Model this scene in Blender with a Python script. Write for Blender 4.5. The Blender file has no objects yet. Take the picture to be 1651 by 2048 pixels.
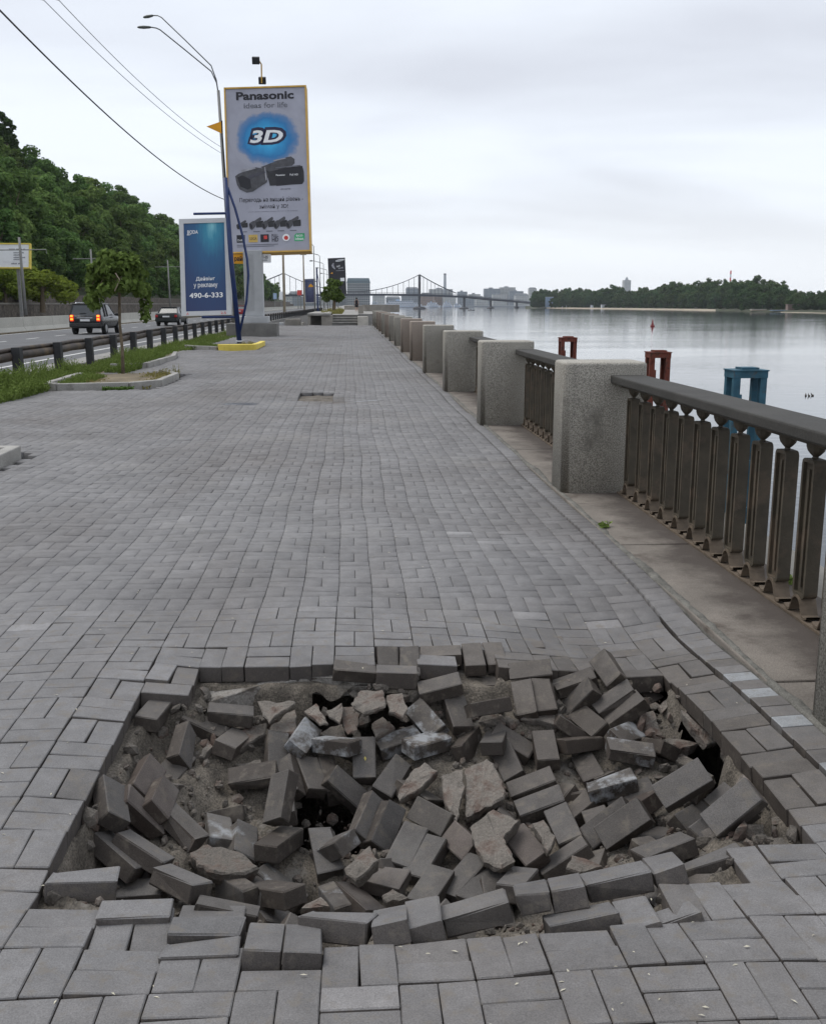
import bpy, bmesh, math, random
import numpy as np
from mathutils import Vector, Matrix, Euler
random.seed(7)
rng = np.random.default_rng(7)
D = bpy.data
scene = bpy.context.scene
COL = scene.collection
R = math.radians

# ------------------------------------------------------------------ camera
FPX, PITCH, YAW, EYE = 2000.0, 0.2051, 0.0624, 1.62
cam = D.cameras.new('camera')
cam.sensor_fit = 'HORIZONTAL'
cam.sensor_width = 36.0
cam.lens = FPX / 1651 * 36.0
cam.clip_start = 0.05
cam.clip_end = 20000
camo = D.objects.new('camera', cam)
COL.objects.link(camo)
camo.location = (0, 0, EYE)
camo.rotation_euler = (math.pi / 2 - PITCH, R(0.0), -YAW)
scene.camera = camo

# ------------------------------------------------------------------ sky, sun, exposure
SUN_EL, SUN_AZ = R(58), R(-60)          # azimuth measured from +Y, towards +X
w = D.worlds.new('World')
scene.world = w
w.use_nodes = True
nt = w.node_tree
for n in list(nt.nodes):
    nt.nodes.remove(n)
def N(t, typ, **kw):
    n = t.nodes.new(typ)
    for k, v in kw.items():
        if k == 'inp':
            for a, b in v.items():
                n.inputs[a].default_value = b
        else:
            setattr(n, k, v)
    return n
def K(t, a, b):
    t.links.new(a, b)
sky = N(nt, 'ShaderNodeTexSky', sky_type='NISHITA', sun_disc=False)
sky.sun_elevation = SUN_EL
sky.sun_rotation = SUN_AZ
tc = N(nt, 'ShaderNodeTexCoord')
sep = N(nt, 'ShaderNodeSeparateXYZ')
K(nt, tc.outputs['Generated'], sep.inputs[0])
zz = N(nt, 'ShaderNodeMath', operation='MAXIMUM', inp={1: 0.0})
K(nt, sep.outputs['Z'], zz.inputs[0])
za = N(nt, 'ShaderNodeMath', operation='ADD', inp={1: 0.13})
K(nt, zz.outputs[0], za.inputs[0])
cx = N(nt, 'ShaderNodeMath', operation='DIVIDE')
cy = N(nt, 'ShaderNodeMath', operation='DIVIDE')
K(nt, sep.outputs['X'], cx.inputs[0]); K(nt, za.outputs[0], cx.inputs[1])
K(nt, sep.outputs['Y'], cy.inputs[0]); K(nt, za.outputs[0], cy.inputs[1])
cmb = N(nt, 'ShaderNodeCombineXYZ', inp={2: 3.7})
K(nt, cx.outputs[0], cmb.inputs[0]); K(nt, cy.outputs[0], cmb.inputs[1])
mp = N(nt, 'ShaderNodeMapping')
mp.inputs['Rotation'].default_value = (0, 0, 0.25)
mp.inputs['Location'].default_value = (0.55, 1.35, 0)
mp.inputs['Scale'].default_value = (0.55, 0.9, 1)
K(nt, cmb.outputs[0], mp.inputs[0])
nz = N(nt, 'ShaderNodeTexNoise', inp={'Scale': 1.0, 'Detail': 7.0, 'Roughness': 0.46, 'Distortion': 0.3})
K(nt, mp.outputs[0], nz.inputs['Vector'])
rp = N(nt, 'ShaderNodeValToRGB')
rp.color_ramp.elements[0].position = 0.36
rp.color_ramp.elements[0].color = (4.9, 5.1, 5.6, 1)
rp.color_ramp.elements[1].position = 0.6
rp.color_ramp.elements[1].color = (6.3, 6.65, 7.2, 1)
K(nt, nz.outputs[0], rp.inputs[0])
# brighter pale band low over the river, as under a thick cloud deck
hz = N(nt, 'ShaderNodeMapRange', inp={1: 0.02, 2: 0.13, 3: 0.8, 4: 0.0})
K(nt, zz.outputs[0], hz.inputs[0])
mxh = N(nt, 'ShaderNodeMixRGB', inp={2: (6.6, 6.8, 7.1, 1)})
K(nt, hz.outputs[0], mxh.inputs[0]); K(nt, rp.outputs[0], mxh.inputs[1])
mxs = N(nt, 'ShaderNodeMixRGB', inp={0: 0.93})
K(nt, sky.outputs[0], mxs.inputs[1]); K(nt, mxh.outputs[0], mxs.inputs[2])
bg = N(nt, 'ShaderNodeBackground', inp={'Strength': 0.1})
K(nt, mxs.outputs[0], bg.inputs[0])
wo = N(nt, 'ShaderNodeOutputWorld')
K(nt, bg.outputs[0], wo.inputs[0])

sl = D.lights.new('sun', 'SUN')
sl.energy = 1.2
sl.angle = R(35)
sl.color = (1.0, 0.96, 0.9)
so = D.objects.new('sun', sl)
COL.objects.link(so)
sd = Vector((math.sin(SUN_AZ) * math.cos(SUN_EL), math.cos(SUN_AZ) * math.cos(SUN_EL), math.sin(SUN_EL)))
so.rotation_euler = (-sd).to_track_quat('-Z', 'Y').to_euler()
so.location = (0, 0, 60)

scene.view_settings.view_transform = 'Standard'
scene.view_settings.look = 'None'
scene.view_settings.exposure = 0.62
scene.view_settings.gamma = 1.0
scene.view_settings.use_curve_mapping = False
scene.cycles.max_bounces = 6
scene.cycles.diffuse_bounces = 3
scene.cycles.glossy_bounces = 3
scene.cycles.transmission_bounces = 3
scene.cycles.volume_bounces = 1
scene.cycles.use_denoising = True

# ------------------------------------------------------------------ geometry of the view: pixel of the photograph -> place
_f = Vector((math.sin(YAW) * math.cos(PITCH), math.cos(YAW) * math.cos(PITCH), -math.sin(PITCH)))
_r = Vector((math.cos(YAW), -math.sin(YAW), 0))
_u = _r.cross(_f)
_c = Vector((0, 0, EYE))
def ray(px, py):
    return _f + _r * ((px - 825.5) / FPX) - _u * ((py - 1024) / FPX)
def hit(px, py, z=0.0):          # the point of height z seen at that pixel
    d = ray(px, py)
    return _c + d * ((z - EYE) / d.z)
def U(px, py, depth):            # the point at that distance along the view
    return _c + ray(px, py) * depth

# ------------------------------------------------------------------ objects
def link(o, parent=None):
    COL.objects.link(o)
    if parent is not None:
        o.parent = parent
    return o
def tag(o, label=None, cat=None, group=None, kind=None):
    if label: o['label'] = label
    if cat: o['category'] = cat
    if group: o['group'] = group
    if kind: o['kind'] = kind
    return o
def empty(name, loc=(0, 0, 0), rz=0.0, parent=None):
    o = D.objects.new(name, None)
    link(o, parent)
    o.location = loc
    o.rotation_euler = (0, 0, rz)
    return o
def meshobj(name, verts, faces, mat=None, parent=None, smooth=False):
    me = D.meshes.new(name)
    me.from_pydata([tuple(v) for v in verts], [], faces)
    if mat: me.materials.append(mat)
    if smooth: me.polygons.foreach_set('use_smooth', [True] * len(me.polygons))
    me.update()
    return link(D.objects.new(name, me), parent)
def copy_tree(o, parent=None):
    c = o.copy()
    COL.objects.link(c)
    if parent is not None:
        c.parent = parent
    for ch in list(o.children):
        copy_tree(ch, c)
    return c
class MB:
    """collects boxes, prisms, tubes and lofts and links them as one mesh"""
    def __init__(s):
        s.v = []; s.f = []
    def add(s, v, f):
        b = len(s.v)
        s.v += [Vector(x) for x in v]
        s.f += [tuple(b + i for i in q) for q in f]
        return s
    def box(s, x0, x1, y0, y1, z0, z1, m=None):
        v = [Vector(p) for p in ((x0, y0, z0), (x1, y0, z0), (x1, y1, z0), (x0, y1, z0), (x0, y0, z1), (x1, y0, z1), (x1, y1, z1), (x0, y1, z1))]
        if m: v = [m @ p for p in v]
        return s.add(v, [(3, 2, 1, 0), (4, 5, 6, 7), (0, 1, 5, 4), (1, 2, 6, 5), (2, 3, 7, 6), (3, 0, 4, 7)])
    def bbox(s, x0, x1, y0, y1, z0, z1, b=0.02, m=None):
        """box with chamfered edges"""
        bm = bmesh.new()
        bmesh.ops.create_cube(bm, size=1)
        for q in bm.verts:
            q.co = Vector(((x0 + x1) / 2 + q.co.x * (x1 - x0), (y0 + y1) / 2 + q.co.y * (y1 - y0), (z0 + z1) / 2 + q.co.z * (z1 - z0)))
        bmesh.ops.bevel(bm, geom=bm.edges[:], offset=b, segments=2, profile=0.5, affect='EDGES')
        s.bm(bm, m)
        bm.free()
        return s
    def bm(s, bm, m=None):
        bm.verts.index_update()
        s.add([(m @ q.co) if m else q.co.copy() for q in bm.verts], [tuple(q.index for q in f.verts) for f in bm.faces])
        return s
    def prism(s, pts, h, m=None, axis='Z', base=0.0):
        """polygon (2D) extruded by h"""
        n = len(pts)
        def P(a, b, c):
            return Vector((a, b, c)) if axis == 'Z' else (Vector((c, a, b)) if axis == 'X' else Vector((a, c, b)))
        v = [P(a, b, base) for a, b in pts] + [P(a, b, base + h) for a, b in pts]
        if m: v = [m @ q for q in v]
        return s.add(v, [tuple(range(n))[::-1], tuple(range(n, 2 * n))] + [(i, (i + 1) % n, n + (i + 1) % n, n + i) for i in range(n)])
    def tube(s, pts, r, n=8, caps=True):
        pts = [Vector(p) for p in pts]
        if not isinstance(r, (list, tuple)): r = [r] * len(pts)
        b = len(s.v)
        prev = None
        for i, p in enumerate(pts):
            t = (pts[min(i + 1, len(pts) - 1)] - pts[max(i - 1, 0)]).normalized()
            a = Vector((0, 0, 1)) if abs(t.z) < 0.9 else Vector((1, 0, 0))
            if prev is not None: a = prev
            x = (a - t * a.dot(t)).normalized()
            y = t.cross(x)
            prev = x
            for k in range(n):
                g = 2 * math.pi * k / n
                s.v.append(p + (x * math.cos(g) + y * math.sin(g)) * r[i])
        for i in range(len(pts) - 1):
            for k in range(n):
                s.f.append((b + i * n + k, b + i * n + (k + 1) % n, b + (i + 1) * n + (k + 1) % n, b + (i + 1) * n + k))
        if caps:
            s.f.append(tuple(b + k for k in range(n))[::-1])
            s.f.append(tuple(b + (len(pts) - 1) * n + k for k in range(n)))
        return s
    def lathe(s, prof, n=16, c=(0, 0, 0)):
        b = len(s.v)
        for r_, z in prof:
            for k in range(n):
                g = 2 * math.pi * k / n
                s.v.append(Vector((c[0] + r_ * math.cos(g), c[1] + r_ * math.sin(g), c[2] + z)))
        for i in range(len(prof) - 1):
            for k in range(n):
                s.f.append((b + i * n + k, b + i * n + (k + 1) % n, b + (i + 1) * n + (k + 1) % n, b + (i + 1) * n + k))
        s.f.append(tuple(b + k for k in range(n))[::-1])
        s.f.append(tuple(b + (len(prof) - 1) * n + k for k in range(n)))
        return s
    def build(s, name, mat=None, parent=None, smooth=False):
        return meshobj(name, s.v, s.f, mat, parent, smooth)

# ------------------------------------------------------------------ materials
MATS = {}
def mat(name, col, rough=0.8, metal=0.0, var=0.25, scale=3.0, bump=0.0, bscale=40.0, emit=0.0, spec=0.4, obj=0.0, speck=0.0, sscale=300.0, rust=None, rscale=4.0, rthr=0.55):
    """principled material whose colour wanders with noise; optional speckle, stain and bump"""
    m = D.materials.new(name)
    m.use_nodes = True
    t = m.node_tree
    p = t.nodes['Principled BSDF']
    p.inputs['Roughness'].default_value = rough
    p.inputs['Metallic'].default_value = metal
    p.inputs['Specular IOR Level'].default_value = spec
    g = N(t, 'ShaderNodeNewGeometry')
    nz = N(t, 'ShaderNodeTexNoise', inp={'Scale': scale, 'Detail': 5.0, 'Roughness': 0.6})
    K(t, g.outputs['Position'], nz.inputs['Vector'])
    mr = N(t, 'ShaderNodeMapRange', inp={1: 0.3, 2: 0.7, 3: 1 - var, 4: 1 + var})
    K(t, nz.outputs[0], mr.inputs[0])
    val = mr.outputs[0]
    if speck:
        n2 = N(t, 'ShaderNodeTexNoise', inp={'Scale': sscale, 'Detail': 2.0})
        K(t, g.outputs['Position'], n2.inputs['Vector'])
        m2 = N(t, 'ShaderNodeMapRange', inp={1: 0.3, 2: 0.7, 3: 1 - speck, 4: 1 + speck})
        K(t, n2.outputs[0], m2.inputs[0])
        mu = N(t, 'ShaderNodeMath', operation='MULTIPLY')
        K(t, val, mu.inputs[0]); K(t, m2.outputs[0], mu.inputs[1])
        val = mu.outputs[0]
    if obj:
        oi = N(t, 'ShaderNodeObjectInfo')
        m3 = N(t, 'ShaderNodeMapRange', inp={1: 0, 2: 1, 3: 1 - obj, 4: 1 + obj})
        K(t, oi.outputs['Random'], m3.inputs[0])
        mu = N(t, 'ShaderNodeMath', operation='MULTIPLY')
        K(t, val, mu.inputs[0]); K(t, m3.outputs[0], mu.inputs[1])
        val = mu.outputs[0]
    vm = N(t, 'ShaderNodeVectorMath', operation='SCALE')
    vm.inputs[0].default_value = col[:3]
    K(t, val, vm.inputs['Scale'])
    out = vm.outputs[0]
    if rust:
        n4 = N(t, 'ShaderNodeTexNoise', inp={'Scale': rscale, 'Detail': 6.0, 'Roughness': 0.65})
        K(t, g.outputs['Position'], n4.inputs['Vector'])
        m4 = N(t, 'ShaderNodeMapRange', inp={1: rthr, 2: rthr + 0.12, 3: 0, 4: 1})
        K(t, n4.outputs[0], m4.inputs[0])
        mx = N(t, 'ShaderNodeMixRGB', inp={2: (*rust, 1)})
        K(t, m4.outputs[0], mx.inputs[0]); K(t, out, mx.inputs[1])
        out = mx.outputs[0]
    K(t, out, p.inputs['Base Color'])
    if emit:
        p.inputs['Emission Color'].default_value = (*col[:3], 1)
        p.inputs['Emission Strength'].default_value = emit
    if bump:
        n3 = N(t, 'ShaderNodeTexNoise', inp={'Scale': bscale, 'Detail': 4.0, 'Roughness': 0.6})
        K(t, g.outputs['Position'], n3.inputs['Vector'])
        b = N(t, 'ShaderNodeBump', inp={'Strength': bump, 'Distance': 0.01})
        K(t, n3.outputs[0], b.inputs['Height'])
        K(t, b.outputs[0], p.inputs['Normal'])
    MATS[name] = m
    return m

def paver_mat(name, per_object):
    """cast concrete paver: fine speckle, blotches, brown damp and dirt round the collapse, optional white lime stain"""
    m = D.materials.new(name)
    m.use_nodes = True
    t = m.node_tree
    p = t.nodes['Principled BSDF']
    p.inputs['Specular IOR Level'].default_value = 0.3
    g = N(t, 'ShaderNodeNewGeometry')
    pos = g.outputs['Position']
    if per_object:
        oi = N(t, 'ShaderNodeObjectInfo')
        tone = oi.outputs['Color']
        white = oi.outputs['Alpha']
    else:
        at = N(t, 'ShaderNodeAttribute', attribute_name='tone')
        tone = at.outputs['Color']
        white = None
    # speckle
    n1 = N(t, 'ShaderNodeTexNoise', inp={'Scale': 230.0, 'Detail': 3.0, 'Roughness': 0.7})
    K(t, pos, n1.inputs['Vector'])
    a = N(t, 'ShaderNodeMapRange', inp={1: 0.3, 2: 0.7, 3: 0.72, 4: 1.28})
    K(t, n1.outputs[0], a.inputs[0])
    n2 = N(t, 'ShaderNodeTexNoise', inp={'Scale': 1.3, 'Detail': 6.0, 'Roughness': 0.62})
    K(t, pos, n2.inputs['Vector'])
    b = N(t, 'ShaderNodeMapRange', inp={1: 0.3, 2: 0.7, 3: 0.84, 4: 1.16})
    K(t, n2.outputs[0], b.inputs[0])
    n5 = N(t, 'ShaderNodeTexNoise', inp={'Scale': 14.0, 'Detail': 4.0, 'Roughness': 0.6})
    K(t, pos, n5.inputs['Vector'])
    b5 = N(t, 'ShaderNodeMapRange', inp={1: 0.3, 2: 0.7, 3: 0.88, 4: 1.12})
    K(t, n5.outputs[0], b5.inputs[0])
    mu = N(t, 'ShaderNodeMath', operation='MULTIPLY')
    K(t, a.outputs[0], mu.inputs[0]); K(t, b.outputs[0], mu.inputs[1])
    mu2 = N(t, 'ShaderNodeMath', operation='MULTIPLY')
    K(t, mu.outputs[0], mu2.inputs[0]); K(t, b5.outputs[0], mu2.inputs[1])
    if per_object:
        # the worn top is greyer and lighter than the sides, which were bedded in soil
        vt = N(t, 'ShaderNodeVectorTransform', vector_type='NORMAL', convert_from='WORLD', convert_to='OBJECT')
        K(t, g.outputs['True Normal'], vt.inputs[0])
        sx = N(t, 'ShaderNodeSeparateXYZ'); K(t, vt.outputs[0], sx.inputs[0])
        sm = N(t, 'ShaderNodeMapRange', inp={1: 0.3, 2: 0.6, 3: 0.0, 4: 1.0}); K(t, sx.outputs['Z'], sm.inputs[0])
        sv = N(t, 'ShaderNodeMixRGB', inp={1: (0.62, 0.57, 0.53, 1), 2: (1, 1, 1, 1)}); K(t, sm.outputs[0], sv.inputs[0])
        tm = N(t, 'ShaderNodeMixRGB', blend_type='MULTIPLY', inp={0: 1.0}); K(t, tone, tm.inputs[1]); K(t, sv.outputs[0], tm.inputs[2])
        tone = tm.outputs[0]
    vm = N(t, 'ShaderNodeVectorMath', operation='SCALE')
    K(t, tone, vm.inputs[0]); K(t, mu2.outputs[0], vm.inputs['Scale'])
    col = vm.outputs[0]
    # sandy dust lying in patches
    n6 = N(t, 'ShaderNodeTexNoise', inp={'Scale': 0.55, 'Detail': 7.0, 'Roughness': 0.7})
    K(t, pos, n6.inputs['Vector'])
    r6 = N(t, 'ShaderNodeMapRange', inp={1: 0.54, 2: 0.7, 3: 0, 4: 0.45})
    K(t, n6.outputs[0], r6.inputs[0])
    mx = N(t, 'ShaderNodeMixRGB', inp={2: (0.25, 0.24, 0.225, 1)})
    K(t, r6.outputs[0], mx.inputs[0]); K(t, col, mx.inputs[1])
    col = mx.outputs[0]
    # damp and grime: broad darker brownish patches, broken up
    n9 = N(t, 'ShaderNodeTexNoise', inp={'Scale': 0.38, 'Detail': 8.0, 'Roughness': 0.66, 'Distortion': 0.6})
    mp9 = N(t, 'ShaderNodeMapping'); mp9.inputs['Location'].default_value = (3.1, 7.7, 0); mp9.inputs['Scale'].default_value = (1.0, 0.7, 1)
    K(t, pos, mp9.inputs[0]); K(t, mp9.outputs[0], n9.inputs['Vector'])
    r9 = N(t, 'ShaderNodeMapRange', inp={1: 0.46, 2: 0.68, 3: 0, 4: 0.75})
    K(t, n9.outputs[0], r9.inputs[0])
    mx = N(t, 'ShaderNodeMixRGB', blend_type='MULTIPLY', inp={2: (0.68, 0.635, 0.6, 1)})
    K(t, r9.outputs[0], mx.inputs[0]); K(t, col, mx.inputs[1])
    col = mx.outputs[0]
    if white is not None:
        n7 = N(t, 'ShaderNodeTexNoise', inp={'Scale': 9.0, 'Detail': 9.0, 'Roughness': 0.68})
        K(t, pos, n7.inputs['Vector'])
        s7 = N(t, 'ShaderNodeMath', operation='ADD')
        K(t, n7.outputs[0], s7.inputs[0]); K(t, white, s7.inputs[1])
        r7 = N(t, 'ShaderNodeMapRange', inp={1: 1.13, 2: 1.25, 3: 0, 4: 0.66})
        K(t, s7.outputs[0], r7.inputs[0])
        mx = N(t, 'ShaderNodeMixRGB', inp={2: (0.36, 0.375, 0.39, 1)})
        K(t, r7.outputs[0], mx.inputs[0]); K(t, col, mx.inputs[1])
        col = mx.outputs[0]
        # sand and old cement clinging to the sides and undersides
        n8 = N(t, 'ShaderNodeTexNoise', inp={'Scale': 17.0, 'Detail': 6.0, 'Roughness': 0.65})
        K(t, pos, n8.inputs['Vector'])
        r8 = N(t, 'ShaderNodeMapRange', inp={1: 0.53, 2: 0.68, 3: 0, 4: 0.6})
        K(t, n8.outputs[0], r8.inputs[0])
        mx = N(t, 'ShaderNodeMixRGB', inp={2: (0.16, 0.14, 0.115, 1)})
        K(t, r8.outputs[0], mx.inputs[0]); K(t, col, mx.inputs[1])
        col = mx.outputs[0]
    K(t, col, p.inputs['Base Color'])
    p.inputs['Roughness'].default_value = 0.74
    bp = N(t, 'ShaderNodeBump', inp={'Strength': 0.35, 'Distance': 0.004})
    K(t, n1.outputs[0], bp.inputs['Height'])
    K(t, bp.outputs[0], p.inputs['Normal'])
    MATS[name] = m
    return m
M = MATS
paver_mat('paver', True)
paver_mat('paver_field', False)
mat('sand', (0.115, 0.1, 0.082), 0.95, var=0.5, scale=8, bump=1.0, bscale=40, speck=0.45, sscale=130, rust=(0.2, 0.185, 0.165), rscale=5, rthr=0.57)
mat('joint', (0.055, 0.053, 0.05), 0.95, var=0.3, scale=5, speck=0.3, sscale=120)
mat('old_concrete', (0.165, 0.147, 0.128), 0.92, var=0.35, scale=9, bump=0.9, bscale=70, speck=0.25, sscale=200, obj=0.2, rust=(0.115, 0.083, 0.068), rscale=9, rthr=0.5)
mat('lip_concrete', (0.26, 0.245, 0.225), 0.92, var=0.4, scale=6, bump=1.0, bscale=45, speck=0.3, sscale=150, rust=(0.12, 0.105, 0.09), rscale=6, rthr=0.5)
mat('granite', (0.335, 0.315, 0.275), 0.8, var=0.12, scale=1.6, bump=0.55, bscale=170, speck=0.58, sscale=125, rust=(0.19, 0.18, 0.155), rscale=1.6, rthr=0.6)
mat('granite_pink', (0.31, 0.26, 0.22), 0.8, var=0.12, scale=1.6, bump=0.4, bscale=170, speck=0.45, sscale=150)
mat('rail_stone', (0.042, 0.04, 0.036), 0.8, var=0.2, scale=3, bump=0.3, bscale=150, speck=0.4, sscale=170, spec=0.4)
mat('cast_iron', (0.064, 0.053, 0.037), 0.62, var=0.3, scale=6, bump=0.3, bscale=90, spec=0.45, rust=(0.1, 0.075, 0.052), rscale=5, rthr=0.52)
mat('iron_foot', (0.12, 0.092, 0.066), 0.75, var=0.35, scale=9, bump=0.3, bscale=90)
mat('ledge', (0.185, 0.164, 0.142), 0.9, var=0.25, scale=2.2, bump=0.5, bscale=90, speck=0.28, sscale=200, rust=(0.1, 0.082, 0.068), rscale=1.5, rthr=0.56)
mat('ledge_stain', (0.075, 0.062, 0.052), 0.9, var=0.5, scale=3)
mat('mortar', (0.14, 0.135, 0.12), 0.95, var=0.4, scale=9, bump=0.9, bscale=45, speck=0.3, sscale=160)
mat('quay', (0.2, 0.19, 0.17), 0.9, var=0.35, scale=1.2, bump=0.5, bscale=20)
mat('asphalt', (0.115, 0.117, 0.122), 0.9, var=0.15, scale=0.4, speck=0.3, sscale=40, bump=0.3, bscale=60)
mat('shoulder', (0.27, 0.26, 0.245), 0.95, var=0.2, scale=0.8, speck=0.3, sscale=40)
mat('soil', (0.16, 0.13, 0.085), 0.95, var=0.4, scale=3, bump=0.7, bscale=30)
mat('kerb', (0.3, 0.29, 0.27), 0.9, var=0.2, scale=3, speck=0.25, sscale=120, bump=0.4, bscale=80, rust=(0.15, 0.145, 0.13), rscale=2.5, rthr=0.6)
mat('yellow_paint', (0.68, 0.54, 0.1), 0.7, var=0.15, scale=4)
mat('barrier', (0.42, 0.41, 0.37), 0.9, var=0.12, scale=0.5, speck=0.15, sscale=20)
mat('white_line', (0.6, 0.6, 0.58), 0.8, var=0.2, scale=3)
mat('post_black', (0.03, 0.031, 0.034), 0.7, var=0.3, scale=5)
mat('guard_steel', (0.055, 0.042, 0.034), 0.65, var=0.5, scale=2.5, rust=(0.13, 0.09, 0.05), rscale=1.2, rthr=0.55)
mat('pole_grey', (0.22, 0.22, 0.21), 0.7, var=0.2, scale=2)
mat('pole_tan', (0.32, 0.27, 0.2), 0.8, var=0.25, scale=1)
mat('lamp_metal', (0.11, 0.115, 0.12), 0.5, metal=0.3, var=0.15, scale=3)
mat('lamp_head', (0.1, 0.11, 0.1), 0.5, var=0.2, scale=3)
mat('blue_pole', (0.012, 0.03, 0.11), 0.4, var=0.2, scale=3)
mat('wire', (0.02, 0.02, 0.025), 0.6)
mat('thin_wire', (0.25, 0.26, 0.28), 0.6)
mat('frame_white', (0.52, 0.53, 0.54), 0.45, var=0.05)
mat('yellow_frame', (0.6, 0.36, 0.07), 0.5, var=0.15)
mat('orange', (0.72, 0.33, 0.015), 0.6, var=0.1)
mat('panel_grey', (0.34, 0.345, 0.405), 0.6, var=0.14, scale=0.7)
mat('ink', (0.012, 0.012, 0.018), 0.5, var=0.1)
mat('ink_soft', (0.05, 0.05, 0.065), 0.5)
mat('ink_grey', (0.13, 0.135, 0.16), 0.5)
mat('print_white', (0.78, 0.79, 0.8), 0.5, var=0.03)
mat('print_mid', (0.3, 0.3, 0.33), 0.5)
mat('print_navy', (0.014, 0.013, 0.05), 0.5)
mat('print_gold', (0.55, 0.38, 0.1), 0.5)
mat('print_green', (0.05, 0.38, 0.16), 0.5)
mat('print_red', (0.55, 0.05, 0.04), 0.5)
mat('camera_black', (0.018, 0.018, 0.022), 0.4, var=0.5, scale=3)
mat('camera_grey', (0.06, 0.06, 0.068), 0.4, var=0.4, scale=4)
mat('pillar_grey', (0.4, 0.41, 0.42), 0.55, var=0.12, scale=1.5)
mat('pedestal', (0.16, 0.155, 0.145), 0.9, var=0.25, scale=1.5, speck=0.2, sscale=60)
mat('stone_block', (0.27, 0.25, 0.22), 0.9, var=0.3, scale=1.0, bump=0.4, bscale=12, speck=0.2, sscale=30)
mat('pale_block', (0.5, 0.47, 0.42), 0.9, var=0.15, scale=1.5)
mat('bark', (0.16, 0.125, 0.085), 0.9, var=0.35, scale=12, bump=0.6, bscale=40)
mat('wood_wall', (0.1, 0.085, 0.07), 0.95, var=0.5, scale=1.6, bump=0.9, bscale=2.5, speck=0.35, sscale=5)
mat('wall_coping', (0.2, 0.185, 0.16), 0.9, var=0.3, scale=1)
mat('hill_soil', (0.03, 0.038, 0.016), 1.0, var=0.5, scale=0.2)
mat('beach', (0.36, 0.31, 0.24), 0.95, var=0.15, scale=0.06)
mat('island_soil', (0.05, 0.055, 0.03), 1.0, var=0.4, scale=0.1)
mat('rust_red', (0.16, 0.04, 0.024), 0.8, var=0.45, scale=3.5, rust=(0.07, 0.032, 0.022), rscale=3.5, rthr=0.5)
mat('dolphin_blue', (0.03, 0.1, 0.145), 0.7, var=0.35, scale=3, rust=(0.07, 0.06, 0.05), rscale=3.5, rthr=0.57)
mat('car_black', (0.012, 0.013, 0.015), 0.25, var=0.1, spec=0.6)
mat('car_green', (0.016, 0.02, 0.02), 0.4, var=0.1, spec=0.3)
mat('car_red', (0.3, 0.012, 0.015), 0.3, var=0.1, spec=0.6)
mat('car_glass', (0.02, 0.026, 0.03), 0.2, var=0.05, spec=0.8)
mat('tyre', (0.015, 0.015, 0.016), 0.8)
mat('rim', (0.35, 0.36, 0.37), 0.35, metal=0.7)
mat('chrome', (0.6, 0.62, 0.65), 0.2, metal=0.9)
mat('tail_lit', (0.8, 0.03, 0.01), 0.4, emit=0.55)
mat('tail_core', (1.0, 0.3, 0.03), 0.4, emit=1.3)
mat('tail_red', (0.35, 0.01, 0.012), 0.3)
mat('plate', (0.7, 0.7, 0.7), 0.5)
mat('bridge_steel', (0.045, 0.05, 0.065), 0.8, var=0.15, scale=0.05)
mat('bridge_pier', (0.09, 0.09, 0.095), 0.9, var=0.15, scale=0.1)
mat('ship_white', (0.72, 0.75, 0.8), 0.5, var=0.05, scale=0.1)
mat('ship_window', (0.1, 0.16, 0.24), 0.2)
mat('ship_hull', (0.3, 0.4, 0.55), 0.5)
mat('hotel_wall', (0.3, 0.31, 0.31), 0.9, var=0.08, scale=0.05)
mat('hotel_roof', (0.1, 0.14, 0.16), 0.8, var=0.1, scale=0.05)
mat('far_window', (0.05, 0.07, 0.09), 0.3)
mat('city_pale', (0.42, 0.42, 0.41), 0.9, var=0.1, scale=0.03)
mat('city_grey', (0.25, 0.27, 0.29), 0.9, var=0.15, scale=0.03)
mat('city_brown', (0.22, 0.16, 0.13), 0.9, var=0.15, scale=0.03)
mat('city_roof', (0.12, 0.13, 0.14), 0.9, var=0.15, scale=0.03)
mat('buoy_red', (0.22, 0.025, 0.025), 0.6)
mat('feather', (0.06, 0.05, 0.04), 0.9)
mat('skin', (0.42, 0.26, 0.19), 0.6, var=0.05)
mat('dark_cloth', (0.02, 0.02, 0.024), 0.9)
mat('hair', (0.02, 0.015, 0.01), 0.8)
mat('puddle', (0.05, 0.05, 0.055), 0.28, var=0.2, spec=0.35)
mat('duckweed', (0.12, 0.2, 0.04), 0.9, var=0.4, scale=2)
mat('leaf_litter', (0.45, 0.38, 0.12), 0.8, var=0.3, scale=90)
mat('pale_petal', (0.5, 0.47, 0.38), 0.8, var=0.3, scale=90)

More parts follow.
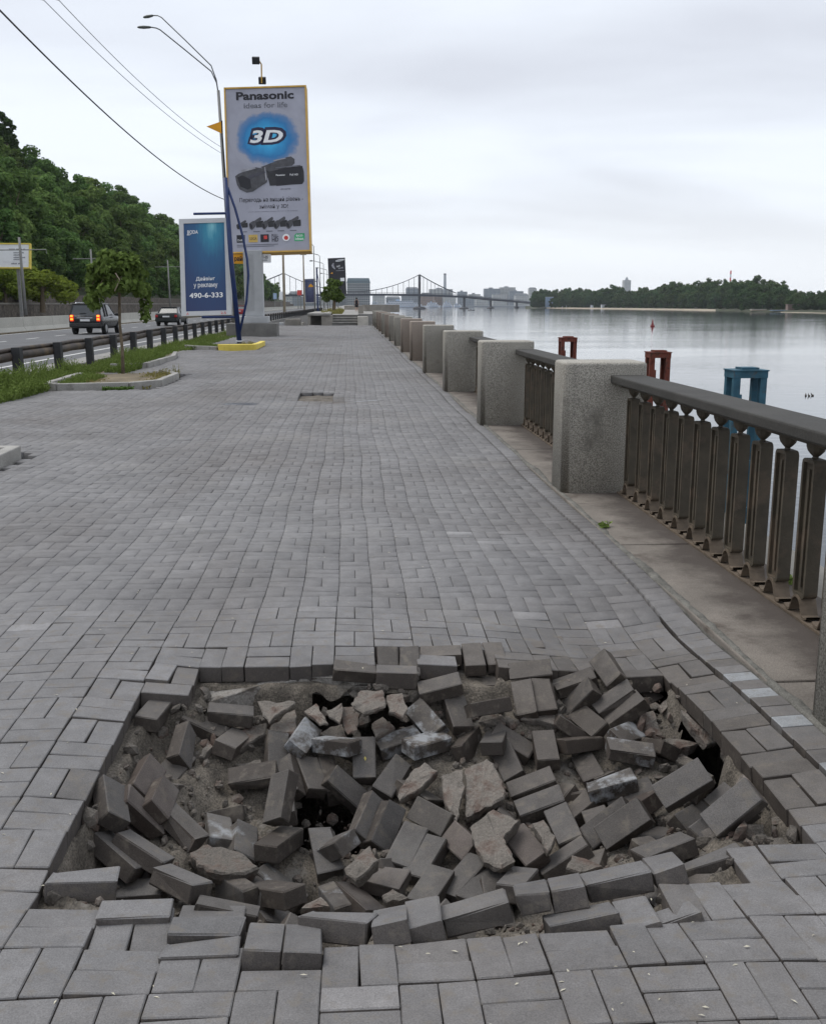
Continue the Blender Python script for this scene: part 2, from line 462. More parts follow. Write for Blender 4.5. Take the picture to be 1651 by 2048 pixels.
def leaf_mat(name, c1, c2, obj=0.25):
    m = D.materials.new(name)
    m.use_nodes = True
    t = m.node_tree
    for n in list(t.nodes): t.nodes.remove(n)
    g = N(t, 'ShaderNodeNewGeometry')
    oi = N(t, 'ShaderNodeObjectInfo')
    nz = N(t, 'ShaderNodeTexNoise', inp={'Scale': 0.5, 'Detail': 3.0})
    K(t, g.outputs['Position'], nz.inputs['Vector'])
    ad = N(t, 'ShaderNodeMath', operation='ADD')
    K(t, nz.outputs[0], ad.inputs[0]); K(t, g.outputs['Random Per Island'], ad.inputs[1])
    ra = N(t, 'ShaderNodeMapRange', inp={1: 0.3, 2: 1.6, 3: 0, 4: 1})
    K(t, ad.outputs[0], ra.inputs[0])
    mx = N(t, 'ShaderNodeMixRGB', inp={1: (*c1, 1), 2: (*c2, 1)})
    K(t, ra.outputs[0], mx.inputs[0])
    mr = N(t, 'ShaderNodeMapRange', inp={1: 0, 2: 1, 3: 1 - obj, 4: 1 + obj})
    K(t, oi.outputs['Random'], mr.inputs[0])
    hs = N(t, 'ShaderNodeHueSaturation')
    mh = N(t, 'ShaderNodeMapRange', inp={1: 0, 2: 1, 3: 0.485, 4: 0.525})
    rr = N(t, 'ShaderNodeMath', operation='FRACT')
    r7 = N(t, 'ShaderNodeMath', operation='MULTIPLY', inp={1: 7.31})
    K(t, oi.outputs['Random'], r7.inputs[0]); K(t, r7.outputs[0], rr.inputs[0]); K(t, rr.outputs[0], mh.inputs[0])
    K(t, mh.outputs[0], hs.inputs['Hue']); K(t, mr.outputs[0], hs.inputs['Value']); K(t, mx.outputs[0], hs.inputs['Color'])
    df = N(t, 'ShaderNodeBsdfDiffuse')
    tr = N(t, 'ShaderNodeBsdfTranslucent')
    ms = N(t, 'ShaderNodeMixShader', inp={0: 0.3})
    K(t, hs.outputs[0], df.inputs[0]); K(t, hs.outputs[0], tr.inputs[0])
    K(t, df.outputs[0], ms.inputs[1]); K(t, tr.outputs[0], ms.inputs[2])
    o = N(t, 'ShaderNodeOutputMaterial')
    K(t, ms.outputs[0], o.inputs[0])
    MATS[name] = m
leaf_mat('leaf_forest', (0.06, 0.105, 0.03), (0.165, 0.24, 0.075))
leaf_mat('leaf_bush', (0.13, 0.165, 0.025), (0.24, 0.28, 0.05), 0.15)
leaf_mat('leaf_poplar', (0.028, 0.048, 0.018), (0.06, 0.095, 0.032))
leaf_mat('leaf_island', (0.038, 0.068, 0.026), (0.09, 0.135, 0.048))
leaf_mat('leaf_catalpa', (0.075, 0.11, 0.025), (0.18, 0.24, 0.07))
leaf_mat('leaf_weed', (0.1, 0.16, 0.035), (0.24, 0.34, 0.1))
leaf_mat('dry_grass', (0.2, 0.2, 0.06), (0.3, 0.27, 0.1))

# ------------------------------------------------------------------ lettering, made once as flat meshes
TXT = {}
_jobs = [('pan', 'Panasonic', 0.035), ('ideas', 'ideas for life', 0.012), ('three', '3D', 0.03), ('threeo', '3D', 0.13), ('go1', 'Переходь на вищий рівень -', 0.004), ('go2', 'знімай у 3D!', 0.004),
         ('div1', 'Дайвінг', 0.012), ('div2', 'у рекламу', 0.012), ('num', '490-6-333', 0.022), ('a', 'А', 0.01), ('n25', '2.5', 0.01), ('ray', 'райок', 0.03), ('tel', '230-11-05', 0.012),
         ('pan2', 'Panasonic', 0.02), ('hd', 'Full HD', 0.01), ('model', 'HDC-SDT750', 0.0), ('eco1', 'eco', 0.01), ('eco2', 'ideas', 0.01), ('leica', 'LEICA', 0.0), ('full', 'FULL', 0.02), ('hd2', 'HD', 0.03), ('dolby', 'Dolby', 0.0),
         ('sam', 'SAMSUNG', 0.02), ('fast', 'FAST', 0.02), ('more', 'MORE', 0.02), ('fine', 'для 3D зйомки необхідна насадка VW-CLT1 та 3D телевізор', 0.0), ('boda', 'BODA', 0.015)]
for key, s_, bold in _jobs:
    cu = D.curves.new('lettering', 'FONT')
    cu.body = s_; cu.size = 1.0; cu.align_x = 'CENTER'; cu.align_y = 'CENTER'; cu.offset = bold; cu.resolution_u = 3
    if key in ('three', 'threeo', 'fast', 'more'): cu.shear = 0.2
    TXT[key] = D.objects.new('lettering', cu)
    COL.objects.link(TXT[key])
bpy.context.view_layer.update()
_dg = bpy.context.evaluated_depsgraph_get()
for key in list(TXT):
    o = TXT[key]
    me = D.meshes.new_from_object(o.evaluated_get(_dg))
    me.name = 'lettering'
    xs = [v.co.x for v in me.vertices]; ys_ = [v.co.y for v in me.vertices]
    w_ = max(xs) - min(xs); cx0 = (max(xs) + min(xs)) / 2; cy0 = (max(ys_) + min(ys_)) / 2; h_ = max(ys_) - min(ys_)
    for v in me.vertices: v.co = Vector(((v.co.x - cx0), 0, v.co.y - cy0))
    cu = o.data
    D.objects.remove(o); D.curves.remove(cu)
    TXT[key] = (me, w_, h_)
def text(key, width, height, loc, m, parent, rz=0.0, ry=0.0):
    """lettering of that width and height, standing up and facing -Y"""
    me, w_, h_ = TXT[key]
    me = me.copy(); me.materials.clear(); me.materials.append(m)
    o = link(D.objects.new('lettering', me), parent)
    o.location = loc; o.scale = (width / w_, 1, height / h_); o.rotation_euler = (0, ry, rz)
    return o
def flat(name, pts, y, m, parent):
    """a flat printed shape: points (x, z) at depth y, facing -Y"""
    return meshobj(name, [(a, y, b) for a, b in pts], [tuple(range(len(pts)))], m, parent)
def rect(x0, x1, z0, z1):
    return [(x0, z0), (x1, z0), (x1, z1), (x0, z1)]

def grad_mat(name, stops, cx_, cz_, rx, rz_, nscale=3.0, namt=0.25, stretch=(1, 1, 1)):
    """printed radial gradient in the object's own coordinates"""
    m = D.materials.new(name); m.use_nodes = True
    t = m.node_tree; p = t.nodes['Principled BSDF']
    p.inputs['Roughness'].default_value = 0.5
    tc = N(t, 'ShaderNodeTexCoord')
    mp = N(t, 'ShaderNodeMapping', vector_type='POINT')
    mp.inputs['Location'].default_value = (-cx_ / rx, 0, -cz_ / rz_)
    mp.inputs['Scale'].default_value = (1 / rx, 0, 1 / rz_)
    K(t, tc.outputs['Object'], mp.inputs[0])
    ln = N(t, 'ShaderNodeVectorMath', operation='LENGTH')
    K(t, mp.outputs[0], ln.inputs[0])
    m2 = N(t, 'ShaderNodeMapping'); m2.inputs['Scale'].default_value = stretch
    K(t, tc.outputs['Object'], m2.inputs[0])
    nz = N(t, 'ShaderNodeTexNoise', inp={'Scale': nscale, 'Detail': 5.0, 'Roughness': 0.6})
    K(t, m2.outputs[0], nz.inputs['Vector'])
    ma = N(t, 'ShaderNodeMath', operation='MULTIPLY_ADD', inp={1: namt * 2, 2: -namt})
    K(t, nz.outputs[0], ma.inputs[0])
    ad = N(t, 'ShaderNodeMath', operation='ADD')
    K(t, ln.outputs['Value'], ad.inputs[0]); K(t, ma.outputs[0], ad.inputs[1])
    cr = N(t, 'ShaderNodeValToRGB')
    el = cr.color_ramp.elements
    el[0].position = stops[0][0]; el[0].color = (*stops[0][1], 1)
    el[1].position = stops[-1][0]; el[1].color = (*stops[-1][1], 1)
    for ps, c in stops[1:-1]:
        e = el.new(ps); e.color = (*c, 1)
    K(t, ad.outputs[0], cr.inputs[0]); K(t, cr.outputs[0], p.inputs['Base Color'])
    MATS[name] = m
    return m

# ================================================================== THE GROUND AND THE COLLAPSED PAVEMENT
PIT = [Vector(p) for p in ((-0.9, 3.99), (-0.88, 3.6), (-0.93, 3.0), (-0.92, 2.7), (-0.68, 2.57), (-0.49, 2.42), (-0.15, 2.36), (0.22, 2.36), (0.46, 2.42), (0.72, 2.46), (0.96, 2.56), (1.2, 2.74), (1.46, 2.9), (1.46, 3.6), (1.45, 4.2), (1.36, 4.32), (0.68, 4.39))]
PIT += [Vector((q.x, q.y)) for q in (hit(840, 1327), hit(668, 1327), hit(398, 1328), hit(398, 1378), hit(302, 1378))]
PN = np.array([(p.x, p.y) for p in PIT])
def in_pit(x, y):
    r = False
    n = len(PN)
    for i in range(n):
        ax, ay = PN[i]; bx, by = PN[(i + 1) % n]
        if (ay > y) != (by > y) and x < (bx - ax) * (y - ay) / (by - ay) + ax:
            r = not r
    return r
def pit_dist(x, y):
    x = np.asarray(x, float); y = np.asarray(y, float)
    m = np.full(x.shape, 99.0)
    for i in range(len(PN)):
        a = PN[i]; b = PN[(i + 1) % len(PN)]
        d = b - a
        t = np.clip(((x - a[0]) * d[0] + (y - a[1]) * d[1]) / (d @ d), 0, 1)
        m = np.minimum(m, np.hypot(x - a[0] - t * d[0], y - a[1] - t * d[1]))
    return m
DRAIN = hit(640, 796)
def surf(x, y):
    """height of the sagging pavement"""
    d = pit_dist(x, y)
    fr = 1 / (1 + np.exp((y - 2.8) / 0.06))
    z = -(0.022 + 0.02 * fr) * np.exp(-(d / (0.17 + 0.07 * fr)) ** 2)
    z = z - 0.11 * np.exp(-(((x - 1.28) / 0.5) ** 2 + ((y - 4.75) / 0.6) ** 2))
    z = z - 0.05 * np.exp(-(((x - DRAIN.x) / 1.1) ** 2 + ((y - DRAIN.y) / 1.0) ** 2))
    z = z + 0.012 * np.sin(x * 2.1 + 0.7) * np.sin(y * 0.9) + 0.006 * np.sin(x * 4.7 + y * 1.7) + 0.004 * np.sin(x * 3.1 - y * 3.3)
    return z

TABLE = """
-0.851,4.04,-0.088,-0.14,0,-1.71,l,0,0|paver in the back left corner of the pit, touching the sawtooth rim
-0.542,4.148,-0.144,0.05,0.15,0.07,l,0,0|paver with a pale sandy top edge below the broken concrete lip
-0.652,4.089,-0.175,0.04,0.41,-0.19,l,0,0|narrow looking paver sloping right just in front of the sandy edged one
-0.706,3.908,-0.176,-1.11,0.33,-1.63,l,0,0|paver standing on its corner with a pale worn edge, beside a small light stone
-0.854,3.283,-0.096,-0.75,0.24,-1.27,l,0,0|paver leaning steeply against the left wall of the pit below the sawtooth step
-0.795,3.556,-0.147,-0.92,0.14,-1.7,l,0,1|upper paver of the reddish pair sliding down the left slope
-0.72,3.447,-0.169,-0.96,0.06,-1.6,l,0,1|lower reddish paver of the sliding pair, next to the pale sand
-0.774,3.361,-0.178,0.26,0.93,0.33,l,0,1|long paver lying just below the reddish sliding pair on the left slope
-0.798,3.372,-0.279,0.18,0.98,0.19,l,0,1|paver half covered by the long one below the reddish pair
-0.334,3.994,-0.264,-0.41,0.55,-1.49,l,0.58,0|upright-looking paver lying end-on left of the whitish lime-stained paver
-0.228,4.06,-0.223,-0.68,0.08,-1.9,l,0.66,0|paver tilted on its corner behind the lime-stained paver with a stone flake on it
-0.415,3.828,-0.283,-2.89,-0.11,0.08,l,0,0|paver lying on its edge with a thin bright top edge above the black cavity
-0.29,3.688,-0.351,-0.15,0.01,1.67,l,0,0|short dark paver block at the back edge of the black cavity
-0.518,3.481,-0.336,-0.34,-0.04,-1.37,l,0.58,0|paver with a whitish worn side standing on the sand left of the black cavity
-0.424,3.423,-0.346,-0.66,0.13,-1.5,l,0.58,0|paver lying end-on between the whitish sided paver and the stacked pair
-0.282,3.532,-0.228,0.64,0.65,-1.72,l,0,0|pale topped paver stump resting on another at the left of the black cavity
-0.284,3.401,-0.34,3.06,0.14,1.12,l,0,0|paver under the pale topped stump at the edge of the black cavity
-0.944,3.207,-0.306,-0.3,0.13,-0.34,l,0,0|wedged paver mostly under the front left corner slab
-0.846,3.237,-0.258,1.19,-0.12,-0.9,l,0,0|short paver at the left rim with a dark triangular gap below
-0.807,2.728,-0.061,-0.05,0.08,0.12,g,0,0|
-0.81,3.157,-0.224,-0.45,0.44,-0.55,l,0,0|long paver slanting down to the right along the left rim
-0.731,3.165,-0.223,-0.4,0.39,-0.42,l,0,0|paver slanting beside the left rim, dark pointed side to the front
-0.579,3,-0.238,-0.38,0.01,-0.65,l,0,0|big tilted paver with a tall dark side at the front left of the pit
-0.761,3.216,-0.307,1.25,-0.22,-0.7,l,0,0|paver tucked left of the big tilted one with the tall dark side
-0.719,3.069,-0.321,0.06,-0.18,-0.24,l,0,0|paver sunk below the front left rim slabs
-0.617,2.544,-0.06,-0.07,0.04,0.06,g,0,0|
-0.408,2.454,-0.06,-0.12,0.04,0,g,0,0|
-0.411,2.362,-0.06,-0.08,0.03,0.04,g,0,0|
-0.448,2.812,-0.257,-0.18,0.06,0.01,l,0,0|broken looking paver flat behind the front rim, left of the centre
-0.411,2.864,-0.27,-0.27,0.23,-0.05,l,0,0|paver sloping into the pit behind the broken looking flat one
-0.273,3.093,-0.348,3,-0.28,-0.76,l,0,0|paver on edge showing its dark long side at the front left rim
-0.274,3.098,-0.461,0.16,0.55,0.65,l,0,0|small flat paver just in front of the one on edge at the front rim
-0.248,2.391,-0.061,-0.1,-0.27,-1.55,g,0,0|
-0.145,2.379,-0.061,-0.08,-0.26,-1.54,g,0,0|
-0.412,3.141,-0.372,1.53,-0.14,-0.94,l,0,0|dark paver on edge, left one of two leaning side by side near the front rim
-0.346,3.161,-0.395,1.34,-0.22,-1.09,l,0,0|dark paver on edge, right one of two leaning side by side near the front rim
-0.28,3.255,-0.434,-0.22,0.48,-0.49,l,0.6,0|paver with a white streak along its top slanting down to the front rim
0.159,4.481,-0.057,-0.04,0.49,-1.57,l,0,0|left paver of the back rim pair dipping into the pit
0.262,4.478,-0.052,-0,0.43,-1.58,l,0,0|right paver of the back rim pair dipping into the pit
0.006,4.393,-0.05,0.12,0.12,-0.02,g,0,0|
0.421,4.59,-0.054,0.18,-0.04,-0.05,g,0,0|
0.577,4.561,-0.062,0.03,0.22,-1.57,g,0,0|
0.685,4.604,-0.074,0.03,0.21,-1.57,g,0,0|
0.864,4.786,-0.104,0.06,-0.06,-0.05,g,0,0|
0.393,4.294,-0.099,0.24,-0.24,0,l,0,0|fallen paver tilted to the left directly below the middle of the back rim
0.632,4.45,-0.163,0.08,-0.09,-0.15,l,0,0|half buried paver with a rough crumbled front under the back rim
0.586,4.127,-0.131,2.65,0,0.35,l,0,0|paver on its side showing a broad dark face below the crumbled one
0.466,4.199,-0.196,-0.08,0.38,-1.42,l,0,0|paver tipped end-on left of the one showing a broad dark face
0.321,4.174,-0.206,0.62,0.31,-1.03,l,0.66,0|paver lying diagonally with a worn pale right edge, beside the lime white one
0.83,4.417,-0.082,0.54,-0.14,-0.11,l,0,0|crosswise paver above two lengthwise ones sagging from the back rim
0.773,4.24,-0.148,0.31,0.47,-1.6,l,0,0|left one of two lengthwise pavers still joined below the back rim
0.868,4.252,-0.14,0.2,0.45,-1.62,l,0,0|right one of two lengthwise pavers still joined below the back rim
0.193,4.11,-0.276,0.15,-0.18,0.29,l,0.66,0|paver with a bright lime white top in the middle of the pit
0.037,3.993,-0.3,-0.03,0.61,-1.56,l,0,0|paver lying end-on with a tiny yellow leaf on it
-0.077,4.008,-0.235,2.94,-0.13,-0.61,l,0.66,0|lime stained paver leaning with a light stone flake on its top
-0.186,3.907,-0.332,-0.29,0.33,-1.26,l,0,0|front paver of the leaning stack above the black cavity
-0.103,3.945,-0.362,1.71,0.36,-1.37,l,0,0|right paver of the leaning stack above the black cavity
-0.277,3.869,-0.319,0.69,0.38,-1.36,l,0,0|left paver of the leaning stack above the black cavity
-0.04,3.864,-0.372,0.45,0.75,-0.17,l,0,0|paver slanting down to the right from the leaning stack to the black cavity
0.159,3.908,-0.347,-0.37,0.35,-2.17,l,0,0|smooth light grey paver lying diagonally left of the pale concrete chunk
0.311,4.027,-0.251,-3.1,0.02,0.55,l,0.66,0|dark paver on edge right of the lime white one
0.499,4.073,-0.287,1.92,0.06,-2.07,l,0,0|paver standing on its corner in the middle with a light top edge
0.611,4.051,-0.256,0.11,-0.11,-1.83,l,0,0|short looking paver between the standing one and the curved fragment
0.664,3.977,-0.324,0.6,0.35,-1.35,l,0,0|paver propped against the upper of two crosswise pavers
0.827,4.003,-0.281,0.06,0.24,-1.62,l,0,0|paver lying end-on below the arched dark fragment
0.739,3.822,-0.357,0.21,-0.37,0,l,0,0|upper one of two crosswise pavers right of the big concrete chunk
0.744,3.662,-0.359,0.2,-0.3,0.08,l,0,0|lower one of two crosswise pavers right of the big concrete chunk
-0.111,3.381,-0.369,0.16,0.42,-1.36,l,0,0|paver standing in the mouth of the black cavity
-0.078,3.358,-0.34,-2.94,-0.62,-0.9,l,0.58,0|paver end with a pale bloom right of the one standing in the cavity
0.045,3.629,-0.376,-0.94,0.41,-1.98,l,0,0|left one of the touching pair right of the black cavity
0.113,3.594,-0.388,-0.97,0.56,-2.03,l,0,0|right one of the touching pair right of the black cavity
0.192,3.44,-0.402,-0.16,0.33,-2.04,l,0,0|left one of the second touching pair, below the dark crosswise paver
0.258,3.387,-0.42,0.04,0.33,-2.13,l,0,0|right one of the second touching pair, below the dark crosswise paver
0.303,3.601,-0.366,0.85,-0,-0.9,l,0,0|dark crosswise paver lying above the second touching pair
0.4,3.416,-0.375,0.81,-0.1,-1.26,l,0,1|paver with a crumbled right edge beside the brown concrete patch
0.091,3.267,-0.417,0.31,-0.06,-0.56,l,0,1|flat brown paver lying crosswise in front of the black cavity
0.263,3.168,-0.405,-0.01,0.1,-2.08,l,0,0|paver lying lengthwise behind the front rim, left of the parallel pair
0.39,3.229,-0.408,0.18,0.36,-2.38,l,0,0|left one of the parallel pair behind the front rim
0.443,3.161,-0.405,-0.05,0.12,-2.21,l,0,0|right one of the parallel pair behind the front rim
0.637,3.348,-0.365,0.51,0.05,-1.27,l,0,1|paver lying alone diagonally on the brown concrete patch
0.56,3.118,-0.364,0.11,-0.22,-2.03,l,0,0|short paver wedged between the parallel pair and the front rim
0.005,3.202,-0.467,-0.4,0.05,-0.98,l,0,1|paver slanting into the front rim below the flat brown one
-0.071,3.081,-0.403,1.65,-0.16,-1.25,l,0.58,0|narrow paver with a whitish side leaning on the front rim
-0.052,2.484,-0.065,-0.27,-0.08,-0.35,g,0,0|
0.095,2.47,-0.063,0.18,-0.39,-1.62,g,0,0|
0.188,2.484,-0.064,0.19,-0.23,-1.6,g,0,0|
0.333,2.517,-0.069,-0.2,-0.25,0.02,g,0,0|
0.509,2.573,-0.061,0.19,-0.41,-1.7,g,0,0|
0.612,2.591,-0.06,0.2,-0.39,-1.71,g,0,0|
0.769,2.64,-0.064,-0.23,-0.17,0.05,g,0,0|
0.931,2.688,-0.062,0.3,-0.35,-1.73,g,0,0|
1.119,2.79,-0.112,-0.19,-0.3,-0.01,l,0,0|dark turned over paver with pale sand stuck on its top at the front right rim
0.622,2.451,-0.068,-0.31,-0.14,0.06,g,0,0|
0.778,2.443,-0.063,0.21,-0.22,-1.63,g,0,0|
0.844,2.409,-0.059,-0.32,-0.27,0.04,g,0,0|
0.928,2.611,-0.132,0.3,-0.38,-1.62,l,0,0|sunken paver with pale grit on it in a triangular gap of the front right rim
0.801,3.473,-0.355,0.4,0.16,-1.46,l,0,0|lengthwise paver touching the lower of the two crosswise pavers
0.767,3.288,-0.382,0.21,0.53,-3.03,l,0,0|long paver slanting up to the right behind the front rim kerb of slabs
0.925,3.502,-0.433,-0.35,-0.15,-2.25,l,0,0|square looking paver left of the row of edge-on pavers
0.948,3.367,-0.285,-0.64,0.72,3.05,l,0,0|first edge-on paver of the fan, next to the square looking paver
0.981,3.298,-0.251,-0.67,0.67,3.06,l,0,0|second edge-on paver of the fan behind the front right rim
1.02,3.515,-0.4,1.34,-0.17,-2.32,l,0,0|short edge-on paver at the top end of the fan
1.11,3.327,-0.338,0.22,-0.1,-2.39,l,0,0|upper flat paver of the overlapped ones right of the fan
1.031,2.995,-0.185,0.27,0.16,-2.85,l,0,0|lower flat paver of the overlapped ones right of the fan
1.198,3.188,-0.32,0.21,-0.14,-2.56,l,0,0|flat paver touching the back of the sand crusted turned over one
0.932,3.469,-0.337,0.3,-0.19,-1.67,l,0,0|rough edged flat paver below the white spotted one
0.997,3.912,-0.342,0.33,0.05,-1.54,l,0.5,0|paver with a bitten pale corner left of the white spotted one
1.033,3.681,-0.291,0.08,-0.26,-0.01,l,0.62,0|paver with two white paint spots lying crosswise
1.109,3.656,-0.332,0.16,-0.37,-0.01,l,0.58,0|paver with bluish white bloom in front of the one with paint spots
1.094,3.475,-0.272,2.66,0.02,0.77,l,0,1|rusty brown paver on edge right of the bluish white one
1.161,3.872,-0.239,0.14,0.11,-0.17,l,0.62,0|thick paver with white paint marks on its upper right face
0.986,4.025,-0.267,2.81,0.06,0.34,l,0,0|paver on edge with a thin top line left of the white marked one
1.054,4.15,-0.228,0.63,0.09,-1.2,l,0,0|square looking paver lying below the joined pair at the upper right
1.036,4.263,-0.16,-0.54,0.89,2.75,l,0,0|narrow paver slanting up to the right beside the joined pair
1.181,4.344,-0.052,0.87,0.3,-1.4,l,0,0|paver standing up against the back right rim
1.182,4.196,-0.139,-0.09,0.56,-3.03,l,0,0|upper paver of the joined pair at the upper right
1.211,4.136,-0.168,-0.11,0.61,-3.07,l,0,0|lower paver of the joined pair at the upper right
1.358,4.404,-0.172,0.09,0.55,-0.85,l,0,1|paver with brown sand on it leaning in the upper right corner of the pit
1.028,4.342,-0.114,0.16,-0.35,-0.06,l,0,0|paver in shade below the back rim, behind the narrow slanting one
1.42,4.855,-0.147,0.21,0.08,-1.58,g,0,0|
1.044,4.843,-0.134,0.14,0.15,-1.56,g,0,0|
1.176,4.94,-0.144,0.16,0.13,-1.58,g,0,0|
1.175,4.015,-0.231,-0.49,-0.17,-2.35,l,0.62,0|flat paver behind the one with white paint marks
1.314,3.503,-0.205,-0.15,-0.01,-2.27,l,0,0|flat paver near the right wall above the long edge-on one
1.183,3.273,-0.085,-0.68,0.57,3.13,l,0,0|long edge-on paver leading down to the left near the right wall
1.32,3.158,-0.119,0.72,-0.04,-1.45,l,0,0|broad dark paver leaning near the right wall of the pit
1.266,3.385,-0.287,-0.63,-0,-2.38,l,0,0|shaded paver under the broad dark leaning one
1.24,3.17,-0.228,-0.42,-0.13,-2.29,l,0,0|flat grey paver in front of the broad dark leaning one
1.267,3.011,-0.042,-0.6,0.78,3.05,l,0,0|long edge-on paver running up to the front right corner of the pit
"""
BR = []
for ln in TABLE.strip().splitlines():
    h_, lab = ln.split('|')
    q = h_.split(',')
    BR.append((Vector([float(a) for a in q[:3]]), Euler([float(a) for a in q[3:6]]), q[6], float(q[7]), int(q[8]), lab))

# ---- beds and sheets under everything
ground = meshobj('ground', [(-400, -60, -0.16), (2.6, -60, -0.16), (2.6, 700, -0.16), (-400, 700, -0.16)], [(0, 1, 2, 3)], M['shoulder'])
# the sheet under the promenade has an opening where the pit goes down
X0, X1, Y0, Y1 = -1.3, 1.78, 1.95, 4.9
ground.data.clear_geometry()
gv = [(-400, -60), (X0, -60), (X1, -60), (2.62, -60), (-400, Y0), (X0, Y0), (X1, Y0), (2.62, Y0), (-400, Y1), (X0, Y1), (X1, Y1), (2.62, Y1), (-400, 900), (X0, 900), (X1, 900), (2.62, 900)]
ground.data.from_pydata([(a, b, -0.1) for a, b in gv], [], [(0, 1, 5, 4), (1, 2, 6, 5), (2, 3, 7, 6), (4, 5, 9, 8), (6, 7, 11, 10), (8, 9, 13, 12), (9, 10, 14, 13), (10, 11, 15, 14)])
ground.data.materials.clear(); ground.data.materials.append(M['joint'])
tag(ground, kind='structure')

pavement = empty('pavement', (0, 3, 0))
tag(pavement, kind='structure')

# ---- the floor of the pit
from mathutils import noise as mn
CAV = [(Vector((-0.11, 3.68, 0)), 0.2, 0.12), (hit(690, 1385, -0.2), 0.14, 0.3), (hit(780, 1385, -0.2), 0.1, 0.22), (hit(560, 1392, -0.2), 0.1, 0.24), (hit(470, 1410, -0.2), 0.07, 0.15), (hit(1295, 1338, -0.12), 0.1, 0.35), (hit(1425, 1490, -0.2), 0.13, 0.35), (hit(1480, 1560, -0.2), 0.1, 0.2), (hit(600, 1730, -0.3), 0.1, 0.12)]
LB = [(b[0].x, b[0].y, b[0].z) for b in BR if b[2] == 'l']
LBA = np.array(LB)
def floor_arr(x, y):
    num = np.full(x.shape, -0.36 * 0.02); den = np.full(x.shape, 0.02)
    for bx, by, bz in LB:
        g = np.exp(-(((x - bx) ** 2 + (y - by) ** 2) / 0.11 ** 2))
        num += g * (bz - 0.06); den += g
    return num / den
def floor_z(x, y):
    return float(floor_arr(np.array([x]), np.array([y]))[0])
gx = np.linspace(X0, X1, 190); gy = np.linspace(Y0, Y1, 180)
XX, YY = np.meshgrid(gx, gy)
FZ = floor_arr(XX, YY)
DD = pit_dist(XX, YY)
ZZ = np.full(XX.shape, -0.092)
for iy in range(len(gy)):
    for ix in range(len(gx)):
        x, y = XX[iy, ix], YY[iy, ix]
        n1 = mn.fractal(Vector((x * 7, y * 7, 0)), 1.0, 2.0, 5)
        if in_pit(x, y):
            d = DD[iy, ix] + 0.03 * mn.noise(Vector((x * 9, y * 9, 3)))
            u = min(max(d / 0.07, 0), 1)
            u = u * u * (3 - 2 * u)
            fz = min(FZ[iy, ix], -0.13) + 0.022 * n1 + 0.01 * mn.noise(Vector((x * 45, y * 45, 5)))
            for c, r, dep in CAV:
                fz -= dep * math.exp(-(((x - c.x) ** 2 + (y - c.y) ** 2) / r ** 2) ** 2)
            ZZ[iy, ix] = (-0.092 if y > 2.75 else -0.062) * (1 - u) + fz * u
        else:
            ZZ[iy, ix] = (-0.094 if y > 2.8 else -0.058) + 0.004 * n1 + min(0, float(surf(x, y)) + 0.01)
nx_, ny_ = len(gx), len(gy)
pv = np.stack([XX.ravel(), YY.ravel(), ZZ.ravel()], 1)
pf = [(j * nx_ + i, j * nx_ + i + 1, (j + 1) * nx_ + i + 1, (j + 1) * nx_ + i) for j in range(ny_ - 1) for i in range(nx_ - 1)]
HOLES = [(Vector((-0.11, 3.7, 0)), 0.19, 0.24), (Vector((hit(690, 1380, -0.12).x, 4.26, 0)), 0.34, 0.085), (Vector((1.36, 4.27, 0)), 0.1, 0.09), (Vector((1.425, 3.78, 0)), 0.05, 0.24), (hit(600, 1738, -0.33), 0.05, 0.05)]
def in_hole(x, y):
    for c, a, b in HOLES:
        q = math.hypot((x - c.x) / a, (y - c.y) / b)
        if q + 0.25 * mn.noise(Vector((x * 14, y * 14, 9))) < 1: return True
    return False
pf = [q for q in pf if not in_hole(pv[q[0]][0], pv[q[0]][1])]
pit = meshobj('pit_ground', pv, pf, M['sand'], None, True)
# the washed out void the holes open into
cv = [(-1.25, 2.0, -1.4), (1.75, 2.0, -1.4), (1.75, 4.85, -1.4), (-1.25, 4.85, -1.4), (-1.25, 2.0, -0.12), (1.75, 2.0, -0.12), (1.75, 4.85, -0.12), (-1.25, 4.85, -0.12)]
void = meshobj('washed_out_void', cv, [(0, 1, 2, 3), (0, 4, 5, 1), (1, 5, 6, 2), (2, 6, 7, 3), (3, 7, 4, 0)], M['sand']); tag(void, kind='structure')
tag(pit, kind='structure')

# ---- pavers
S = 0.2055
ORG = hit(669, 1290.7)
def paver_mesh(k, l=0.2, w_=0.1, h=0.064, ch=0.004, rough=0.0, chips=0):
    bm = bmesh.new()
    bmesh.ops.create_cube(bm, size=1)
    for v in bm.verts:
        v.co = Vector((v.co.x * l, v.co.y * w_, v.co.z * h))
    bmesh.ops.bevel(bm, geom=bm.edges[:], offset=ch, segments=1, affect='EDGES')
    rr = random.Random(k)
    for v in bm.verts:
        v.co += Vector((rr.uniform(-1, 1), rr.uniform(-1, 1), rr.uniform(-1, 1))) * rough
    for _ in range(chips):
        c0 = rr.choice(list(bm.verts)).co.copy()
        for v in bm.verts:
            if (v.co - c0).length < 0.012: v.co -= Vector((math.copysign(1, v.co.x), math.copysign(1, v.co.y), math.copysign(1, v.co.z))) * rr.uniform(0.003, 0.011)
    me = D.meshes.new('paver')
    bm.to_mesh(me)
    bm.free()
    me.materials.append(M['paver'])
    return me
LOOSE_ME = [paver_mesh(k, rough=0.002, chips=k % 4) for k in range(8)]
FLAT_ME = [paver_mesh(k, 0.2025, 0.0998, 0.08, 0.003, 0.0007) for k in range(20, 26)]
GREY = (0.172, 0.1685, 0.1695)
BROWN = (0.112, 0.101, 0.092)

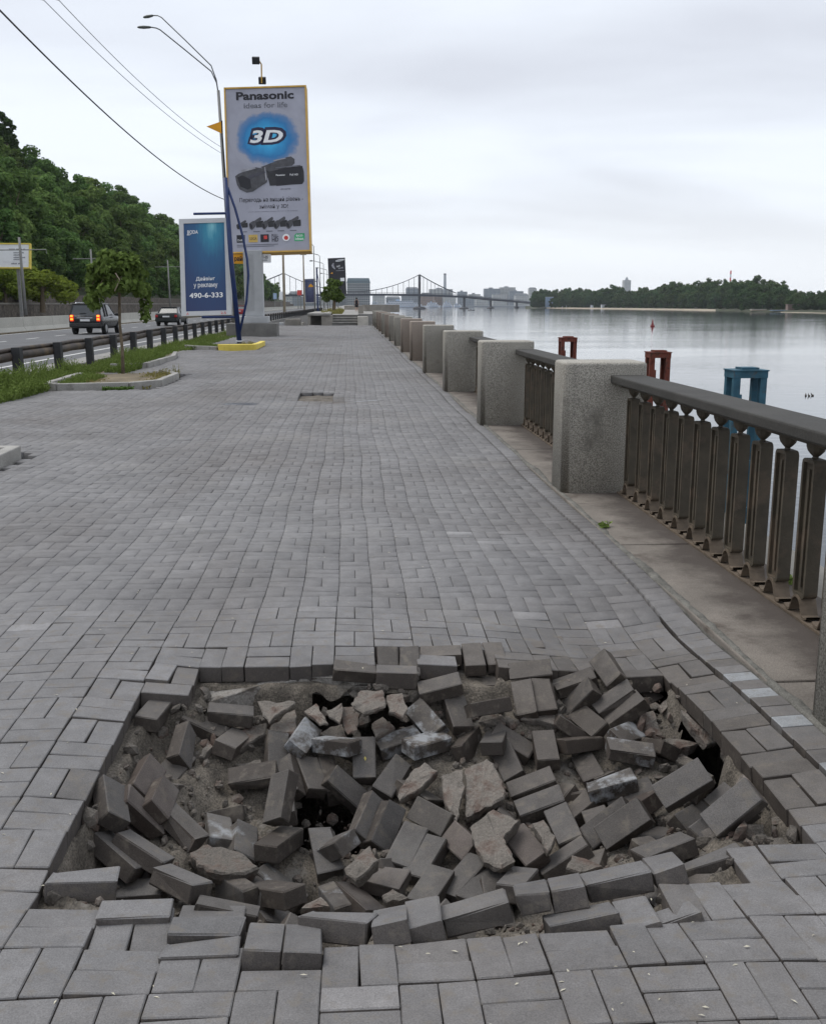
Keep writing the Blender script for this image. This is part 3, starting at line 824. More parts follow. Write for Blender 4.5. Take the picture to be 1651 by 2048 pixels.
# cells already taken by displaced pavers
rects = []
for c, e, fl, wh, rd, lab in BR:
    if c.z > -0.13:
        m3 = e.to_matrix()
        rects.append((np.array((c.x, c.y)), np.array(m3.col[0][:2]), np.array(m3.col[1][:2])))
def taken(cx_, cy_, hx, hy):
    hits = 0
    tot = 0
    for a in (-0.8, -0.4, 0, 0.4, 0.8):
        for b in (-0.7, 0, 0.7):
            tot += 1
            pt = np.array((cx_ + a * hx, cy_ + b * hy))
            for c, ex, ey in rects:
                d = pt - c
                if abs(d @ ex) < 0.097 * (ex @ ex) and abs(d @ ey) < 0.047 * (ey @ ey):
                    hits += 1
                    break
    return hits / tot
PLANTERS = [(-6.2, -3.76, 19.6, 24.15), (-6.2, -3.52, 6.2, 11.15), (-6.3, -3.35, 36.6, 41.0)]
NOTCH = hit(196, 1533)
hole = [hit(593, 798), hit(661, 798), hit(661, 784), hit(593, 784)]
hx0, hx1, hy0, hy1 = hole[0].x, hole[1].x, hole[0].y, hole[2].y
prs = []
def colx(i):          # column boundaries: slightly tighter on the river side, as laid
    if i <= 0: return ORG.x + 0.2072 * i
    if i <= 8: return ORG.x + 0.1916 * i
    return ORG.x + 0.1916 * 8 + 0.2055 * (i - 8)
i0 = int((-5.85 - ORG.x) / 0.2072) - 1
j0, j1 = int((0.7 - ORG.y) / S), int((79.0 - ORG.y) / S)
for j in range(j0, j1):
    for i in range(i0, 9):
        wx = colx(i + 1) - colx(i)
        ccx, ccy = colx(i) + wx / 2, ORG.y + (j + 0.5) * S
        H_ = (i + j) % 2 != 0
        for s_ in (-1, 1):
            bx, by = (ccx, ccy + s_ * S / 4) if H_ else (ccx + s_ * wx / 4, ccy)
            hx, hy = (0.1, 0.05) if H_ else (0.05, 0.1)
            if any(a - 0.04 < bx < b + 0.03 and c - 0.04 < by < d + 0.03 for a, b, c, d in PLANTERS): continue
            if hx0 < bx < hx1 and hy0 < by < hy1: continue
            if (abs(bx - NOTCH.x) < hx and abs(by - NOTCH.y) < hy): continue
            if -1.2 < bx < 1.75 and 2.0 < by < 4.8:
                if in_pit(bx, by): continue
                if taken(bx, by, hx, hy) > 0.42: continue
            wv_ = min(1.0, max(0.0, (by - 4.6) / 1.5))
            prs.append((bx + wv_ * (0.012 * math.sin(by * 1.3 + 0.4 * bx) + 0.006 * math.sin(by * 3.7)) * (0.5 + 0.5 * math.tanh(3 * (1.3 - bx))), by + wv_ * (0.02 * math.sin(bx * 1.9 + by * 0.35) + 0.008 * math.sin(bx * 5.3 + 1)), H_, wx / 0.2055))
# a border course beside the ledge
yb = 0.8
while yb < 79:
    prs.append((1.733 + 0.002 * math.sin(yb), yb, 'B', 1.3))
    yb += 0.104
P_ = np.array([(q[0], q[1]) for q in prs])
PZ = surf(P_[:, 0], P_[:, 1])
e_ = 0.04
GXs = (surf(P_[:, 0] + e_, P_[:, 1]) - surf(P_[:, 0] - e_, P_[:, 1])) / (2 * e_)
GYs = (surf(P_[:, 0], P_[:, 1] + e_) - surf(P_[:, 0], P_[:, 1] - e_)) / (2 * e_)
DP = pit_dist(P_[:, 0], P_[:, 1])
tones = []
for k, (bx, by, H_, fx) in enumerate(prs):
    rr = rng.normal()
    g = Vector(GREY) * (1 + 0.05 * rr)
    damp = 0.0
    if bx > 0.75 and 2.9 < by < 5.4:
        damp = math.exp(-(DP[k] / 0.42) ** 2) * 0.95
    damp = max(damp, math.exp(-(DP[k] / 0.075) ** 2) * (0.8 if by > 3.4 else 0.35))
    if by > 8 and rng.random() < 0.01: g = g * 0.75
    damp = max(damp, 0.8 * math.exp(-((bx - DRAIN.x) / 1.3) ** 2 - ((by - DRAIN.y + 0.1) / 0.8) ** 2) * max(0, 0.5 + 1.6 * mn.noise(Vector((bx * 1.1, by * 0.9, 2)))))
    damp = min(1, max(0, damp + rng.normal() * 0.16 * (damp > 0.1)))
    g = g.lerp(Vector(BROWN) * (1 + 0.1 * rr), damp)
    if H_ == 'B' and rng.random() < (0.16 if by < 5.2 else 0.01): g = Vector((0.25, 0.26, 0.27))
    elif by < 9 and rng.random() < 0.006: g = g * 1.25
    tones.append(g)
# the ones that show largest are objects of their own
score = []
for k, (bx, by, H_, fx) in enumerate(prs):
    rel = Vector((bx, by, 0)) - _c
    zc = rel.dot(_f)
    if zc < 0.3: continue
    px = 825.5 + FPX * rel.dot(_r) / zc; py = 1024 - FPX * rel.dot(_u) / zc
    if -60 < px < 1711 and -10 < py < 2110: score.append((zc, k))
score.sort()
NG = sum(1 for b in BR if b[2] == 'g')
single = set(k for _, k in score[:298 - NG])
qx = rng.normal(size=(len(prs), 4))
for k in single:
    bx, by, H_, fx = prs[k]
    o = D.objects.new('paver', FLAT_ME[k % 6])
    link(o, pavement)
    near = 1.0 + (6.5 if by < 2.9 else 4.0) * math.exp(-(DP[k] / 0.17) ** 2)
    o.location = (bx, by - 3, PZ[k] - 0.04 + 0.0009 * qx[k, 0] * near)
    yaw = (0.0 if H_ is True else math.pi / 2) + 0.005 * qx[k, 3] * near
    slip = 0.1 * abs(qx[k, 1]) * math.exp(-(DP[k] / 0.07) ** 2) * (bx < -0.75)
    o.location.z -= 0.07 * slip
    nrm = Vector((slip - GXs[k] + 0.005 * qx[k, 1] * near, -GYs[k] + 0.005 * qx[k, 2] * near, 1)).normalized()
    o.rotation_mode = 'QUATERNION'
    o.rotation_quaternion = Vector((0, 0, 1)).rotation_difference(nrm) @ Euler((0, 0, yaw)).to_quaternion()
    o.scale = (fx, 1, 1) if H_ is True else ((0.508, 1.3, 1) if H_ == 'B' else (1, fx, 1))
    t_ = tones[k]
    o.color = (t_.x, t_.y, t_.z, 0.0)
# the rest: one mesh
V_ = []; F_ = []; C_ = []
base_faces = [(0, 1, 2, 3)] + [(4 + a, 4 + (a + 1) % 4, (a + 1) % 4, a) for a in range(4)] + [(8 + a, 8 + (a + 1) % 4, 4 + (a + 1) % 4, 4 + a) for a in range(4)]
bf = np.array([list(f) for f in base_faces])
rest = [k for k in range(len(prs)) if k not in single]
allv = np.zeros((len(rest), 12, 3)); allc = np.zeros((len(rest), 3))
for n_, k in enumerate(rest):
    bx, by, H_, fx = prs[k]
    lx, ly = (0.1015, 0.0502) if H_ is True else (0.0502, 0.1015)
    lx *= fx
    if H_ == 'B': ly = 0.0512
    c_ = 0.0035
    co = np.array([(-1, -1), (1, -1), (1, 1), (-1, 1)], float)
    yw = 0.006 * qx[k, 3]
    rot = np.array([(math.cos(yw), -math.sin(yw)), (math.sin(yw), math.cos(yw))])
    a = (co * (lx - c_, ly - c_)) @ rot.T; b = (co * (lx, ly)) @ rot.T
    xy = np.vstack([a, b, b])
    sx, sy = GXs[k] + 0.005 * qx[k, 1], GYs[k] + 0.005 * qx[k, 2]
    zt = PZ[k] + 0.0012 * qx[k, 0]
    zl = np.concatenate([np.zeros(4), np.full(4, -c_), np.full(4, -0.075)])
    allv[n_, :, 0] = bx + xy[:, 0]; allv[n_, :, 1] = by - 3 + xy[:, 1]
    allv[n_, :, 2] = zt + zl + sx * xy[:, 0] + sy * xy[:, 1]
    allc[n_] = tones[k][:]
nb = len(rest)
me = D.meshes.new('paver_field')
me.vertices.add(nb * 12)
me.vertices.foreach_set('co', allv.reshape(-1))
me.loops.add(nb * 36)
me.loops.foreach_set('vertex_index', (bf.reshape(-1)[None, :] + 12 * np.arange(nb)[:, None]).reshape(-1).astype(np.int32))
me.polygons.add(nb * 9)
me.polygons.foreach_set('loop_start', np.arange(nb * 9, dtype=np.int32) * 4)
me.polygons.foreach_set('loop_total', np.full(nb * 9, 4, dtype=np.int32))
me.update(calc_edges=True)
ca = me.color_attributes.new('tone', 'FLOAT_COLOR', 'POINT')
ca.data.foreach_set('color', np.hstack([np.repeat(allc, 12, axis=0), np.ones((nb * 12, 1))]).reshape(-1))
me.materials.append(M['paver_field'])
pfo = link(D.objects.new('paver_field', me), pavement)
tag(pfo, kind='stuff')

# sand swept into the joints
jx = np.arange(-5.8, 1.8, 0.19); jy = np.arange(5.0, 79, 0.37)
JX, JY = np.meshgrid(jx, jy)
JZ = surf(JX, JY) - 0.011
jv = np.stack([JX.ravel(), JY.ravel() - 3, JZ.ravel()], 1)
jn = len(jx)
jf = []
for b in range(len(jy) - 1):
    for a in range(jn - 1):
        xa, ya0 = jx[a], jy[b]
        if xa + 0.19 > hx0 and xa < hx1 and ya0 + 0.37 > hy0 and ya0 < hy1: continue
        if any(p - 0.1 < xa < q + 0.05 and r_ - 0.3 < ya0 < s_ + 0.05 for p, q, r_, s_ in PLANTERS): continue
        jf.append((b * jn + a, b * jn + a + 1, (b + 1) * jn + a + 1, (b + 1) * jn + a))
tag(meshobj('joint_sand', jv, jf, M['joint'], pavement, True), kind='stuff')

# displaced pavers: the ones of the rim are parts of the pavement, the fallen ones are things
for k, (c, e, fl, wh, rd, lab) in enumerate(BR):
    o = D.objects.new('paver' if fl == 'g' else 'loose_paver', LOOSE_ME[k % 8])
    rr = random.Random(k * 13 + 5)
    v = 1 + rr.uniform(-0.14, 0.14)
    if fl == 'g':
        link(o, pavement)
        o.location = (c.x, c.y - 3, c.z)
        back = c.y > 4
        t_ = Vector(BROWN) * 1.1 if back else Vector(GREY) * 0.95
    else:
        link(o)
        o.location = c
        f_ = min(1, max(0, (4.3 - c.y) / 1.9))
        t_ = Vector(BROWN) * 1.02
        t_ = t_.lerp(Vector(GREY) * 0.82, 0.55 * f_ + rr.uniform(-0.2, 0.25))
        if rd: t_ = Vector((0.125, 0.106, 0.096))
        tag(o, lab, 'paver', 'loose pavers fallen into the pit')
    o.rotation_euler = e
    t_ = t_ * v * (0.86 if fl == 'l' else 0.95)
    o.color = (t_.x, t_.y, t_.z, wh + rr.uniform(0, 0.3) * (wh == 0))

# pavers half buried in the sand between the traced ones
rr = random.Random(41); hb_n = 0; tries = 0
while hb_n < 36 and tries < 9000:
    tries += 1
    x, y = rr.uniform(-0.8, 1.38), rr.uniform(2.6, 4.2)
    if not in_pit(x, y) or float(pit_dist(x, y)) < 0.1: continue
    if min((x - a) ** 2 + (y - b) ** 2 for a, b, _ in LB) < 0.0062: continue
    if any((x - c.x) ** 2 + (y - c.y) ** 2 < (r_ * 0.95) ** 2 for c, r_, _ in CAV) or in_hole(x, y): continue
    o = link(D.objects.new('loose_paver', LOOSE_ME[tries % 8]))
    o.location = (x, y, floor_z(x, y) + rr.uniform(-0.01, 0.03))
    o.rotation_euler = (rr.uniform(-0.6, 0.6), rr.uniform(-0.6, 0.6), rr.uniform(0, 3.14))
    t_ = Vector(BROWN) * rr.uniform(0.8, 1.1); o.color = (t_.x, t_.y, t_.z, rr.uniform(0, 0.3))
    tag(o, 'paver half buried in sand and rubble, wedged in the gaps between other fallen pavers', 'paver', 'half buried pavers')
    LB.append((x, y, o.location.z)); hb_n += 1

# ---- broken concrete: flat chunks among the pavers
s3 = 550 / 1651
OR = dict(A=(60, 1320), B=(60, 1620), C=(560, 1260), D=(560, 1560), E=(1060, 1250), F=(1060, 1560))
CH = """
A|0.045|0.25|pale triangular concrete chunk in front of the dark back left undercut|1365,240 1480,250 1585,240 1590,262 1510,310 1435,372 1395,330
A|0.04|0.2|greyish concrete chunk right below the pale triangular one|1440,395 1590,288 1602,330 1590,440 1550,440 1440,425
A|0.05|0.2|flat sandy concrete slab left of the end-on paver|1145,505 1300,400 1420,375 1405,450 1250,532
C|0.04|0.5|bright whitish stone leaning on a brown chunk|270,485 370,435 380,470 358,560 295,525
C|0.04|0.5|brown concrete chunk beside the bright whitish stone|350,465 478,445 485,480 465,610 405,622 375,560
C|0.05|0.2|broad brown concrete slab behind the whitish stone|425,440 480,360 618,360 632,455 500,500
C|0.05|0.35|rounded dark concrete chunk left of the middle diagonal paver|640,385 735,378 768,480 740,520 650,492
C|0.02|0.3|light stone flake lying on the lime stained leaning paver|222,622 300,580 372,560 412,655 330,645
C|0.03|0.2|flat brown concrete piece behind the lime white paver|550,560 615,515 690,580 570,645
C|0.05|0.35|long pale concrete chunk right of the smooth light grey paver|718,1022 710,975 780,850 868,790 950,845 860,935
C|0.05|0.3|narrow concrete chunk left of the biggest one|965,870 1095,835 1105,960 1062,1160 985,1010
C|0.06|0.3|biggest reddish brown concrete chunk near the centre of the pit|1110,830 1240,768 1280,792 1352,955 1345,1005 1118,1118
D|0.05|0.1|large flat brown concrete slab under the lone diagonal paver|1140,275 1280,168 1440,240 1340,340 1410,480 1330,525 1220,480 1150,335
D|0.04|0.2|concrete sliver left of the lengthwise paver in the right part|1512,255 1580,232 1655,340 1605,432
D|0.05|0.2|flat concrete piece between the black cavity and the flat brown paver|385,530 540,390 592,482 450,602
B|0.06|0.1|large flat pale concrete slab at the left of the black cavity|960,245 1060,205 1250,240 1378,342 1290,382 1100,372 1000,330
A|0.03|0.1|cracked flat concrete piece above the edge-on paver by the cavity|1220,622 1388,600 1402,682 1280,655
A|0.05|0.4|small light stone beside the paver standing on its corner|1012,582 1068,485 1100,515 1045,580
C|0.04|0.4|jagged brown stone left of the bright whitish stone|140,482 215,440 290,560 240,565
E|0.05|0.3|arched dark concrete fragment below the two joined lengthwise pavers|-60,560 40,522 190,535 195,602 80,580
E|0.05|0.2|flat rounded stone under the right wall of the pit|800,692 860,672 1012,712 900,738
E|0.05|0.2|dark wedge shaped stone just below the flat rounded one|798,755 900,760 985,812 930,842 812,785
E|0.06|0.4|layered broken concrete leaning at the right wall|650,535 738,508 792,690 700,655
E|0.05|0.4|grey stone in the notch of the right wall|768,485 820,440 852,480 792,522
F|0.05|0.2|dark triangular concrete shard in front of the square looking paver|215,530 250,445 440,518 300,560
D|0.04|0.3|pale crumbly stone under the flat brown paver|610,690 675,655 772,712 640,735
C|0.04|0.4|curved grey fragment above the short looking paver|1190,550 1230,498 1340,520 1345,572
D|0.04|0.3|concrete shard behind the front rim below the white streaked paver|120,772 245,690 300,762
E|0.05|0.3|pale rounded rock below the right rim|1228,960 1275,888 1345,955 1330,1010 1260,1005
"""
def chunk(poly, zc, tilt, thick, name, m, parent=None, seed=0, flat=False):
    rr = random.Random(seed)
    cx_ = sum(p[0] for p in poly) / len(poly); cy_ = sum(p[1] for p in poly) / len(poly)
    c0 = hit(cx_, cy_, zc)
    nrm = Vector((rr.uniform(-0.1, 0.1), -tilt, 1)).normalized()
    def on(px, py):
        d = ray(px, py)
        return _c + d * ((c0 - _c).dot(nrm) / d.dot(nrm))
    ring = []
    n = len(poly)
    for i in range(n):
        a = on(*poly[i]); b = on(*poly[(i + 1) % n])
        k = max(2, int((b - a).length / 0.022))
        for q in range(k):
            p = a.lerp(b, q / k)
            j = 0.0 if q == 0 else 0.006
            ring.append(p + Vector((rr.uniform(-j, j), rr.uniform(-j, j), rr.uniform(-0.004, 0.002))))
    cen = sum(ring, Vector()) / len(ring)
    v = []
    n = len(ring)
    for r_, dz in ((0.0, 0.002), (0.45, 0.0), (0.93, 0.0)):
        if r_ == 0.0:
            v.append(cen + nrm * dz); continue
        for p in ring:
            v.append(cen.lerp(p, r_) + nrm * (mn.noise(p.lerp(cen, 1 - r_) * 22) * 0.007))
    for p in ring: v.append(p - nrm * 0.006)
    for p in ring: v.append(cen.lerp(p, 0.97 + rr.uniform(-0.06, 0.03)) - nrm * thick * 0.55)
    for p in ring: v.append(cen.lerp(p, 0.85 + rr.uniform(-0.08, 0.05)) - nrm * thick)
    f = [(0, 1 + i, 1 + (i + 1) % n) for i in range(n)]
    for L_ in range(4):
        b = 1 + L_ * n
        f += [(b + i, b + n + i, b + n + (i + 1) % n, b + (i + 1) % n) for i in range(n)]
    f.append(tuple(1 + 4 * n + i for i in range(n))[::-1])
    org = cen.copy()
    o = meshobj(name, [p - org for p in v], f, m, parent)
    o.location = org if parent is None else org - Vector((0, 3, 0))
    return o
for k, ln in enumerate(CH.strip().splitlines()):
    cr, th, ti, lab, pts = ln.split('|')
    oc = OR[cr]
    poly = [(oc[0] + float(a.split(',')[0]) * s3, oc[1] + float(a.split(',')[1]) * s3) for a in pts.split()]
    mx_ = sum(p[0] for p in poly) / len(poly); my_ = sum(p[1] for p in poly) / len(poly)
    z = -0.2
    for _ in range(6):
        q = hit(mx_, my_, z)
        z = 0.5 * z + 0.5 * (max(floor_z(q.x, q.y), -0.34) + (0.1 if 'flake' in lab else 0.05))
    while hit(mx_, my_, z).y > 4.16 or hit(mx_, my_, z).x > 1.4: z += 0.005
    o = chunk(poly, z, float(ti), float(th) * (0.55 if my_ < 1440 else 1), 'concrete_chunk', M['old_concrete'], None, k)
    tag(o, lab, 'concrete chunk', 'broken concrete chunks in the pit')
# lip of the older concrete layer at the back left, and crusts on the right wall
lip = [(385, 1345), (480, 1340), (580, 1322), (700, 1322), (830, 1330), (838, 1345), (780, 1351), (700, 1357), (625, 1354), (560, 1363), (505, 1376), (455, 1393), (415, 1406), (350, 1414), (342, 1402), (392, 1388)]
chunk(lip, -0.098, 0.0, 0.085, 'concrete_lip', M['lip_concrete'], pavement, 91)
for k, pl in enumerate(([(905, 505), (950, 540), (1010, 600), (1090, 650), (1135, 700), (1060, 722), (1000, 642), (945, 575)], [(1150, 690), (1200, 720), (1240, 800), (1200, 822), (1148, 745)], [(1290, 880), (1370, 920), (1440, 1000), (1500, 1060), (1400, 1080), (1340, 990)])):
    poly = [(1060 + a * s3, 1250 + b * s3) for a, b in pl]
    chunk(poly, -0.125, 0.55, 0.05, 'mortar_crust', M['old_concrete'], pavement, 95 + k)

# loose crumbs
ico = bmesh.new(); bmesh.ops.create_icosphere(ico, subdivisions=1, radius=1)
ico.verts.index_update()
iv = [v.co.copy() for v in ico.verts]; if_ = [tuple(v.index for v in f.verts) for f in ico.faces]
ico.free()
mb = MB(); rr = random.Random(3); cnt = 0
while cnt < 2600:
    x, y = rr.uniform(-0.9, 1.42), rr.uniform(2.45, 4.35)
    if not in_pit(x, y): continue
    cnt += 1
    ix = int((x - X0) / (X1 - X0) * (nx_ - 1)); iy = int((y - Y0) / (Y1 - Y0) * (ny_ - 1))
    z = float(ZZ[iy, ix])
    r_ = 0.004 + 0.022 * rr.random() ** 3.5
    rot = Euler((rr.random() * 6, rr.random() * 6, rr.random() * 6)).to_matrix()
    sc = Vector((rr.uniform(.7, 1.3), rr.uniform(.7, 1.3), rr.uniform(.4, .9))) * r_
    mb.add([rot @ Vector((p.x * sc.x, p.y * sc.y, p.z * sc.z)) + Vector((x, y, z + r_ * 0.3)) for p in iv], if_)
cnt = 0
while cnt < 420:
    x, y = rr.uniform(-0.9, 1.45), rr.uniform(2.45, 4.35)
    if not in_pit(x, y) or float(pit_dist(x, y)) > (0.3 if x > 0.9 or y > 4 else 0.14): continue
    cnt += 1
    ix = int((x - X0) / (X1 - X0) * (nx_ - 1)); iy = int((y - Y0) / (Y1 - Y0) * (ny_ - 1))
    z = float(ZZ[iy, ix]); r_ = rr.uniform(0.01, 0.042)
    rot = Euler((rr.random() * 6, rr.random() * 6, rr.random() * 6)).to_matrix()
    sc = Vector((rr.uniform(.7, 1.5), rr.uniform(.7, 1.3), rr.uniform(.3, .7))) * r_
    jit = [rr.uniform(0.75, 1.2) for _ in iv]
    mb.add([rot @ Vector((p.x * sc.x, p.y * sc.y, p.z * sc.z)) * q + Vector((x, y, z + r_ * 0.25)) for p, q in zip(iv, jit)], if_)
tag(mb.build('rubble', M['old_concrete']), kind='stuff')
# petals and dry leaflets strewn over the paving
mb = MB(); rr = random.Random(9)
for _ in range(240):
    x, y = rr.uniform(-1.3, 1.7), 1.9 + 5.5 * rr.random() ** 1.6
    if in_pit(x, y): continue
    z = float(surf(x, y)) + 0.003
    a = rr.random() * 6.28; l = rr.uniform(0.004, 0.011); w_ = l * 0.3
    dx, dy = math.cos(a), math.sin(a)
    mb.add([(x + dx * l, y + dy * l, z), (x - dy * w_, y + dx * w_, z + 0.002), (x - dx * l, y - dy * l, z), (x + dy * w_, y - dx * w_, z + 0.001)], [(0, 1, 2, 3)])
tag(mb.build('fallen_petals', M['pale_petal']), kind='stuff')

for c, e, fl, wh, rd, lab in BR:
    if 'yellow leaf' in lab:
        m3 = e.to_matrix()
        lf = meshobj('fallen_leaf', [(-0.011, 0, 0), (0, -0.006, 0.002), (0.012, 0.001, 0.001), (0.001, 0.006, 0.003)], [(0, 1, 2, 3)], M['leaf_litter'])
        lf.location = c + m3 @ Vector((0.01, 0.005, 0.034)); lf.rotation_euler = e
        tag(lf, 'tiny yellow leaf lying on an end-on paver in the pit', 'leaf')

# ---- small square hole further up the pavement, with puddles
mb = MB()
hxc0, hxc1 = hx0 - 0.05, hx1 + 0.05
n = 24
hv = []; hf = []
for b in range(n + 1):
    for a in range(n + 1):
        x = hxc0 + (hxc1 - hxc0) * a / n; y = hy0 - 0.05 + (hy1 - hy0 + 0.1) * b / n
        hv.append((x, y, -0.07 + 0.012 * mn.fractal(Vector((x * 9, y * 9, 1)), 1, 2, 4)))
hf = [(b * (n + 1) + a, b * (n + 1) + a + 1, (b + 1) * (n + 1) + a + 1, (b + 1) * (n + 1) + a) for b in range(n) for a in range(n)]
ho = meshobj('sand_bed', hv, hf, M['sand'], pavement, True)
for v in ho.data.vertices: v.co.y -= 3
def blob(name, c, rx, ry, z, m, parent=None, seed=0, n=28):
    rr = random.Random(seed)
    ph = [rr.uniform(0, 6.28) for _ in range(4)]
    pts = []
    for k in range(n):
        a = 2 * math.pi * k / n
        r_ = 1 + 0.22 * math.sin(2 * a + ph[0]) + 0.13 * math.sin(3 * a + ph[1]) + 0.08 * math.sin(5 * a + ph[2])
        pts.append((c[0] + rx * r_ * math.cos(a), c[1] + ry * r_ * math.sin(a)))
    return pts
for k, (px, py, rx, ry) in enumerate(((480, 808, 0.36, 0.16), (730, 799, 0.24, 0.09))):
    c = hit(px, py)
    pts = blob('puddle', c, rx, ry, 0, None, None, k)
    vs = [(c.x, c.y, float(surf(c.x, c.y)) + 0.006)]
    for q in (0.35, 0.7, 1.0):
        vs += [(c.x + (a - c.x) * q, c.y + (b - c.y) * q, float(surf(c.x + (a - c.x) * q, c.y + (b - c.y) * q)) + (0.006 if q < 1 else 0.001)) for a, b in pts]
    n = len(pts)
    fs = [(0, 1 + i, 1 + (i + 1) % n) for i in range(n)] + [(1 + L_ * n + i, 1 + (L_ + 1) * n + i, 1 + (L_ + 1) * n + (i + 1) % n, 1 + L_ * n + (i + 1) % n) for L_ in range(2) for i in range(n)]
    o = meshobj('puddle', vs, fs, M['puddle'], None, True)
    tag(o, kind='structure')

# ================================================================== LEDGE, PILLARS AND RAILING
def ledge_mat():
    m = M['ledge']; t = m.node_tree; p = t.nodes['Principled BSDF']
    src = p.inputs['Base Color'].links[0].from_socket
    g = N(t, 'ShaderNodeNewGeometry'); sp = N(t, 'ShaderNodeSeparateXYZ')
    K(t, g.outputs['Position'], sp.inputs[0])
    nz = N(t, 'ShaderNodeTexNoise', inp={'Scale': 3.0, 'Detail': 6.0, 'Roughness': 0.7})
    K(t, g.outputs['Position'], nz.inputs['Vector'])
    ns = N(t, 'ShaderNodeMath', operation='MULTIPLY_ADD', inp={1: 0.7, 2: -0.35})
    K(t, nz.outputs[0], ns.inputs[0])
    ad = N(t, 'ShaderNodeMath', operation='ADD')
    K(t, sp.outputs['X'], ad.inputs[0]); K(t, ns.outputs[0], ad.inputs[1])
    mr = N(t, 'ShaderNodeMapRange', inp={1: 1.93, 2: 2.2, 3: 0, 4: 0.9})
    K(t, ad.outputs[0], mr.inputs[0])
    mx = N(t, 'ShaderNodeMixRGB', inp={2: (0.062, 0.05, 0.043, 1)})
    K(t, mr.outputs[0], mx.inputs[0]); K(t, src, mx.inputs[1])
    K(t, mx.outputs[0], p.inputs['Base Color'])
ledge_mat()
PY = [3.17, 8.45, 13.45] + [18.7 + 5.3 * k for k in range(12)]
ledge = empty('quay_ledge', (2.2, 0, 0)); tag(ledge, kind='structure')
yj = [-1.0, 1.5, 4.02, 6.55]
while yj[-1] < 82: yj.append(yj[-1] + 2.31)
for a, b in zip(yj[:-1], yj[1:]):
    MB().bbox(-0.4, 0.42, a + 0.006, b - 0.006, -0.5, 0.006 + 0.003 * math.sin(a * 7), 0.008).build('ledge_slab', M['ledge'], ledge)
# ragged mortar between the paving and the ledge
ys = np.arange(0.6, 80, 0.05); v = []; f = []
for k, y in enumerate(ys):
    wv = 0.025 + 0.035 * max(0, mn.fractal(Vector((y * 1.3, 2, 0)), 1, 2, 4) + 0.35) + 0.012 * mn.noise(Vector((y * 17, 0, 0)))
    zz_ = 0.012 + 0.004 * mn.noise(Vector((y * 9, 4, 0)))
    sg = min(0.0, float(surf(1.79, y)))
    v += [(1.796, y, -0.09), (1.799, y, 0.001 + sg), (1.81, y, zz_), (1.805 + wv, y, zz_ * 0.9), (1.812 + wv, y, 0.0)]
for k in range(len(ys) - 1):
    b = k * 5
    f += [(b + q, b + q + 1, b + q + 6, b + q + 5) for q in range(4)]
tag(meshobj('mortar_strip', v, f, M['mortar'], None, True), kind='structure')
# ragged lower course under the mortar where the paving sags
quay = MB().box(2.60, 3.1, -30, 130, -9, -0.08).build('quay_wall', M['quay']); tag(quay, kind='structure')

def lab_pillar(k):
    if k == 0: return 'nearest speckled granite pillar, cut off by the right edge of the picture'
    if k == 1: return 'speckled granite pillar standing whole at the far end of the nearest long handrail'
    if k < 6: return ['second', 'third', 'fourth', 'fifth'][k - 2] + ' granite railing pillar counting back along the promenade edge'
    return 'far granite railing pillar in the receding row before the white block'
bm = bmesh.new()
bmesh.ops.create_cube(bm, size=1)
for q in bm.verts: q.co = Vector((q.co.x * 0.72, q.co.y * 0.52, q.co.z * 1.13 + 0.565))
ve = [e for e in bm.edges if abs(e.verts[0].co.z - e.verts[1].co.z) > 0.5]
bmesh.ops.bevel(bm, geom=ve, offset=0.075, segments=4, profile=0.5, affect='EDGES')
te = [e for e in bm.edges if e.verts[0].co.z > 1.12 and e.verts[1].co.z > 1.12]
bmesh.ops.bevel(bm, geom=te, offset=0.025, segments=3, profile=0.5, affect='EDGES')
pme = D.meshes.new('granite_pillar'); bm.to_mesh(pme); bm.free()
pme.polygons.foreach_set('use_smooth', [True] * len(pme.polygons))
pme.materials.append(M['granite'])
pme2 = pme.copy(); pme2.materials.clear(); pme2.materials.append(M['granite_pink'])
for k, y in enumerate(PY):
    o = D.objects.new('granite_pillar', pme2 if k in (5, 6, 9, 11, 12) else pme)
    link(o); o.location = (1.822 + 0.36 - 0.06 * (k >= 2), y + 0.26, 0.004)
    o.rotation_euler = (0, 0, 0.01 * math.sin(k * 5.3))
    tag(o, lab_pillar(k), 'pillar', 'granite pillars of the quay railing')
    md = o.modifiers.new('edges', 'WEIGHTED_NORMAL')

def rounded(w_, h, r_, n=4):
    pts = []
    for cx_, cy_, a0 in ((w_ / 2 - r_, h / 2 - r_, 0), (-w_ / 2 + r_, h / 2 - r_, 90), (-w_ / 2 + r_, -h / 2 + r_, 180), (w_ / 2 - r_, -h / 2 + r_, 270)):
        for q in range(n + 1):
            a = R(a0 + 90 * q / n)
            pts.append((cx_ + r_ * math.cos(a), cy_ + r_ * math.sin(a)))
    return pts
def ring_panel(mb, w_, h, r_, rim, depth, thick, face, sgn):
    """rounded panel with a raised rim, recessed field, on the side facing sgn along the axis 'face'"""
    outer = rounded(w_, h, r_); inner = rounded(w_ - 2 * rim, h - 2 * rim, max(r_ - rim, 0.006))
    n = len(outer)
    def P(a, b, c):
        return Vector((c, a, b)) if face == 'X' else Vector((a, c, b))
    v = [P(a, b, sgn * thick) for a, b in outer] + [P(a, b, sgn * thick) for a, b in inner] + [P(a, b, sgn * (thick - depth)) for a, b in inner]
    f = []
    for i in range(n):
        j = (i + 1) % n
        q1 = (i, j, n + j, n + i); q2 = (n + i, n + j, 2 * n + j, 2 * n + i)
        f += [q1, q2]
    f.append(tuple(2 * n + i for i in range(n)))
    mb.add(v, f)
    return outer
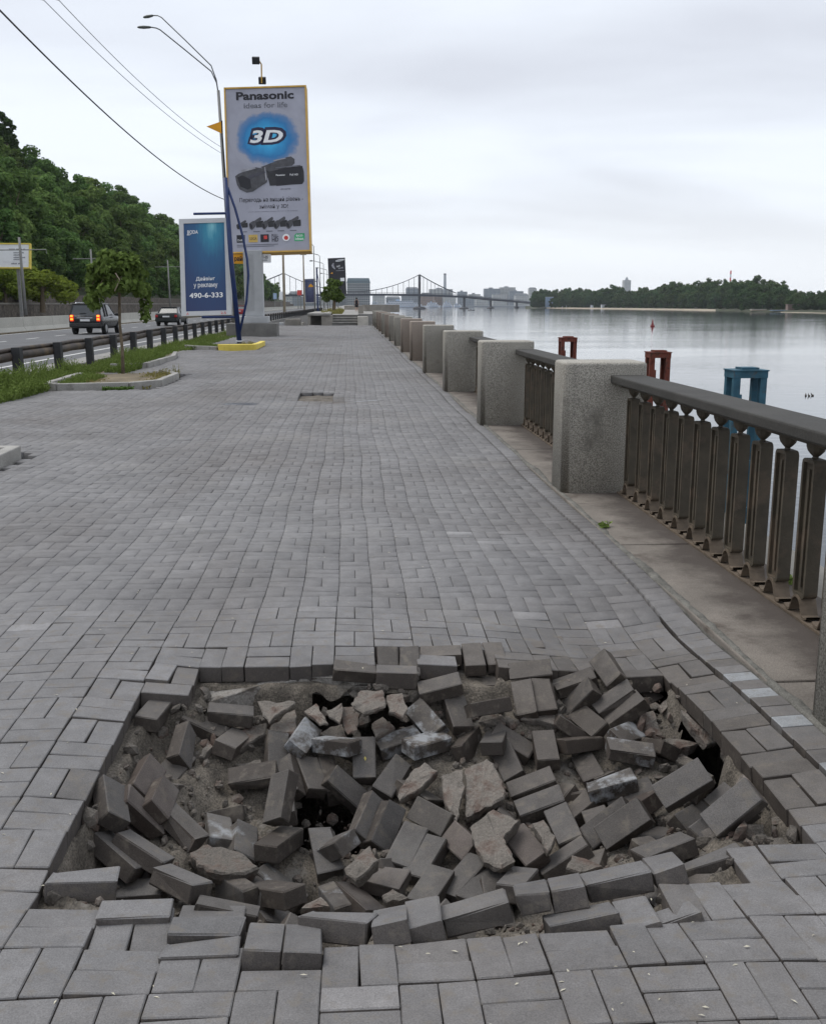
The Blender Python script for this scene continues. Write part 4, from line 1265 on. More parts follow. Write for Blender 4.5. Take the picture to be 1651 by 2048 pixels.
# one baluster: tulip cup, long rimmed panel, wave shaped foot
mb = MB()
outer = rounded(0.14, 0.73, 0.03)
n = len(outer)
for sg in (-1, 1):
    ring_panel(mb, 0.14, 0.73, 0.03, 0.02, 0.018, 0.036, 'X', sg)
mb.add([Vector((-0.036, a, b)) for a, b in outer] + [Vector((0.036, a, b)) for a, b in outer], [(i, (i + 1) % n, n + (i + 1) % n, n + i) for i in range(n)])
mb.box(-0.031, 0.031, -0.012, 0.012, -0.31, 0.31)
bal = D.meshes.new('baluster'); bal.from_pydata([tuple(p) for p in mb.v], [], mb.f); bal.materials.append(M['cast_iron'])
mb = MB()
mb.lathe([(0.018, 0.0), (0.024, 0.012), (0.02, 0.024), (0.036, 0.042), (0.058, 0.075), (0.068, 0.11), (0.07, 0.14)], 10)
for p in mb.v: p.x *= 0.62
cup = D.meshes.new('cup'); cup.from_pydata([tuple(p) for p in mb.v], [], mb.f); cup.materials.append(M['cast_iron'])
prof = []
for q in range(13):
    a = math.pi * q / 12
    prof.append((-0.055 * math.cos(a), 0.02 + 0.075 * math.sin(a) ** 0.8))
prof = [(-0.135, 0.012), (-0.105, 0.0), (-0.075, 0.004)] + prof[1:-1] + [(0.075, 0.004), (0.105, 0.0), (0.135, 0.012)]
up_ = [(a, b + 0.013) for a, b in prof]; dn = prof
v = []; f = []
for x in (-0.045, 0.045):
    v += [(x, a, b) for a, b in up_] + [(x, a, b) for a, b in dn]
k = len(prof)
for i in range(k - 1):
    f += [(i, i + 1, 2 * k + i + 1, 2 * k + i), (k + i + 1, k + i, 3 * k + i, 3 * k + i + 1), (i + 1, i, k + i, k + i + 1), (2 * k + i, 2 * k + i + 1, 3 * k + i + 1, 3 * k + i)]
foot = D.meshes.new('foot'); foot.from_pydata(v, [], f); foot.materials.append(M['iron_foot'])
XR = 2.36
for bnum in [*range(len(PY) - 1), -1]:
    ya_, yb_ = (PY[bnum] + 0.52, PY[bnum + 1]) if bnum >= 0 else (-1.6, PY[0])
    rl = empty('railing_bay', (XR, ya_, 0))
    tag(rl, 'cast iron railing bay on the near side of the cut off pillar' if bnum < 0 else 'long cast iron railing bay between the cut off pillar and the next one' if bnum == 0 else (['second', 'third', 'fourth', 'fifth', 'sixth'][bnum - 1] + ' cast iron railing bay counting back along the quay' if bnum < 6 else 'cast iron railing bay in the far, foreshortened row of the quay'), 'railing', 'railing bays along the quay')
    L_ = yb_ - ya_
    hm = MB().bbox(-0.145, 0.145, -0.02, L_ + 0.02, 0.96, 1.028, 0.012)
    hm.build('handrail', M['rail_stone'], rl)
    MB().box(-0.05, 0.05, 0.01, L_ - 0.01, 0.925, 0.959).build('top_bar', M['cast_iron'], rl)
    MB().box(-0.055, 0.055, 0.01, L_ - 0.01, 0.008, 0.02).build('base_bar', M['iron_foot'], rl)
    cnt = max(8, round((L_ - 0.1) / 0.345))
    for q in range(cnt):
        y = 0.05 + (L_ - 0.1) * (q + 0.5) / cnt
        b = D.objects.new('baluster', bal); link(b, rl); b.location = (0, y, 0.118 + 0.365)
        c = D.objects.new('cup', cup); link(c, b); c.location = (0, 0, 0.282 + 0.015)
        ft = D.objects.new('foot', foot); link(ft, b); ft.location = (0, 0, -0.365 - 0.118 + 0.022)
        c.location.z = 0.363; c.scale.z = 0.56

# ================================================================== ROAD AND VERGE ON THE LEFT
road = meshobj('road', [(-33.4, -40, -0.02), (-8.1, -40, -0.02), (-8.1, 900, -0.02), (-33.4, 900, -0.02)], [(0, 1, 2, 3)], M['asphalt']); tag(road, kind='structure')
sh = MB().box(-8.1, -7.35, -40, 900, -0.12, 0.03).build('road_shoulder', M['shoulder']); tag(sh, kind='structure')
vg = meshobj('verge_soil', [(-7.35, -10, -0.012), (-5.85, -10, -0.012), (-5.85, 82, -0.012), (-7.35, 82, -0.012)], [(0, 1, 2, 3)], M['soil']); tag(vg, kind='structure')
mb = MB()
mb.v = []; 
def strip(x0, x1, y0, y1, z=-0.014):
    mb.add([(x0, y0, z), (x1, y0, z), (x1, y1, z), (x0, y1, z)], [(0, 1, 2, 3)])
strip(-18.75, -18.6, -10, 700)
strip(-9.2, -9.06, -10, 700)
y = 2.0
while y < 500:
    strip(-15.45, -15.32, y, y + 1.9); strip(-12.2, -12.08, y + 1, y + 2.9)
    y += 4.75
lm = mb.build('road_markings', M['white_line']); tag(lm, kind='structure')

br = empty('median_barrier', (-19.5, 0, 0)); tag(br, 'long pale concrete crash barrier along the far edge of the carriageway', 'barrier')
y = 8.0
prof = [(-0.3, -0.02), (0.3, -0.02), (0.3, 0.07), (0.14, 0.3), (0.1, 0.86), (-0.1, 0.86), (-0.14, 0.3), (-0.3, 0.07)]
seg = D.meshes.new('barrier_segment')
_m = MB(); _m.prism([(a, b) for a, b in prof], 5.95, axis='Y'); seg.from_pydata([tuple(p) for p in _m.v], [], _m.f); seg.materials.append(M['barrier'])
for k in range(74):
    o = link(D.objects.new('barrier_segment', seg), br); o.location = (0, y, 0); y += 6.0
gt = MB().box(-19.18, -18.95, 0, 450, -0.018, 0.05).build('gutter_debris', M['soil']); tag(gt, kind='structure')

rw = empty('retaining_wall', (-33.8, 60, 0)); tag(rw, 'dark rough stone retaining wall at the foot of the wooded slope', 'wall')
MB().box(-0.35, 0.35, -60, 560, -0.2, 1.58).build('stone_face', M['wood_wall'], rw)
MB().box(-0.42, 0.42, -60, 560, 1.583, 1.75).build('coping', M['wall_coping'], rw)
MB().box(-2.2, -1.7, -60, 560, 1.0, 2.75).build('upper_stone_face', M['wood_wall'], rw)

# ---- guard rail of rusty pipe on dark posts
gr = empty('guard_rail', (-7.05, 0, 0)); tag(gr, 'rusty steel guard rail on stout dark posts between verge and road', 'guard rail')
def grx(y): return -0.55 * max(0, min(1, (y - 26) / 34)) + 0.15 * max(0, (20 - y) / 20)
ys = [3 + 3.05 * k for k in range(26)]
pm = D.meshes.new('guard_post'); _m = MB(); _m.bbox(-0.09, 0.09, -0.11, 0.11, -0.1, 0.72, 0.012); pm.from_pydata([tuple(p) for p in _m.v], [], _m.f); pm.materials.append(M['post_black'])
for k, y in enumerate(ys):
    o = link(D.objects.new('guard_post', pm), gr); o.location = (grx(y), y + 0.7, 0); o.rotation_euler = (0.01 * math.sin(k * 3), 0.02 * math.sin(k * 7), 0.05 * math.sin(k))
pts = [(grx(y) - 0.17, y, 0.52 + 0.012 * math.sin(y * 1.7)) for y in [0.0 + 1.5 * q for q in range(55)]]
MB().tube(pts, 0.1, 10).build('guard_pipe', M['guard_steel'], gr, True)
MB().tube([(a - 0.01, b, c + 0.14) for a, b, c in pts], 0.045, 8).build('upper_pipe', M['guard_steel'], gr, True)
gr2 = empty('guard_rail', (-7.6, 84, 0)); tag(gr2, 'far stretch of dark guard rail running on beyond the billboard pillar', 'guard rail')
for k in range(60):
    o = link(D.objects.new('guard_post', pm), gr2); o.location = (0.012 * k, 3.0 * k, 0)
MB().tube([(-0.1 + 0.012 * k, 3.0 * k, 0.6) for k in range(61)], 0.12, 8).build('guard_pipe', M['guard_steel'], gr2, True)

# ---- kerbed planters
def kerb_run(pts, parent, m, h=0.13, w_=0.13, name='kerb_stone', step=1.0):
    for (ax, ay), (bx, by) in zip(pts[:-1], pts[1:]):
        L_ = math.hypot(bx - ax, by - ay); n = max(1, round(L_ / step)); a = math.atan2(by - ay, bx - ax)
        for q in range(n):
            px, py = ax + (bx - ax) * (q + 0.5) / n, ay + (by - ay) * (q + 0.5) / n
            o = MB().bbox(-L_ / n / 2 + 0.004, L_ / n / 2 - 0.004, -w_ / 2, w_ / 2, -0.12, h, 0.014).build(name, m, parent)
            o.location = (px, py, 0); o.rotation_euler = (0.02 * math.sin(px * 9 + q), 0.01 * math.sin(py * 5 + q), a)
def planter(label, pts, m=None, soil=True, z=0.06):
    o = empty('planter_kerb', (0, 0, 0)); tag(o, label, 'planter')
    kerb_run(pts, o, m or M['kerb'])
    if soil: meshobj('planter_soil', [(a, b, z) for a, b in pts], [tuple(range(len(pts)))], M['soil'], o)
    return o
planter('grey kerbed planting bed round the young umbrella tree', [(-6.0, 22.9), (-5.9, 19.95), (-5.62, 19.72), (-4.3, 19.85), (-3.86, 20.6), (-3.84, 22.6), (-4.4, 23.9)])
planter('grey kerb corner of a planting bed cut off by the left picture edge', [(-6.0, 6.5), (-3.62, 6.5), (-3.6, 10.9), (-6.0, 11.0)])
planter('low kerb stones in the weeds behind the umbrella tree', [(-6.1, 26.2), (-5.3, 26.6), (-5.25, 30.5), (-5.6, 33.0)], soil=False)
po = empty('planter_kerb', (0, 0, 0)); tag(po, 'grey and yellow painted kerb bed at the foot of the blue sign pole', 'planter')
kerb_run([(-6.1, 38.2), (-5.0, 37.0), (-4.75, 36.75)], po, M['kerb'])
kerb_run([(-4.7, 36.7), (-3.42, 37.1)], po, M['yellow_paint'], h=0.2, w_=0.25, name='yellow_kerb_stone', step=1.4)
kerb_run([(-3.5, 37.3), (-3.45, 40.6)], po, M['yellow_paint'], h=0.18, w_=0.2, name='yellow_kerb_stone', step=1.6)
meshobj('planter_soil', [(-6.1, 38.3, 0.07), (-4.8, 36.8, 0.07), (-3.5, 37.2, 0.07), (-3.5, 40.6, 0.07), (-6.1, 40.6, 0.07)], [(0, 1, 2, 3, 4)], M['soil'], po)

# ================================================================== PLANTS
def leafcloud(n, centres, size, rnd, flat=0.6, elong=1.7, droop=0.0):
    """many small leaf faces in clumps round the given centres (x, y, z, radius)"""
    c = np.array(centres)
    wts = c[:, 3] ** 2
    idx = rnd.choice(len(c), size=n, p=wts / wts.sum())
    d = rnd.normal(size=(n, 3)); d /= np.linalg.norm(d, axis=1)[:, None]
    rad = c[idx, 3] * (1 - 0.55 * rnd.random(n) ** 2.2)
    p = c[idx, :3] + d * rad[:, None] * np.array([1, 1, 0.85])
    nrm = d + rnd.normal(size=(n, 3)) * flat + np.array([0, 0, 0.35]); nrm /= np.linalg.norm(nrm, axis=1)[:, None]
    a = rnd.normal(size=(n, 3)); a[:, 2] -= droop
    a -= nrm * (a * nrm).sum(1)[:, None]; a /= np.linalg.norm(a, axis=1)[:, None]
    b = np.cross(nrm, a)
    s = size * (0.6 + 0.8 * rnd.random(n))[:, None]
    v = np.stack([p - a * s * 0.5 * elong, p + b * s * 0.42 + nrm * s * 0.1, p + a * s * 0.5 * elong, p - b * s * 0.42 + nrm * s * 0.1], 1)
    return v.reshape(-1, 3)
def quads(name, v, m):
    n = len(v) // 4
    me = D.meshes.new(name)
    me.vertices.add(n * 4); me.vertices.foreach_set('co', np.ascontiguousarray(v, dtype=np.float32).reshape(-1))
    me.loops.add(n * 4); me.loops.foreach_set('vertex_index', np.arange(n * 4, dtype=np.int32))
    me.polygons.add(n); me.polygons.foreach_set('loop_start', np.arange(n, dtype=np.int32) * 4); me.polygons.foreach_set('loop_total', np.full(n, 4, dtype=np.int32))
    me.update(calc_edges=True)
    me.materials.append(m)
    return me
def crown_centres(rnd, h, rx, rz, n, z0, low=False):
    out = []
    for k in range(n):
        d = rnd.normal(size=3); d /= np.linalg.norm(d)
        if d[2] < -0.5 and not low: d[2] *= -0.6
        q = 0.45 + 0.5 * rnd.random()
        r_ = rx * (0.22 + 0.22 * rnd.random())
        out.append((d[0] * rx * q, d[1] * rx * q, z0 + rz + d[2] * rz * q, r_))
    return out
def tree_mesh(seed, h, rx, z0, nclump, nleaf, size, m, low=False):
    rnd = np.random.default_rng(seed)
    rz = (h - z0) / 2
    cc = crown_centres(rnd, h, rx, rz, nclump, z0, low)
    crown = quads('crown', leafcloud(nleaf, cc, size, rnd), m)
    mb = MB()
    mb.tube([(0, 0, -0.5), (0.05, 0.03, h * 0.25), (0.1, -0.05, h * 0.5), (0.05, 0, h * 0.8)], [0.22, 0.17, 0.12, 0.04], 7)
    for c in cc[:7]:
        z = h * (0.3 + 0.35 * rnd.random())
        mb.tube([(0.06, 0, z), (c[0] * 0.5, c[1] * 0.5, (z + c[2]) / 2 + 0.3), (c[0], c[1], c[2])], [0.09, 0.06, 0.02], 5)
    tr = D.meshes.new('trunk'); tr.from_pydata([tuple(p) for p in mb.v], [], mb.f); tr.materials.append(M['bark'])
    return crown, tr
def put_tree(meshes, loc, sc, rz, label, cat, group, name='deciduous_tree'):
    o = empty(name, loc, rz); o.scale = sc
    tag(o, label, cat, group)
    link(D.objects.new('trunk', meshes[1]), o); link(D.objects.new('crown', meshes[0]), o)
    return o

# ---- wooded slope
def hill_z(x, y):
    d = -x - 37.5
    if d < 0: return -0.1
    z = 1.4 + 0.64 * min(d, 36) + 0.12 * max(0, d - 36)
    return z + 0.8 * mn.noise(Vector((x * 0.06, y * 0.06, 0)))
hv = []; hf = []
xs = np.linspace(-35.0, -150, 36); ys = np.linspace(0, 640, 90)
for y in ys:
    for x in xs: hv.append((x, y, hill_z(x, y) if x < -37 else (1.5 if x < -36 else 0.5)))
for j in range(len(ys) - 1):
    for i in range(len(xs) - 1):
        a = j * len(xs) + i; hf.append((a, a + len(xs), a + len(xs) + 1, a + 1))
hill = meshobj('hill', hv, hf, M['hill_soil'], None, True); tag(hill, kind='structure')
def view_px(x, y, z=8.0):
    rel = Vector((x, y, z)) - _c
    return 825.5 + FPX * rel.dot(_r) / max(rel.dot(_f), 0.1)
FT = [tree_mesh(100 + k, 10.5 + 1.2 * (k % 3), 3.3 + 0.4 * (k % 2), 1.2 - 0.6 * (k % 2), 36, 6000, 0.4, M['leaf_forest'], True) for k in range(6)]
PT = [tree_mesh(140 + k, 19.0, 2.2, 1.5, 40, 5200, 0.42, M['leaf_poplar']) for k in range(2)]
rr = random.Random(21)
cnt = 0
for row, x in enumerate((-40.5, -46, -52, -58.5, -65.5, -72.5)):
    y = 62.0 + 3 * row + (x + 40) * -0.8
    sp = 5.2 + 0.2 * row
    while y < 590 and cnt < 292:
        xx, yy = x + rr.uniform(-2, 2), y + rr.uniform(-1.5, 1.5)
        sc = rr.uniform(0.8, 1.22) * (0.72 if row == 0 else 1)
        lab = ('tree in the front row of the wooded slope, low branches down to the wall' if row == 0 else 'tree in the middle of the dense green wood on the slope' if row < 4 else 'tree of the topmost rows, its crown forming the skyline of the wooded slope')
        pxx, seg = view_px(xx, yy), ''
        for lim, ph in ((70, 'behind the white hoarding'), (190, 'above the black car and trolley poles'), (320, 'behind the young umbrella tree'), (366, 'just left of the blue light box'), (470, 'behind the blue light box'), (9999, 'seen right of the grey billboard pillar')):
            if pxx < lim: seg = ph; break
        lab = ('front row slope tree ' if row == 0 else 'mid slope tree of the dense wood ' if row < 4 else 'skyline tree on top of the wooded slope ') + seg
        put_tree(FT[rr.randrange(6)], (xx, yy, hill_z(xx, yy) - 0.3), (sc * rr.uniform(0.95, 1.25), sc * rr.uniform(0.95, 1.25), sc), rr.random() * 6.28, lab, 'tree', 'slope trees ' + seg + (' in front', ' in the middle', ' in the middle', ' in the middle', ' on top', ' on top')[row])
        cnt += 1
        y += sp * (1 + max(0, y - 120) / 130.0)
for k, (px, py, dep) in enumerate(((8, 215, 215), (22, 262, 225), (-14, 250, 220))):
    p = U(px, py, dep); g = hill_z(p.x, p.y)
    s_ = (p.z - g) / 19.0
    put_tree(PT[k % 2], (p.x, p.y, g), (1, 1, s_), k * 2.0, ['tallest dark pointed poplar above the slope at the left picture edge', 'slightly shorter dark poplar right of the tallest one', 'dark poplar partly outside the left picture edge'][k], 'tree', 'poplars on the ridge', 'poplar_tree')
BT = [tree_mesh(160 + k, 3.6, 2.3, 0.1, 26, 4200, 0.22, M['leaf_bush']) for k in range(2)]
for k, (px, py, dep, s_, lab) in enumerate(((82, 578, 103, 1.15, 'yellow green bush above the wall, right of the trolley pole'), (10, 590, 100, 1.0, 'yellow green bush above the wall at the left picture edge'), (50, 590, 108, 0.9, 'yellow green bush behind the trolley pole above the wall'))):
    p = U(px, py, dep)
    put_tree(BT[k % 2], (p.x, p.y, 1.3), (s_ * 1.2, s_, s_ * 0.95), k * 1.3, lab, 'bush', 'bushes above the wall', 'bush')

# ---- young umbrella tree in the planter
rnd = np.random.default_rng(5)
tp = hit(246, 747); tp = Vector((tp.x, tp.y, 0.06))
ut = empty('umbrella_tree', tp); tag(ut, 'young slim tree with a drooping umbrella crown in a kerbed bed', 'tree')
cc = []
for k in range(46):
    a = rnd.random() * 6.28; q = rnd.random() ** 0.6
    x, y = 0.66 * q * math.cos(a), 0.66 * q * math.sin(a)
    z = 2.58 - 0.62 * q ** 2.2 - 0.3 * (q > 0.8) * rnd.random() + 0.06 * rnd.normal()
    cc.append((x, y, z, 0.16 + 0.08 * rnd.random()))
for k in range(7): cc.append((0.62 + 0.05 * rnd.random(), -0.1 + 0.1 * rnd.normal(), 1.25 + 0.1 * k, 0.12))
for k in range(5): cc.append((-0.6 + 0.05 * rnd.random(), 0.1 * rnd.normal(), 1.5 + 0.1 * k, 0.13))
link(D.objects.new('crown', quads('crown', leafcloud(3000, cc, 0.115, rnd, 0.5, 1.35, 1.2), M['leaf_catalpa'])), ut)
mb = MB()
mb.tube([(0, 0, -0.1), (0.015, 0, 0.5), (-0.01, 0.01, 1.1), (0.02, 0, 1.75), (0.03, 0, 2.2)], [0.045, 0.036, 0.032, 0.034, 0.03], 8)
for k in range(9):
    a = k * 0.7
    mb.tube([(0.03, 0, 1.9 + 0.03 * k), (0.3 * math.cos(a), 0.3 * math.sin(a), 2.35), (0.58 * math.cos(a), 0.58 * math.sin(a), 2.0)], [0.02, 0.014, 0.006], 5)
mb.build('trunk', M['bark'], ut, True)
mb = MB(); mb.tube([(0.1, -0.62, 2.25), (0.2, -0.68, 2.1), (0.12, -0.66, 1.95), (0.06, -0.63, 1.85)], 0.012, 5); mb.build('bare_twig', M['pole_tan'], ut)

# ---- weeds and grass of the verge
def weeds(n, boxes, hgt, rnd, blade=0.02):
    v = []
    for x0, x1, y0, y1, k, h in boxes:
        m = int(n * k)
        x = rnd.uniform(x0, x1, m); y = rnd.uniform(y0, y1, m)
        hh = h * hgt * (0.35 + 0.8 * rnd.random(m))
        hh *= 0.3 + 1.2 * np.abs(np.sin(x * 2.3 + 1) * np.sin(y * 1.1)) * np.abs(np.sin(y * 0.37 + x))
        a = rnd.random(m) * 6.28; lean = rnd.normal(size=(m, 2)) * 0.28 * hh[:, None]
        w_ = blade * (0.6 + 0.9 * rnd.random(m))
        dx, dy = np.cos(a) * w_, np.sin(a) * w_
        b0 = np.stack([x - dx, y - dy, np.full(m, -0.02)], 1); b1 = np.stack([x + dx, y + dy, np.full(m, -0.02)], 1)
        t1 = np.stack([x + lean[:, 0] + dx * 0.3, y + lean[:, 1] + dy * 0.3, hh], 1); t0 = np.stack([x + lean[:, 0] - dx * 0.3, y + lean[:, 1] - dy * 0.3, hh * 0.97], 1)
        v.append(np.stack([b0, b1, t1, t0], 1).reshape(-1, 3))
        # leaflets up the stems
        q = np.repeat(np.arange(m), 3); f_ = rnd.random(len(q)) * 0.75 + 0.25
        p = np.stack([x[q] + lean[q, 0] * f_, y[q] + lean[q, 1] * f_, hh[q] * f_], 1)
        d = rnd.normal(size=(len(q), 3)) * [1, 1, 0.5]; d /= np.linalg.norm(d, axis=1)[:, None]
        s = (0.045 * (0.5 + rnd.random(len(q))))[:, None] * max(0.7, h)
        b = np.cross(d, rnd.normal(size=(len(q), 3))); b /= np.linalg.norm(b, axis=1)[:, None]
        v.append(np.stack([p, p + d * s * 0.5 + b * s * 0.35, p + d * s, p + d * s * 0.5 - b * s * 0.35], 1).reshape(-1, 3))
    return np.concatenate(v)
rnd = np.random.default_rng(11)
bx = [(-6.9, -5.8, 13.0, 17.0, 0.55, 0.8), (-6.7, -5.75, 16.5, 19.8, 0.5, 1.0), (-6.75, -6.05, 19.5, 27, 0.4, 0.6), (-6.8, -6.0, 27, 36, 0.45, 0.5), (-5.9, -5.35, 24.5, 30, 0.3, 0.7), (-7.2, -5.7, 36, 50, 0.6, 0.42), (-7.3, -5.6, 50, 80, 0.6, 0.45), (-6.0, -4.9, 37.6, 40, 0.35, 0.5), (-5.9, -5.3, 20.0, 22.5, 0.22, 0.45)]
wd = link(D.objects.new('verge_weeds', quads('verge_weeds', weeds(6500, bx, 0.52, rnd, 0.009), M['leaf_weed']))); tag(wd, kind='stuff')
bx = [(-5.6, -3.95, 19.95, 23.6, 0.7, 0.22), (-6.0, -3.7, 6.6, 10.8, 0.6, 0.2), (-4.9, -3.6, 37.2, 40.2, 0.3, 0.4), (-4.6, -3.9, 22.2, 23.4, 0.1, 0.6)]
wd = link(D.objects.new('dry_grass', quads('dry_grass', weeds(3000, bx, 0.5, rnd, 0.008), M['dry_grass']))); tag(wd, kind='stuff')
bx = [(-4.5, -4.2, 19.75, 19.78, 0.1, 0.3), (-4.75, -4.3, 19.66, 19.7, 0.15, 0.3)]
wd = link(D.objects.new('kerb_grass', quads('kerb_grass', weeds(1500, bx, 0.5, rnd, 0.008), M['leaf_weed']))); tag(wd, kind='stuff')
lw = hit(1212, 1057)
bx = [(lw.x - 0.03, lw.x + 0.03, lw.y - 0.02, lw.y + 0.02, 0.006, 0.07), (2.5, 2.62, 3.9, 4.2, 0.03, 0.2), (2.55, 2.62, 5.5, 5.7, 0.02, 0.2)]
wd = link(D.objects.new('ledge_weeds', quads('ledge_weeds', weeds(3000, bx, 0.5, rnd, 0.006), M['leaf_weed']))); tag(wd, kind='stuff')

# ================================================================== SIGNS AND POLES
def corner_frame(tl, tr, br_, bl, depth, dyaw=0.0):
    """origin (bottom centre), rotation, width and height of an upright panel seen with those corners"""
    TL, TR, BR_, BL = [U(*c, depth) for c in (tl, tr, br_, bl)]
    ex = ((BR_ - BL) + (TR - TL)).normalized()
    ez = ((TL - BL) + (TR - BR_)); ez = (ez - ex * ez.dot(ex)).normalized()
    ey = ez.cross(ex)
    m3 = Matrix((ex, ey, ez)).transposed()
    if dyaw: m3 = Matrix.Rotation(dyaw, 3, 'Z') @ m3
    W_ = ((BR_ - BL).length + (TR - TL).length) / 2
    H_ = ((TL - BL).length + (TR - BR_).length) / 2
    return (BL + BR_) / 2, m3.to_euler(), W_, H_

# ---- the tall billboard
o0, eu, W_, H_ = corner_frame((443, 176), (608, 170), (622, 503), (458, 507), 51.0)
base = hit(507, 672)
bb = empty('billboard', (base.x, o0.y, 0)); tag(bb, 'tall billboard on a grey pillar advertising a black camcorder and a blue 3D burst', 'billboard')
ped = MB().bbox(-1.3, 1.25, -0.9, 0.9, -0.1, 0.66, 0.03).build('pedestal', M['pedestal'], bb)
MB().bbox(-0.85, 0.8, -0.62, 0.62, 0.663, 1.0, 0.03).build('plinth', M['pillar_grey'], bb)
px_ = 0.14
mb = MB().bbox(px_ - 0.52, px_ + 0.42, -0.38, 0.38, 1.003, 4.3, 0.03)
for k in range(6): mb.box(px_ - 0.42 + 0.075 * k, px_ - 0.385 + 0.075 * k, -0.405, -0.378, 1.3, 4.1)
mb.build('pillar', M['pillar_grey'], bb)
pn = MB().box(-W_ / 2 + 0.07, W_ / 2 - 0.07, 0.0, 0.5, 0.07, H_ - 0.07).build('panel', M['panel_grey'], bb)
pn.location = (o0.x - base.x, 0, o0.z); pn.rotation_euler = eu
def sub(mbx, name, m): return mbx.build(name, m, pn)
mb = MB()
for a in ((-W_ / 2, W_ / 2, 0, 0.075), (-W_ / 2, W_ / 2, H_ - 0.075, H_)): mb.box(a[0], a[1], -0.06, 0.56, a[2], a[3])
for a in ((-W_ / 2, -W_ / 2 + 0.075), (W_ / 2 - 0.075, W_ / 2)): mb.box(a[0], a[1], -0.058, 0.558, 0.075, H_ - 0.075)
sub(mb, 'frame', M['yellow_frame'])
def X_(u): return (u - 0.5) * W_
def Z_(v): return (1 - v) * H_
def prnt(key, u0, u1, v0, v1, m, y=-0.012):
    text(key, (u1 - u0) * W_, (v1 - v0) * H_, (X_((u0 + u1) / 2), y, Z_((v0 + v1) / 2)), m, pn)
prnt('pan', 0.145, 0.845, 0.028, 0.078, M['ink'])
prnt('ideas', 0.235, 0.765, 0.095, 0.128, M['ink_grey'])
PG = (0.34, 0.345, 0.405)
grad_mat('print_burst', [(0.0, (0.12, 0.62, 0.85)), (0.35, (0.02, 0.36, 0.68)), (0.7, (0.008, 0.17, 0.42)), (0.88, (0.1, 0.2, 0.38)), (1.0, PG)], 0, 0, 0.4 * W_, 0.165 * H_, 1.6, 0.22)
bo = flat('print_burst', [(0.46 * W_ * math.cos(a), 0.19 * H_ * math.sin(a)) for a in [2 * math.pi * k / 40 for k in range(40)]], 0, M['print_burst'], pn)
bo.location = (X_(0.505), -0.006, Z_(0.31))
prnt('threeo', 0.265, 0.74, 0.243, 0.352, M['print_navy'], -0.012)
prnt('three', 0.295, 0.70, 0.262, 0.338, M['print_white'], -0.018)
def P_uv(pts): return [(X_(u), Z_(v)) for u, v in pts]
def cam_art(x, v, s, sv, dy=0.0, small=False):
    """a black camcorder as printed: body, upper barrel, hood, lens"""
    q = lambda pts: P_uv([(x + a * s, v + b * sv) for a, b in pts])
    flat('print_body', q([(0.45, 0.36), (0.98, 0.28), (1.0, 0.45), (1.0, 0.72), (0.97, 0.8), (0.5, 0.82)]), -0.012 - dy, M['camera_black'], pn)
    flat('print_barrel', q([(0.37, 0.28), (0.75, 0.02), (0.82, 0.0), (0.87, 0.08), (0.87, 0.2), (0.82, 0.28), (0.5, 0.42)]), -0.016 - dy, M['camera_grey'], pn)
    flat('print_hood', q([(0.0, 0.52), (0.05, 0.45), (0.3, 0.28), (0.44, 0.33), (0.48, 0.5), (0.46, 0.72), (0.25, 0.97), (0.16, 1.0), (0.06, 0.9), (0.02, 0.75)]), -0.020 - dy, M['camera_grey'], pn)
    flat('print_lens', q([(0.03, 0.56), (0.1, 0.5), (0.22, 0.62), (0.23, 0.86), (0.18, 0.92), (0.07, 0.82)]), -0.024 - dy, M['ink'], pn)
cam_art(0.105, 0.425, 0.835, 0.21)
flat('print_screen', P_uv([(0.585, 0.50), (0.905, 0.485), (0.92, 0.59), (0.60, 0.6)]), -0.014, M['ink'], pn)
text('pan2', 0.11 * W_, 0.01 * H_, (X_(0.655), -0.022, Z_(0.535)), M['print_white'], pn)
text('hd', 0.1 * W_, 0.011 * H_, (X_(0.82), -0.022, Z_(0.535)), M['print_white'], pn)
text('model', 0.12 * W_, 0.01 * H_, (X_(0.71), -0.012, Z_(0.62)), M['ink_soft'], pn)
text('go1', 0.77 * W_, 0.034 * H_, (X_(0.535), -0.012, Z_(0.682)), M['ink'], pn)
text('go2', 0.35 * W_, 0.031 * H_, (X_(0.56), -0.012, Z_(0.724)), M['ink'], pn)
text('fine', 0.6 * W_, 0.007 * H_, (X_(0.55), -0.012, Z_(0.752)), M['ink_grey'], pn)
for k, (u, wd_) in enumerate(((0.1, 0.14), (0.255, 0.175), (0.41, 0.16), (0.55, 0.17), (0.7, 0.185))):
    cam_art(u, 0.785 if k else 0.80, wd_, 0.075 if k else 0.055, 0.001 * k)
    flat('print_caption', P_uv([(u + 0.05, 0.868), (u + 0.13, 0.868), (u + 0.13, 0.873), (u + 0.05, 0.873)]), -0.012, M['ink_grey'], pn)
